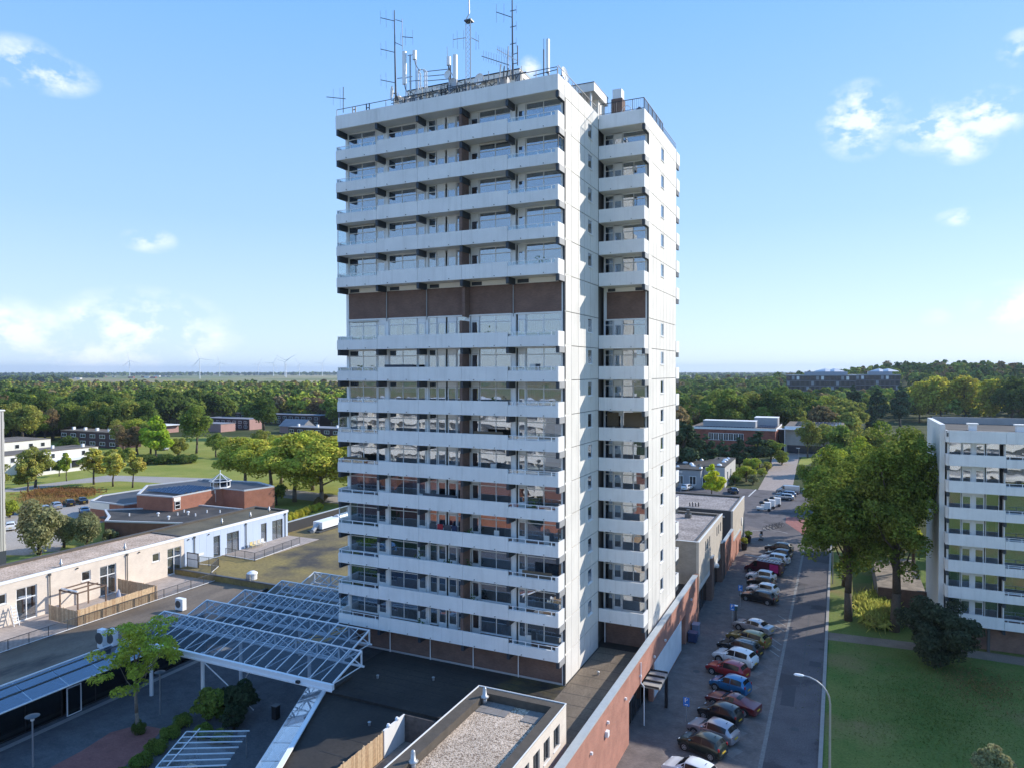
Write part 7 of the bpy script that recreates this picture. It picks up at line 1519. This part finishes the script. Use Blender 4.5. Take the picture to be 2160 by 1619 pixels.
def quads_mesh(name, C, Nn, size, mat, rng, aspect=.62, turned=None, tint=None):
    n = len(C); a = rng.normal(size=(n,3)); Nn = Nn/np.linalg.norm(Nn,axis=1,keepdims=True)
    T = a-(a*Nn).sum(1,keepdims=True)*Nn; T /= np.linalg.norm(T,axis=1,keepdims=True); B = np.cross(Nn,T)
    s = (size*rng.uniform(.6,1.3,size=n))[:,None]
    V = np.stack([C-T*s, C-B*s*aspect+Nn*s*.12, C+T*s, C+B*s*aspect+Nn*s*.12],1).reshape(-1,3)
    me = bpy.data.meshes.new(name); me.vertices.add(4*n); me.vertices.foreach_set('co', V.astype(np.float32).ravel())
    me.loops.add(4*n); me.loops.foreach_set('vertex_index', np.arange(4*n,dtype=np.int32)); me.polygons.add(n)
    me.polygons.foreach_set('loop_start', np.arange(0,4*n,4,dtype=np.int32)); me.polygons.foreach_set('loop_total', np.full(n,4,dtype=np.int32))
    me.materials.append(mat)
    if turned is not None: at = me.attributes.new('turned','FLOAT','FACE'); at.data.foreach_set('value', turned.astype(np.float32))
    if tint is not None: at = me.attributes.new('tint','FLOAT_COLOR','FACE'); at.data.foreach_set('color', np.concatenate([tint,np.ones((n,1))],1).astype(np.float32).ravel())
    me.update(); me.validate(); return me
def crown_points(rng, n, R_, H, base, lobes, kind, shrink=1, flat=None):
    """leaf centres and outward directions for a crown of radius R_, from height base to base+H"""
    cs = []; rs = []
    for i in range(lobes):
        u = rng.normal(size=3); u /= np.linalg.norm(u); f = rng.uniform(.45,.78) if shrink == 1 else rng.uniform(.2,.86); t = (u[2]*f+1)/2
        prof = dict(broad=1.0, tall=1.0, cone=1.15-.95*t, conifer=1.12-1.0*t, weep=1.0-.35*t, bush=1.0)[kind]
        cs.append([u[0]*f*R_*prof, u[1]*f*R_*prof, base+H*(.5+.5*u[2]*f)]); rs.append(R_*shrink*rng.uniform(.26,.44)*(prof if kind in ('cone','conifer') else 1))
    cs = np.array(cs); rs = np.array(rs); w = rs**2; pick = rng.choice(lobes, size=n, p=w/w.sum())
    u = rng.normal(size=(n,3)); u /= np.linalg.norm(u,axis=1,keepdims=True); u[:,2] = np.where((u[:,2]<-.35)&(rng.random(n)<.6), -u[:,2], u[:,2])
    rad = rs[pick]*(.55+.5*rng.random(n)**.6); zs = flat or (.8 if kind not in ('tall','weep') else 1.15)
    C = cs[pick]+u*rad[:,None]*np.array([1,1,zs]); ctr = np.array([0,0,base+H*.45]); out = u*.8+(C-ctr)/max(R_,H)*.7+rng.normal(size=(n,3))*.62
    out[:,2] += .35
    if kind == 'weep': out += rng.normal(size=(n,3))*.3
    return C, out, cs, rs
def trunk_mesh(rng, H, base, r0, cs, mat, stems=1):
    b = MB()
    for s in range(stems):
        dx, dy = (rng.uniform(-.5,.5,2)*r0*4 if stems > 1 else (0,0)); lean = rng.normal(size=2)*.02*H
        top = np.array([dx+lean[0], dy+lean[1], base+H*.62]); p0 = np.array([dx*.5, dy*.5, -.1]); pts = [tuple(p0+(top-p0)*t+np.array([*(rng.normal(size=2)*r0*.35*(0<t<1)),0])) for t in (0,.25,.5,.75,1)]
        b.path(pts, [r0*1.25, r0, r0*.8, r0*.55, r0*.25], 9)
        for c in cs[s::stems][:9]:
            t = min(.95,max(.35,(c[2]*.62)/(top[2]+1e-3))); a = p0+(top-p0)*t; mid = a*.45+c*.55+np.array([0,0,-.04*H]); b.path([tuple(a),tuple(mid),tuple(c)], [r0*.38,r0*.24,r0*.08], 6)
    return b.mesh('trunk', mat, (0,0,0), True)
PROT = {}
def proto(key, kind, R_, H, base, lobes, n, size, r0, mat=None, bark=None, turned=False, stems=1, seed=0, shrink=1, flat=None):
    rng = np.random.default_rng(seed+17); C, out, cs, rs = crown_points(rng, n, R_, H, base, lobes, kind, shrink, flat)
    tv = None
    if turned:
        o = np.linalg.norm((C-np.array([0,0,base+H*.4]))/np.array([R_,R_,H*.6]),axis=1); tv = np.clip((o-.55)*1.3+rng.normal(size=n)*.25, 0, 1)*(rng.random(n) < .8)
        patch = np.sin(C[:,0]*1.3+seed)+np.sin(C[:,1]*1.1)+np.sin(C[:,2]*1.2+2*seed); tv *= np.clip(.6+.35*patch, .1, 1)
    me = quads_mesh('crown', C, out, size, mat or (LEAFA if turned else LEAF), rng, turned=tv)
    PROT[key] = (me, trunk_mesh(rng, H, base, r0, cs, bark or BARK, stems), base+H)
    return PROT[key]
BASE = dict(broad=0, tall=0)
for s in range(3):
    proto('oak%d'%s, 'broad', 6.2, 11.5, 3.2, 48, 7500, .33, .38, seed=s, shrink=.78); proto('far%d'%s, 'broad', 6.4, 12.0, 2.6, 20, 2000, .66, .38, seed=10+s)
    proto('maple%d'%s, 'cone', 3.3, 9.2, 1.9, 26, 6000, .21, .15, turned=True, seed=20+s)
    proto('plane%d'%s, 'broad', 6.6, 11.5, 3.4, 56, 14000, .26, .30, turned=True, shrink=.75, seed=30+s, bark=BARKL)
    proto('pine%d'%s, 'conifer', 5.0, 15.0, 1.2, 36, 5200, .40, .32, NEEDLE, seed=40+s)
    proto('willow%d'%s, 'weep', 3.6, 6.6, .9, 24, 7000, .24, .18, seed=50+s, stems=2)
    proto('bush%d'%s, 'bush', 1.6, 2.7, .1, 14, 2200, .16, .08, seed=60+s, stems=3)
proto('street0', 'tall', 6.0, 19.2, 5.2, 100, 42000, .165, .42, seed=71, shrink=.60); proto('street1', 'tall', 4.9, 14.0, 4.1, 72, 25000, .165, .30, seed=72, shrink=.60)
proto('laurel', 'bush', 3.7, 6.6, .3, 60, 20000, .15, .2, seed=73, stems=3, shrink=.7); proto('plaza', 'broad', 4.0, 7.6, 2.7, 60, 6500, .115, .13, seed=74, bark=BARKL, shrink=.42, flat=.5)
proto('lime', 'cone', 3.6, 7.6, 1.0, 26, 6000, .27, .14, seed=75); proto('poplar', 'tall', 7.5, 21, 3, 30, 3600, .75, .4, seed=76); proto('airy', 'tall', 4.6, 13.0, 4.2, 24, 5200, .34, .26, seed=77)
proto('corner', 'cone', 2.2, 3.9, .1, 22, 6500, .15, .08, seed=78, stems=2); proto('hedge', 'bush', 3.4, 2.4, 0, 24, 4200, .22, .1, seed=79, stems=3); proto('tallgrass', 'bush', 2.4, 2.6, 0, 26, 7000, .22, .05, seed=80, stems=2)
def ball_bush(): proto('ball', 'bush', .75, 1.25, 0, 16, 2600, .075, .03, seed=81)
ball_bush()
GREENS = dict(shade=(.070,.088,.052), dark=(.105,.150,.038), mid=(.195,.245,.050), olive=(.270,.280,.065), lime=(.55,.58,.05), lime2=(.36,.40,.06), yellowg=(.45,.43,.065), brown=(.23,.175,.085), pine=(.062,.090,.045), bright=(.33,.44,.05), grey=(.28,.285,.14), young=(.47,.45,.095), rust=(.26,.20,.08))
GREENS = {k: (*v,1) for k, v in GREENS.items()}
rtree = random.Random(21)
def tree(key, x, y, h, col, label, group=None, cat='tree', z=0, name=None, wide=1.0):
    me, tm, h0 = PROT[key]; s = h/h0; sw = s*wide*rtree.uniform(.94,1.06)
    t = thing(name or {'bush':'shrub','hedge':'shrub','shrub':'shrub'}.get(cat, 'tree'), label, cat, (x,y,z), group); a = rtree.uniform(0,6.28)
    for nm, d in (('trunk', tm), ('crown', me)):
        o = bpy.data.objects.new(nm, d); COL.objects.link(o); o.parent = t; o.rotation_euler = (0,0,a); o.scale = (sw,sw,s); W[o.name] = (x,y,z)
        j = rtree.uniform(.86,1.14); c = GREENS[col]; o.color = (c[0]*j*rtree.uniform(.95,1.05), c[1]*j, c[2]*j, 1)
    return t
# right of the road
tree('street0', 5.8, 90.3, 24.8, 'mid', 'very tall broad street tree with thick dark trunk right of the road', wide=1.12)
tree('street1', 1.1, 91.9, 19.0, 'mid', 'slimmer street tree leaning over the road, left of the tallest one', wide=1.2)
tree('street1', 0.9, 106.5, 20.5, 'mid', 'tall street tree behind the leaning one on the road edge', wide=1.2)
tree('street1', 2.0, 121, 20.5, 'lime2', 'tall bright street tree farther up the road', wide=1.15)
tree('street1', 9.2, 110, 22, 'lime2', 'yellow green tree between the tallest tree and the white slab', wide=.62)
tree('street1', -3.2, 140, 15, 'mid', 'street tree behind the red crossing')
tree('oak1', 6.5, 131, 17, 'olive', 'round tree behind the big street trees')
tree('laurel', 9.0, 81.6, 7.1, 'shade', 'big dark evergreen bush before the white apartment slab', None, 'bush')
tree('corner', 10.0, 58.2, 4.0, 'grey', 'pale green leafy shrub cut by the bottom right corner', None, 'shrub')
for y, l in ((126.6,'clipped round bush in the far tapered pot'),(121.2,'clipped round bush in the near tapered pot')): tree('ball', -14.1, y, 1.15, 'lime2', l, 'clipped bushes in pots', 'bush', 1.06, 'clipped_bush')
tree('lime', -27.1, 169.3, 8.4, 'lime', 'bright lime yellow young tree in front of the low grey house')
for x, y, h, c, l in ((-22.4,196.5,4.4,'lime2','round clipped green bush nearer the pink path'),(-22.8,212,4.6,'lime2','round clipped green bush farther along the pink path'),(-20.3,192.5,2.6,'grey','grey green shrub at the near corner of the pink path'),(-19.6,209,2.4,'young','yellowish shrub along the pink path'),(-24.6,190.5,2.5,'dark','dark shrub behind the grey green one by the blue car'),(-26.8,200,2.0,'mid','low green hedge block by the pale house end'),(-25.8,206.5,2.0,'mid','low green hedge block farther from the road'),(-19.6,222,2.6,'young','yellow shrub near the school entrance')):
    tree('bush%d'%(int(x*-3)%3) if 'hedge' not in l else 'hedge', x, y, h, c, l, None, 'shrub', wide=1.1)
for k, x, y, h, c, l in (('pine1',-22.6,227.7,13.0,'pine','broad dark pine standing before the red school front'),('pine0',-34.5,206,13.0,'pine','dark pine second from the tower edge'),('pine2',-38.8,194.5,19.0,'pine','tall dark pine beside the tower edge'),('pine0',-31.2,214,10.5,'pine','small dark pine between two larger ones'),('pine2',-26.8,218,11.8,'pine','dark pine left of the broad one before the school'),('oak1',-19.0,231,9.0,'mid','round green tree right of the broad pine before the school'),('pine1',-37.2,201,15,'pine','dark pine tucked between the tower and the others'),('bush0',-16.4,238,3.4,'lime2','leafy bush by the white banner of the school'),('airy',-9.7,259.5,13.3,'olive','light airy tree before the pale school wing'),('airy',-5.2,268,11.5,'olive','smaller airy birch right of the school tree')):
    tree(k, x, y, h, c, l, None, 'shrub' if k == 'bush0' else 'tree', wide=1.75 if 'broad dark' in l else 1.3)
for k, x, y, h, c, l in (('oak0',-60,287,21,'dark','dark oak at the left of the school roof'),('oak1',-41.8,309,23.7,'mid','large round green tree directly behind the red school'),('oak2',-31.5,324,23,'olive','olive green tree behind the grey plant screen'),('far0',-58.8,272,18.6,'brown','brownish tree between dark oak and school'),('oak0',-23.7,316,24,'dark','tall dark tree left of the office block'),('oak1',-18.4,341,22.8,'dark','dark tree just below the office facade'),('oak2',-11.1,387,18.6,'lime2','bright green tree in front of the office base'),('airy',-5,390,18,'olive','willowy olive tree in front of the office base'),('airy',.5,408,15,'grey','pale birch right of the office trees'),('pine0',6.2,395,25.4,'pine','dark pine hiding the right end of the office'),('pine1',17.1,400,24.2,'pine','dark pine right of the office block'),('pine2',13.3,356,17,'pine','lower dark pine before the office pines'),('pine1',3,312,15,'pine','dark pine above the big street trees'),('pine0',29,421,25.5,'pine','dark pine left of the yellow green row'),
    ('poplar',41.5,464,24.6,'yellowg','first yellow green tall tree of the row above the white slab'),('poplar',52.6,469,27.4,'yellowg','second yellow green tall tree of the row above the white slab'),('poplar',64.8,474,27.6,'yellowg','third yellow green tall tree of the row above the white slab'),('poplar',74.5,459,26.0,'yellowg','last yellow green tall tree of the row above the white slab'),('oak0',82,444,27.5,'dark','dark tall tree above the right end of the slab roof'),('oak2',90,447,25.5,'dark','dark tree at the right edge above the slab roof')):
    tree(k, x, y, h, c, l)
for i, (x, y, h, c) in enumerate(((12,150,15,'olive'),(18,132,15,'lime2'),(22,118,13,'olive'),(30,150,17,'mid'),(15,175,16,'mid'),(4,170,14,'mid'),(26,190,18,'dark'),(8,205,16,'olive'),(38,170,18,'mid'),(45,140,16,'olive'),(1,225,15,'mid'))): tree('oak%d'%(i%3), x, y, h, c, 'green park tree behind the white slab', 'park trees behind the white slab')
# plaza
tree('plaza', -51.7, 38.8, 10.6, 'lime2', 'slender young tree standing on the shaded plaza')
tree('hedge', -51.7, 38.9, .95, 'dark', 'low round bush at the foot of the plaza tree', None, 'bush', wide=.42)
for x, y, h, c, l in ((-46.6,44.6,3.0,'pine','tall dark evergreen bush in the plaza bed'),(-48.3,42.8,2.6,'mid','lighter green bush beside the dark evergreen on the plaza'),(-45.2,42.6,1.9,'pine','dark low bush at the right end of the plaza bed')): tree('bush%d'%(int(-x)%3), x, y, h, c, l, None, 'bush', wide=1.0)
for x, y in ((-49.6,41.2),(-48.8,39.4),(-48.0,37.5),(-47.2,35.6),(-46.9,33.6),(-46.6,40.8),(-44.6,40.9),(-47.6,43.9)): tree('hedge', x, y, .8, 'mid', 'low ground cover shrub in the plaza planting strip', 'ground cover shrubs on the plaza', 'shrub', wide=.75)
tree('hedge', -42.6, 33.4, 1.3, 'dark', 'dark shrub at the foot of the bike shelter by the bottom edge', None, 'shrub', wide=.35)
# park on the left
for i, (x, y, h, l) in enumerate(((-139.6,136.1,13.3,'leftmost broad autumn tinted tree of the row by the brick hall'),(-126.6,131.2,14.4,'second broad autumn tinted tree of the row by the brick hall'),(-112.2,124,16.0,'third broad autumn tinted tree with clear trunk'),(-105.4,125.2,15.6,'autumn tinted tree touching the tower edge'),(-134,143,13.5,'autumn tinted tree behind the leftmost one of the row'),(-119,138,15.2,'autumn tinted tree behind the middle of the row'),(-106,137,15.6,'autumn tinted tree behind the one at the tower edge'),(-96,131,15,'autumn tinted tree mostly hidden by the tower'))): tree('plane%d'%(i%3), x, y, h, 'lime2', l, 'autumn tinted trees by the hall', wide=1.42)
for i, (x, y, h, c, l) in enumerate(((-177.9,121.4,12.1,'young','young yellow green maple, tallest of three on the lawn'),(-170.2,121.3,11.4,'young','young yellow green maple in the middle of three'),(-163.7,122,10.6,'young','young maple with orange tip near the hall'),(-178.7,105.3,10.8,'olive','young maple with orange top near the flag'))): tree('maple%d'%(i%3), x, y, h, c, l, 'young maples on the lawn', wide=1.3)
for x, y, h, k, c, l in ((-117.2,70.6,8.4,'willow0','grey','grey green willow behind the beige flats roof, left one'),(-115.4,77.3,5.6,'willow1','grey','lower grey green willow behind the beige flats roof, right one'),(-118.5,75.5,5.2,'willow2','grey','small willow between the two larger ones'),(-113.8,80.5,2.6,'bush1','grey','grey bush by the hall entrance'),(-116,82.5,1.4,'bush2','mid','green shrub under the hall entrance'),(-212.5,167.3,15.8,'lime','bright','bright green tree alone on the lawn'),(-222,164,12.5,'oak2','brown','brownish round tree left of the bright green one'),(-220,171,13,'oak0','mid','dull green tree behind the bright green one'),(-211.7,183.4,17.8,'airy','mid','tall airy tree with bare trunk on the far lawn'),(-211.3,175.5,6.2,'bush0','olive','small flat topped tree on the far lawn'),(-180,98,9.5,'oak1','olive','green tree behind the left apartment block'),(-172,91,8.5,'oak2','lime2','yellowish green tree beside the left apartment block'),(-187,112,11,'oak0','olive','leafy tree at the end of the park path left'),(-165,84,7,'willow0','lime2','light shrubby tree by the white cars at left'),(-196,104,9,'maple1','young','yellowish maple behind the end of the left apartment block'),(-190,122,8.5,'maple2','lime2','small light green tree by the bend of the park path'),(-228,172,14,'oak1','lime2','light green tree beside the brown terrace'),(-241,176,13,'oak2','olive','olive tree in front of the brown terrace'),(-196,178,9,'oak0','mid','round green tree left of the autumn row'),(-184,186,10,'oak1','olive','round olive tree behind the autumn row'),(-172,180,9,'oak2','lime2','light green tree behind the autumn row'),(-153,86.5,3.6,'bush1','lime2','yellow green shrub before the red car'),(-201,127,5,'oak1','dark','dark small tree by the veranda of the white houses'),(-205,150,6.5,'oak2','mid','green tree at the end of the white house row'),(-232,150,9,'oak0','dark','dark tree between the two white houses')):
    tree(k, x, y, h, c, l, None, 'shrub' if k.startswith('bush') else 'tree', wide=1.35 if k == 'airy' else 1)
for x, y, h, l in ((-203,155.5,2.6,'dark low shrub mound on the lawn, left one'),(-197.5,158.6,2.6,'dark low shrub mound on the lawn, middle one'),(-192.5,162.5,2.5,'dark low shrub mound on the lawn, right one')): tree('hedge', x, y, h, 'dark', l, 'dark shrub mounds on the lawn', 'shrub', wide=1.1)
for x, y, h, c, l in ((-117.9,116.8,4.0,'lime2','pointed light green bush nearest the brick hall'),(-115.9,118.6,4.4,'lime2','pointed light green bush between its two neighbours'),(-113.0,119.2,4.6,'mid','darker pointed bush right of the light green two')): tree('bush%d'%(int(-x)%3), x, y, h, c, l, 'pointed bushes beside the hall', 'bush', wide=.9)
for i in range(6): tree('hedge', -98.6-.5*i, 106.5+2.5*i, 1.3, 'yellowg', 'yellow green hedge strip behind the podium parapet', 'hedge bushes behind the parapet', 'hedge', wide=.6, name='hedge')
for i in range(5): tree('hedge', -104.5-.9*i, 122.5+1.6*i, 1.1, 'rust', 'reddish low shrub bed under the autumn trees', 'reddish shrubs under the autumn trees', 'shrub', wide=.7)
def grass_patch(name, label, cx, cy, rx, ry, n, h, col):
    rng = np.random.default_rng(5); a = rng.uniform(0,2*np.pi,n); r = np.sqrt(rng.random(n)); C = np.stack([cx+rx*(rng.normal(size=n)*.42+.25*np.sin(a*3)), cy+ry*(rng.normal(size=n)*.42+.2*np.cos(a*2)), h*.45*np.ones(n)],1)
    o = link(name, quads_mesh(name, C, rng.normal(size=(n,3))*np.array([1,1,.25]), h*.5, LEAF, rng, .18)); o.color = col; return tag(o, label, 'grass', None, 'stuff')
grass_patch('tall_grass', 'patch of tall brown grass on the park lawn', -170, 108, 7.5, 5.5, 5000, 1.3, (.27,.15,.06,1))
grass_patch('tall_grass', 'straw coloured tall grass in front of the brown patch', -164, 101.5, 8, 4, 4000, .9, (.33,.22,.09,1))
grass_patch('tall_grass', 'tall yellow green ornamental grass by the thick street tree trunk', 4.3, 95.5, 1.7, 5.0, 5200, 1.7, (.40,.40,.10,1))
grass_patch('tall_grass', 'thin brownish dry grass patch on the shaded lawn', 12.0, 77.5, 4.6, 5.5, 1500, .30, (.23,.16,.075,1))
grass_patch('tall_grass', 'rough greener grass tufts spread over the shaded lawn', 7.5, 70, 8.0, 13.0, 9000, .22, (.13,.17,.045,1))
# row of distant trees built one by one along the near edge of the wood
def free(x, y, boxes): return all(not (a-5 < x < c+5 and b-5 < y < d+5) for a,b,c,d in boxes)
BOX = [(-286,180,-251,192),(-303,262,-272,280),(-318,296,-256,314),(-226,240,-170,258),(-312,232,-275,264),(-246,258,-232,272),(-272,133,-253,158),(-228,110,-208,150),(-50,262,2,302),(-58,178,-24,206),(-92,298,-68,322),(-356,394,-344,404),(-476,419,-464,430),(-336,519,-324,530),(-511,329,-499,340)]
KINDSW = ['dark','dark','mid','mid','olive','brown','lime2','mid','dark','olive']
WLAB = dict(dark='dark green tree in the left wood', mid='mid green tree in the left wood', olive='olive green tree in the left wood', brown='browning tree in the left wood', lime2='fresh green tree in the left wood')
cand = []
rw = random.Random(4)
y = 165.0
while y < 1500:
    x0, x1 = -1.95*y-10, -.74*y; x = x0
    while x < x1:
        px, py = x+rw.uniform(-3.5,3.5), y+rw.uniform(-3.5,3.5); dep = -px*.4215+py*.907*0-0+py*.907-0
        D = px*(-.4215)+py*.907
        step = 8.5+max(0,D-300)*.012
        ok = free(px,py,BOX) and D < 1060 and not (py < 198 and px > -296) and not (px > -250 and py < 238) and not (-320 < px < -225 and 200 < py < 296 and rw.random() < .86) and not (px > -262 and 205 < py < 300 and rw.random() < .8)
        if ok: cand.append((D,px,py))
        x += step
    y += 8.5+max(0,y*1.1-300)*.013
cand.sort()
near = cand[:170]; rest = cand[170:]
for D, x, y in near:
    c = rw.choice(KINDSW); h = rw.uniform(13.5,19.5)+(3 if c == 'dark' else 0); tree(('oak%d' if D < 330 else 'far%d')%rw.randrange(3), x, y, h, c, WLAB[c], 'trees at the edge of the wood ('+c+')')
def wood(name, label, pts, leafn, size, cols, hr, rng, zf=None):
    """a far wood as one mass: loose leaf clumps gathered into many crowns"""
    Cs, Ns, Ts, Ss = [], [], [], []
    for (x, y) in pts:
        h = rng.uniform(*hr)*(1.0 if rng.random() > .18 else rng.uniform(.6,1.3)); R_ = h*rng.uniform(.30,.42); C, out, _, _ = crown_points(rng, leafn, R_, h*.80, h*.2, 9, 'broad'); C = C+np.array([x,y,zf(x,y) if zf else 0]); c = np.array(cols[rng.integers(len(cols))][:3])*rng.uniform(.85,1.15)
        Cs.append(C); Ns.append(out); Ts.append(np.repeat(c[None],leafn,0))
    o = link(name, quads_mesh(name, np.concatenate(Cs), np.concatenate(Ns), size, LEAFW, rng, .75, None, np.concatenate(Ts))); return tag(o, label, 'wood', None, 'stuff')
rg = np.random.default_rng(9); GC = [GREENS[k] for k in ('dark','dark','mid','mid','olive','brown','mid','olive','dark','lime2','olive','rust')]
mid_ = [(x,y) for D,x,y in rest if D < 600]; far_ = [(x,y) for D,x,y in rest if D >= 600]
wood('wood', 'dense mixed wood stretching to the fields at the left', mid_, 300, 1.15, GC, (13,19), rg)
wood('wood', 'far part of the wood below the wind turbines', far_, 170, 1.7, GC, (13,18), rg)
# wooded hill on the right
def hill_z(x, y): return 21*math.exp(-(((x-95)/170)**2+((y-960)/230)**2))+9*math.exp(-(((x-300)/200)**2+((y-1050)/250)**2))
b = MB(); nx, ny = 40, 34
for j in range(ny+1):
    for i in range(nx+1): x, y = -420+i*30, 380+j*36; b.v.append((x,y,hill_z(x,y)-.25 if 0 < i < nx and 0 < j < ny else -1.5))
for j in range(ny):
    for i in range(nx): b.f.append((j*(nx+1)+i, j*(nx+1)+i+1, (j+1)*(nx+1)+i+1, (j+1)*(nx+1)+i)); b.m.append(0)
struct('hill', b, WOODG)
pr = []; y = 300.0
while y < 1150:
    x = -.25*y-15
    while x < .24*y+15:
        px, py = x+rw.uniform(-4,4), y+rw.uniform(-4,4)
        if free(px,py,BOX) and not (-46 < px < 16 and 600 < py < 676) and not (18 < px < 66 and 690 < py < 735) and not (py < 400 and px > 5) and not (-46 < px < 14 and py < 640 and rw.random() < .25): pr.append((px,py))
        x += 9+y*.006
    y += 9+y*.006
prn = [p for p in pr if p[1] < 460]; prf = [p for p in pr if p[1] >= 460]
for x, y in prn[:70]:
    c = rw.choice(['dark','mid','mid','olive','brown']); tree('far%d'%rw.randrange(3), x, y, rw.uniform(13,19), c, WLAB[c].replace('in the left wood','behind the school'), 'trees behind the school ('+c+')', z=max(0,hill_z(x,y)-.3))
wood('wood', 'wooded rise behind the office blocks on the right', [p for p in prf if not (p[1] > 640 and -60 < p[0] < 70 and p[1] < 760)], 210, 1.5, GC[:9], (12,18), rg, hill_z)
# far belts of trees and hedges towards the horizon
def belt(name, label, D0, D1, az0, az1, n, h, size, leafn):
    pts = []
    for i in range(n):
        a = R(rw.uniform(az0,az1)); d = rw.uniform(D0,D1); pts.append((d*math.sin(a), d*math.cos(a)))
    wood(name, label, pts, leafn, size, [GREENS['dark'],GREENS['mid'],GREENS['pine']], h, rg)
belt('tree_belt', 'dark bluish belt of woods along the left horizon', 5200, 8200, -64, -36, 900, (16,26), 9, 26)
belt('tree_belt', 'small wood standing in the far fields at the left', 2150, 2350, -61.5, -57.2, 90, (14,20), 4, 60)
belt('tree_belt', 'thin line of trees before the far horizon on the left', 3900, 4300, -64, -55, 260, (10,16), 6, 30)
belt('tree_belt', 'bluish wooded plain along the right horizon', 1500, 6500, -15, 13, 1300, (10,18), 6, 30)
# scattered pale village houses far out
t = thing('far_village', 'tiny pale roofs of a village far out on the plain', 'village', (-700, 2600, 0))
for i in range(46):
    a = R(rw.uniform(-13.5,-2) if i % 2 else rw.uniform(-61,-50)); d = rw.uniform(1700,3800) if i % 2 else rw.uniform(3300,4600); x, y = d*math.sin(a), d*math.cos(a); w = rw.uniform(8,22)
    part('house', MB().box(x-w,y,0,x+w,y+10,rw.uniform(5,8)), (HW, GREYROOF, MATS['red_tiles'])[i % 3], t)
# ================================================================== wind turbines
def turbine(x, y, h, label, rot):
    t = thing('wind_turbine', label, 'wind turbine', (x,y,0), 'wind turbines on the horizon'); r = h*.024
    part('tower', MB().tube((x,y,0),(x,y,h),r,r*.6,10), WMETAL, t); d = Vector((x,y,0)).normalized(); c = Vector((x,y,h))-d*(h*.03)
    part('nacelle', MB().bar(tuple(Vector((x,y,h))+d*h*.04), tuple(c), h*.035), WMETAL, t); sd_ = Vector((-d.y,d.x,0))
    for k in range(3):
        a = R(rot+120*k); v = sd_*math.sin(a)+Vector((0,0,1))*math.cos(a); part('blade', MB().tube(tuple(c), tuple(c+v*h*.15), r*.5, r*.7, 6).tube(tuple(c+v*h*.15), tuple(c+v*h*.68), r*.7, r*.12, 6), WMETAL, t)
for x, y, rot, l in ((-3222,2393,14,'wind turbine standing alone farthest left'),(-2464,2156,22,'tallest looking wind turbine, nearest the camera'),(-3515,3227,16,'wind turbine just right of the tallest one'),(-4038,4081,-28,'small far turbine in the middle gap'),(-3271,3432,-31,'turbine left of the close overlapping pair'),(-2496,2705,61,'front turbine of the overlapping pair'),(-2930,3166,68,'rear turbine of the overlapping pair'),(-3516,3946,36,'turbine right of the overlapping pair'),(-3188,3801,84,'last turbine close to the tower edge')): turbine(x, y, 85, l, rot)
# ================================================================== air
hm = bpy.data.materials.new('air_haze'); hm.use_nodes = True; nt = hm.node_tree; nt.nodes.clear()
ho = nt.nodes.new('ShaderNodeOutputMaterial'); hv = nt.nodes.new('ShaderNodeVolumePrincipled'); hv.inputs['Color'].default_value = (.62,.76,.95,1); hv.inputs['Density'].default_value = HAZE; hv.inputs['Anisotropy'].default_value = .2
nt.links.new(hv.outputs[0], ho.inputs['Volume'])
hz = link('haze', MB().box(-16500,-3000,-1,16500,16500,152).mesh('haze', hm)); hz['kind'] = 'stuff'; hz['label'] = 'thin blue haze over the plain'

# ================================================================== tell look-alikes apart by counting them from the left
ORD = ['first','second','third','fourth','fifth','sixth','seventh','eighth','ninth','tenth','eleventh','twelfth','thirteenth','fourteenth','fifteenth','sixteenth','seventeenth','eighteenth','nineteenth','twentieth']
def ordinal(i):
    if i < 20: return ORD[i]
    tens = ['twenty','thirty','forty','fifty','sixty','seventy'][(i+1)//10-2]; u = (i+1) % 10
    return tens+' '+ORD[u-1] if u else dict(twenty='twentieth',thirty='thirtieth',forty='fortieth',fifty='fiftieth',sixty='sixtieth',seventy='seventieth')[tens]
same = {}
for o in COL.objects:
    if o.parent is None and 'label' in o.keys(): same.setdefault(o['label'], []).append(o)
ci = cam.matrix_world.inverted()
for lab, obs in same.items():
    if len(obs) < 2: continue
    def scr(o): v = ci @ Vector(o.location); return v.x/max(.1,-v.z), -v.z
    obs.sort(key=lambda o: scr(o)[1])
    ranks = ['in the front rank','in the middle rank','in the back rank'] if len(obs) > 24 else ['nearer','farther'] if len(obs) > 10 else ['']
    k = math.ceil(len(obs)/len(ranks))
    for r, rk in enumerate(ranks):
        grp = sorted(obs[r*k:(r+1)*k], key=lambda o: scr(o)[0])
        for i, o in enumerate(grp): o['label'] = lab+', '+ordinal(i)+' from left'+(' '+rk if 'rank' in rk else ' of the '+rk+' ones' if rk else '')
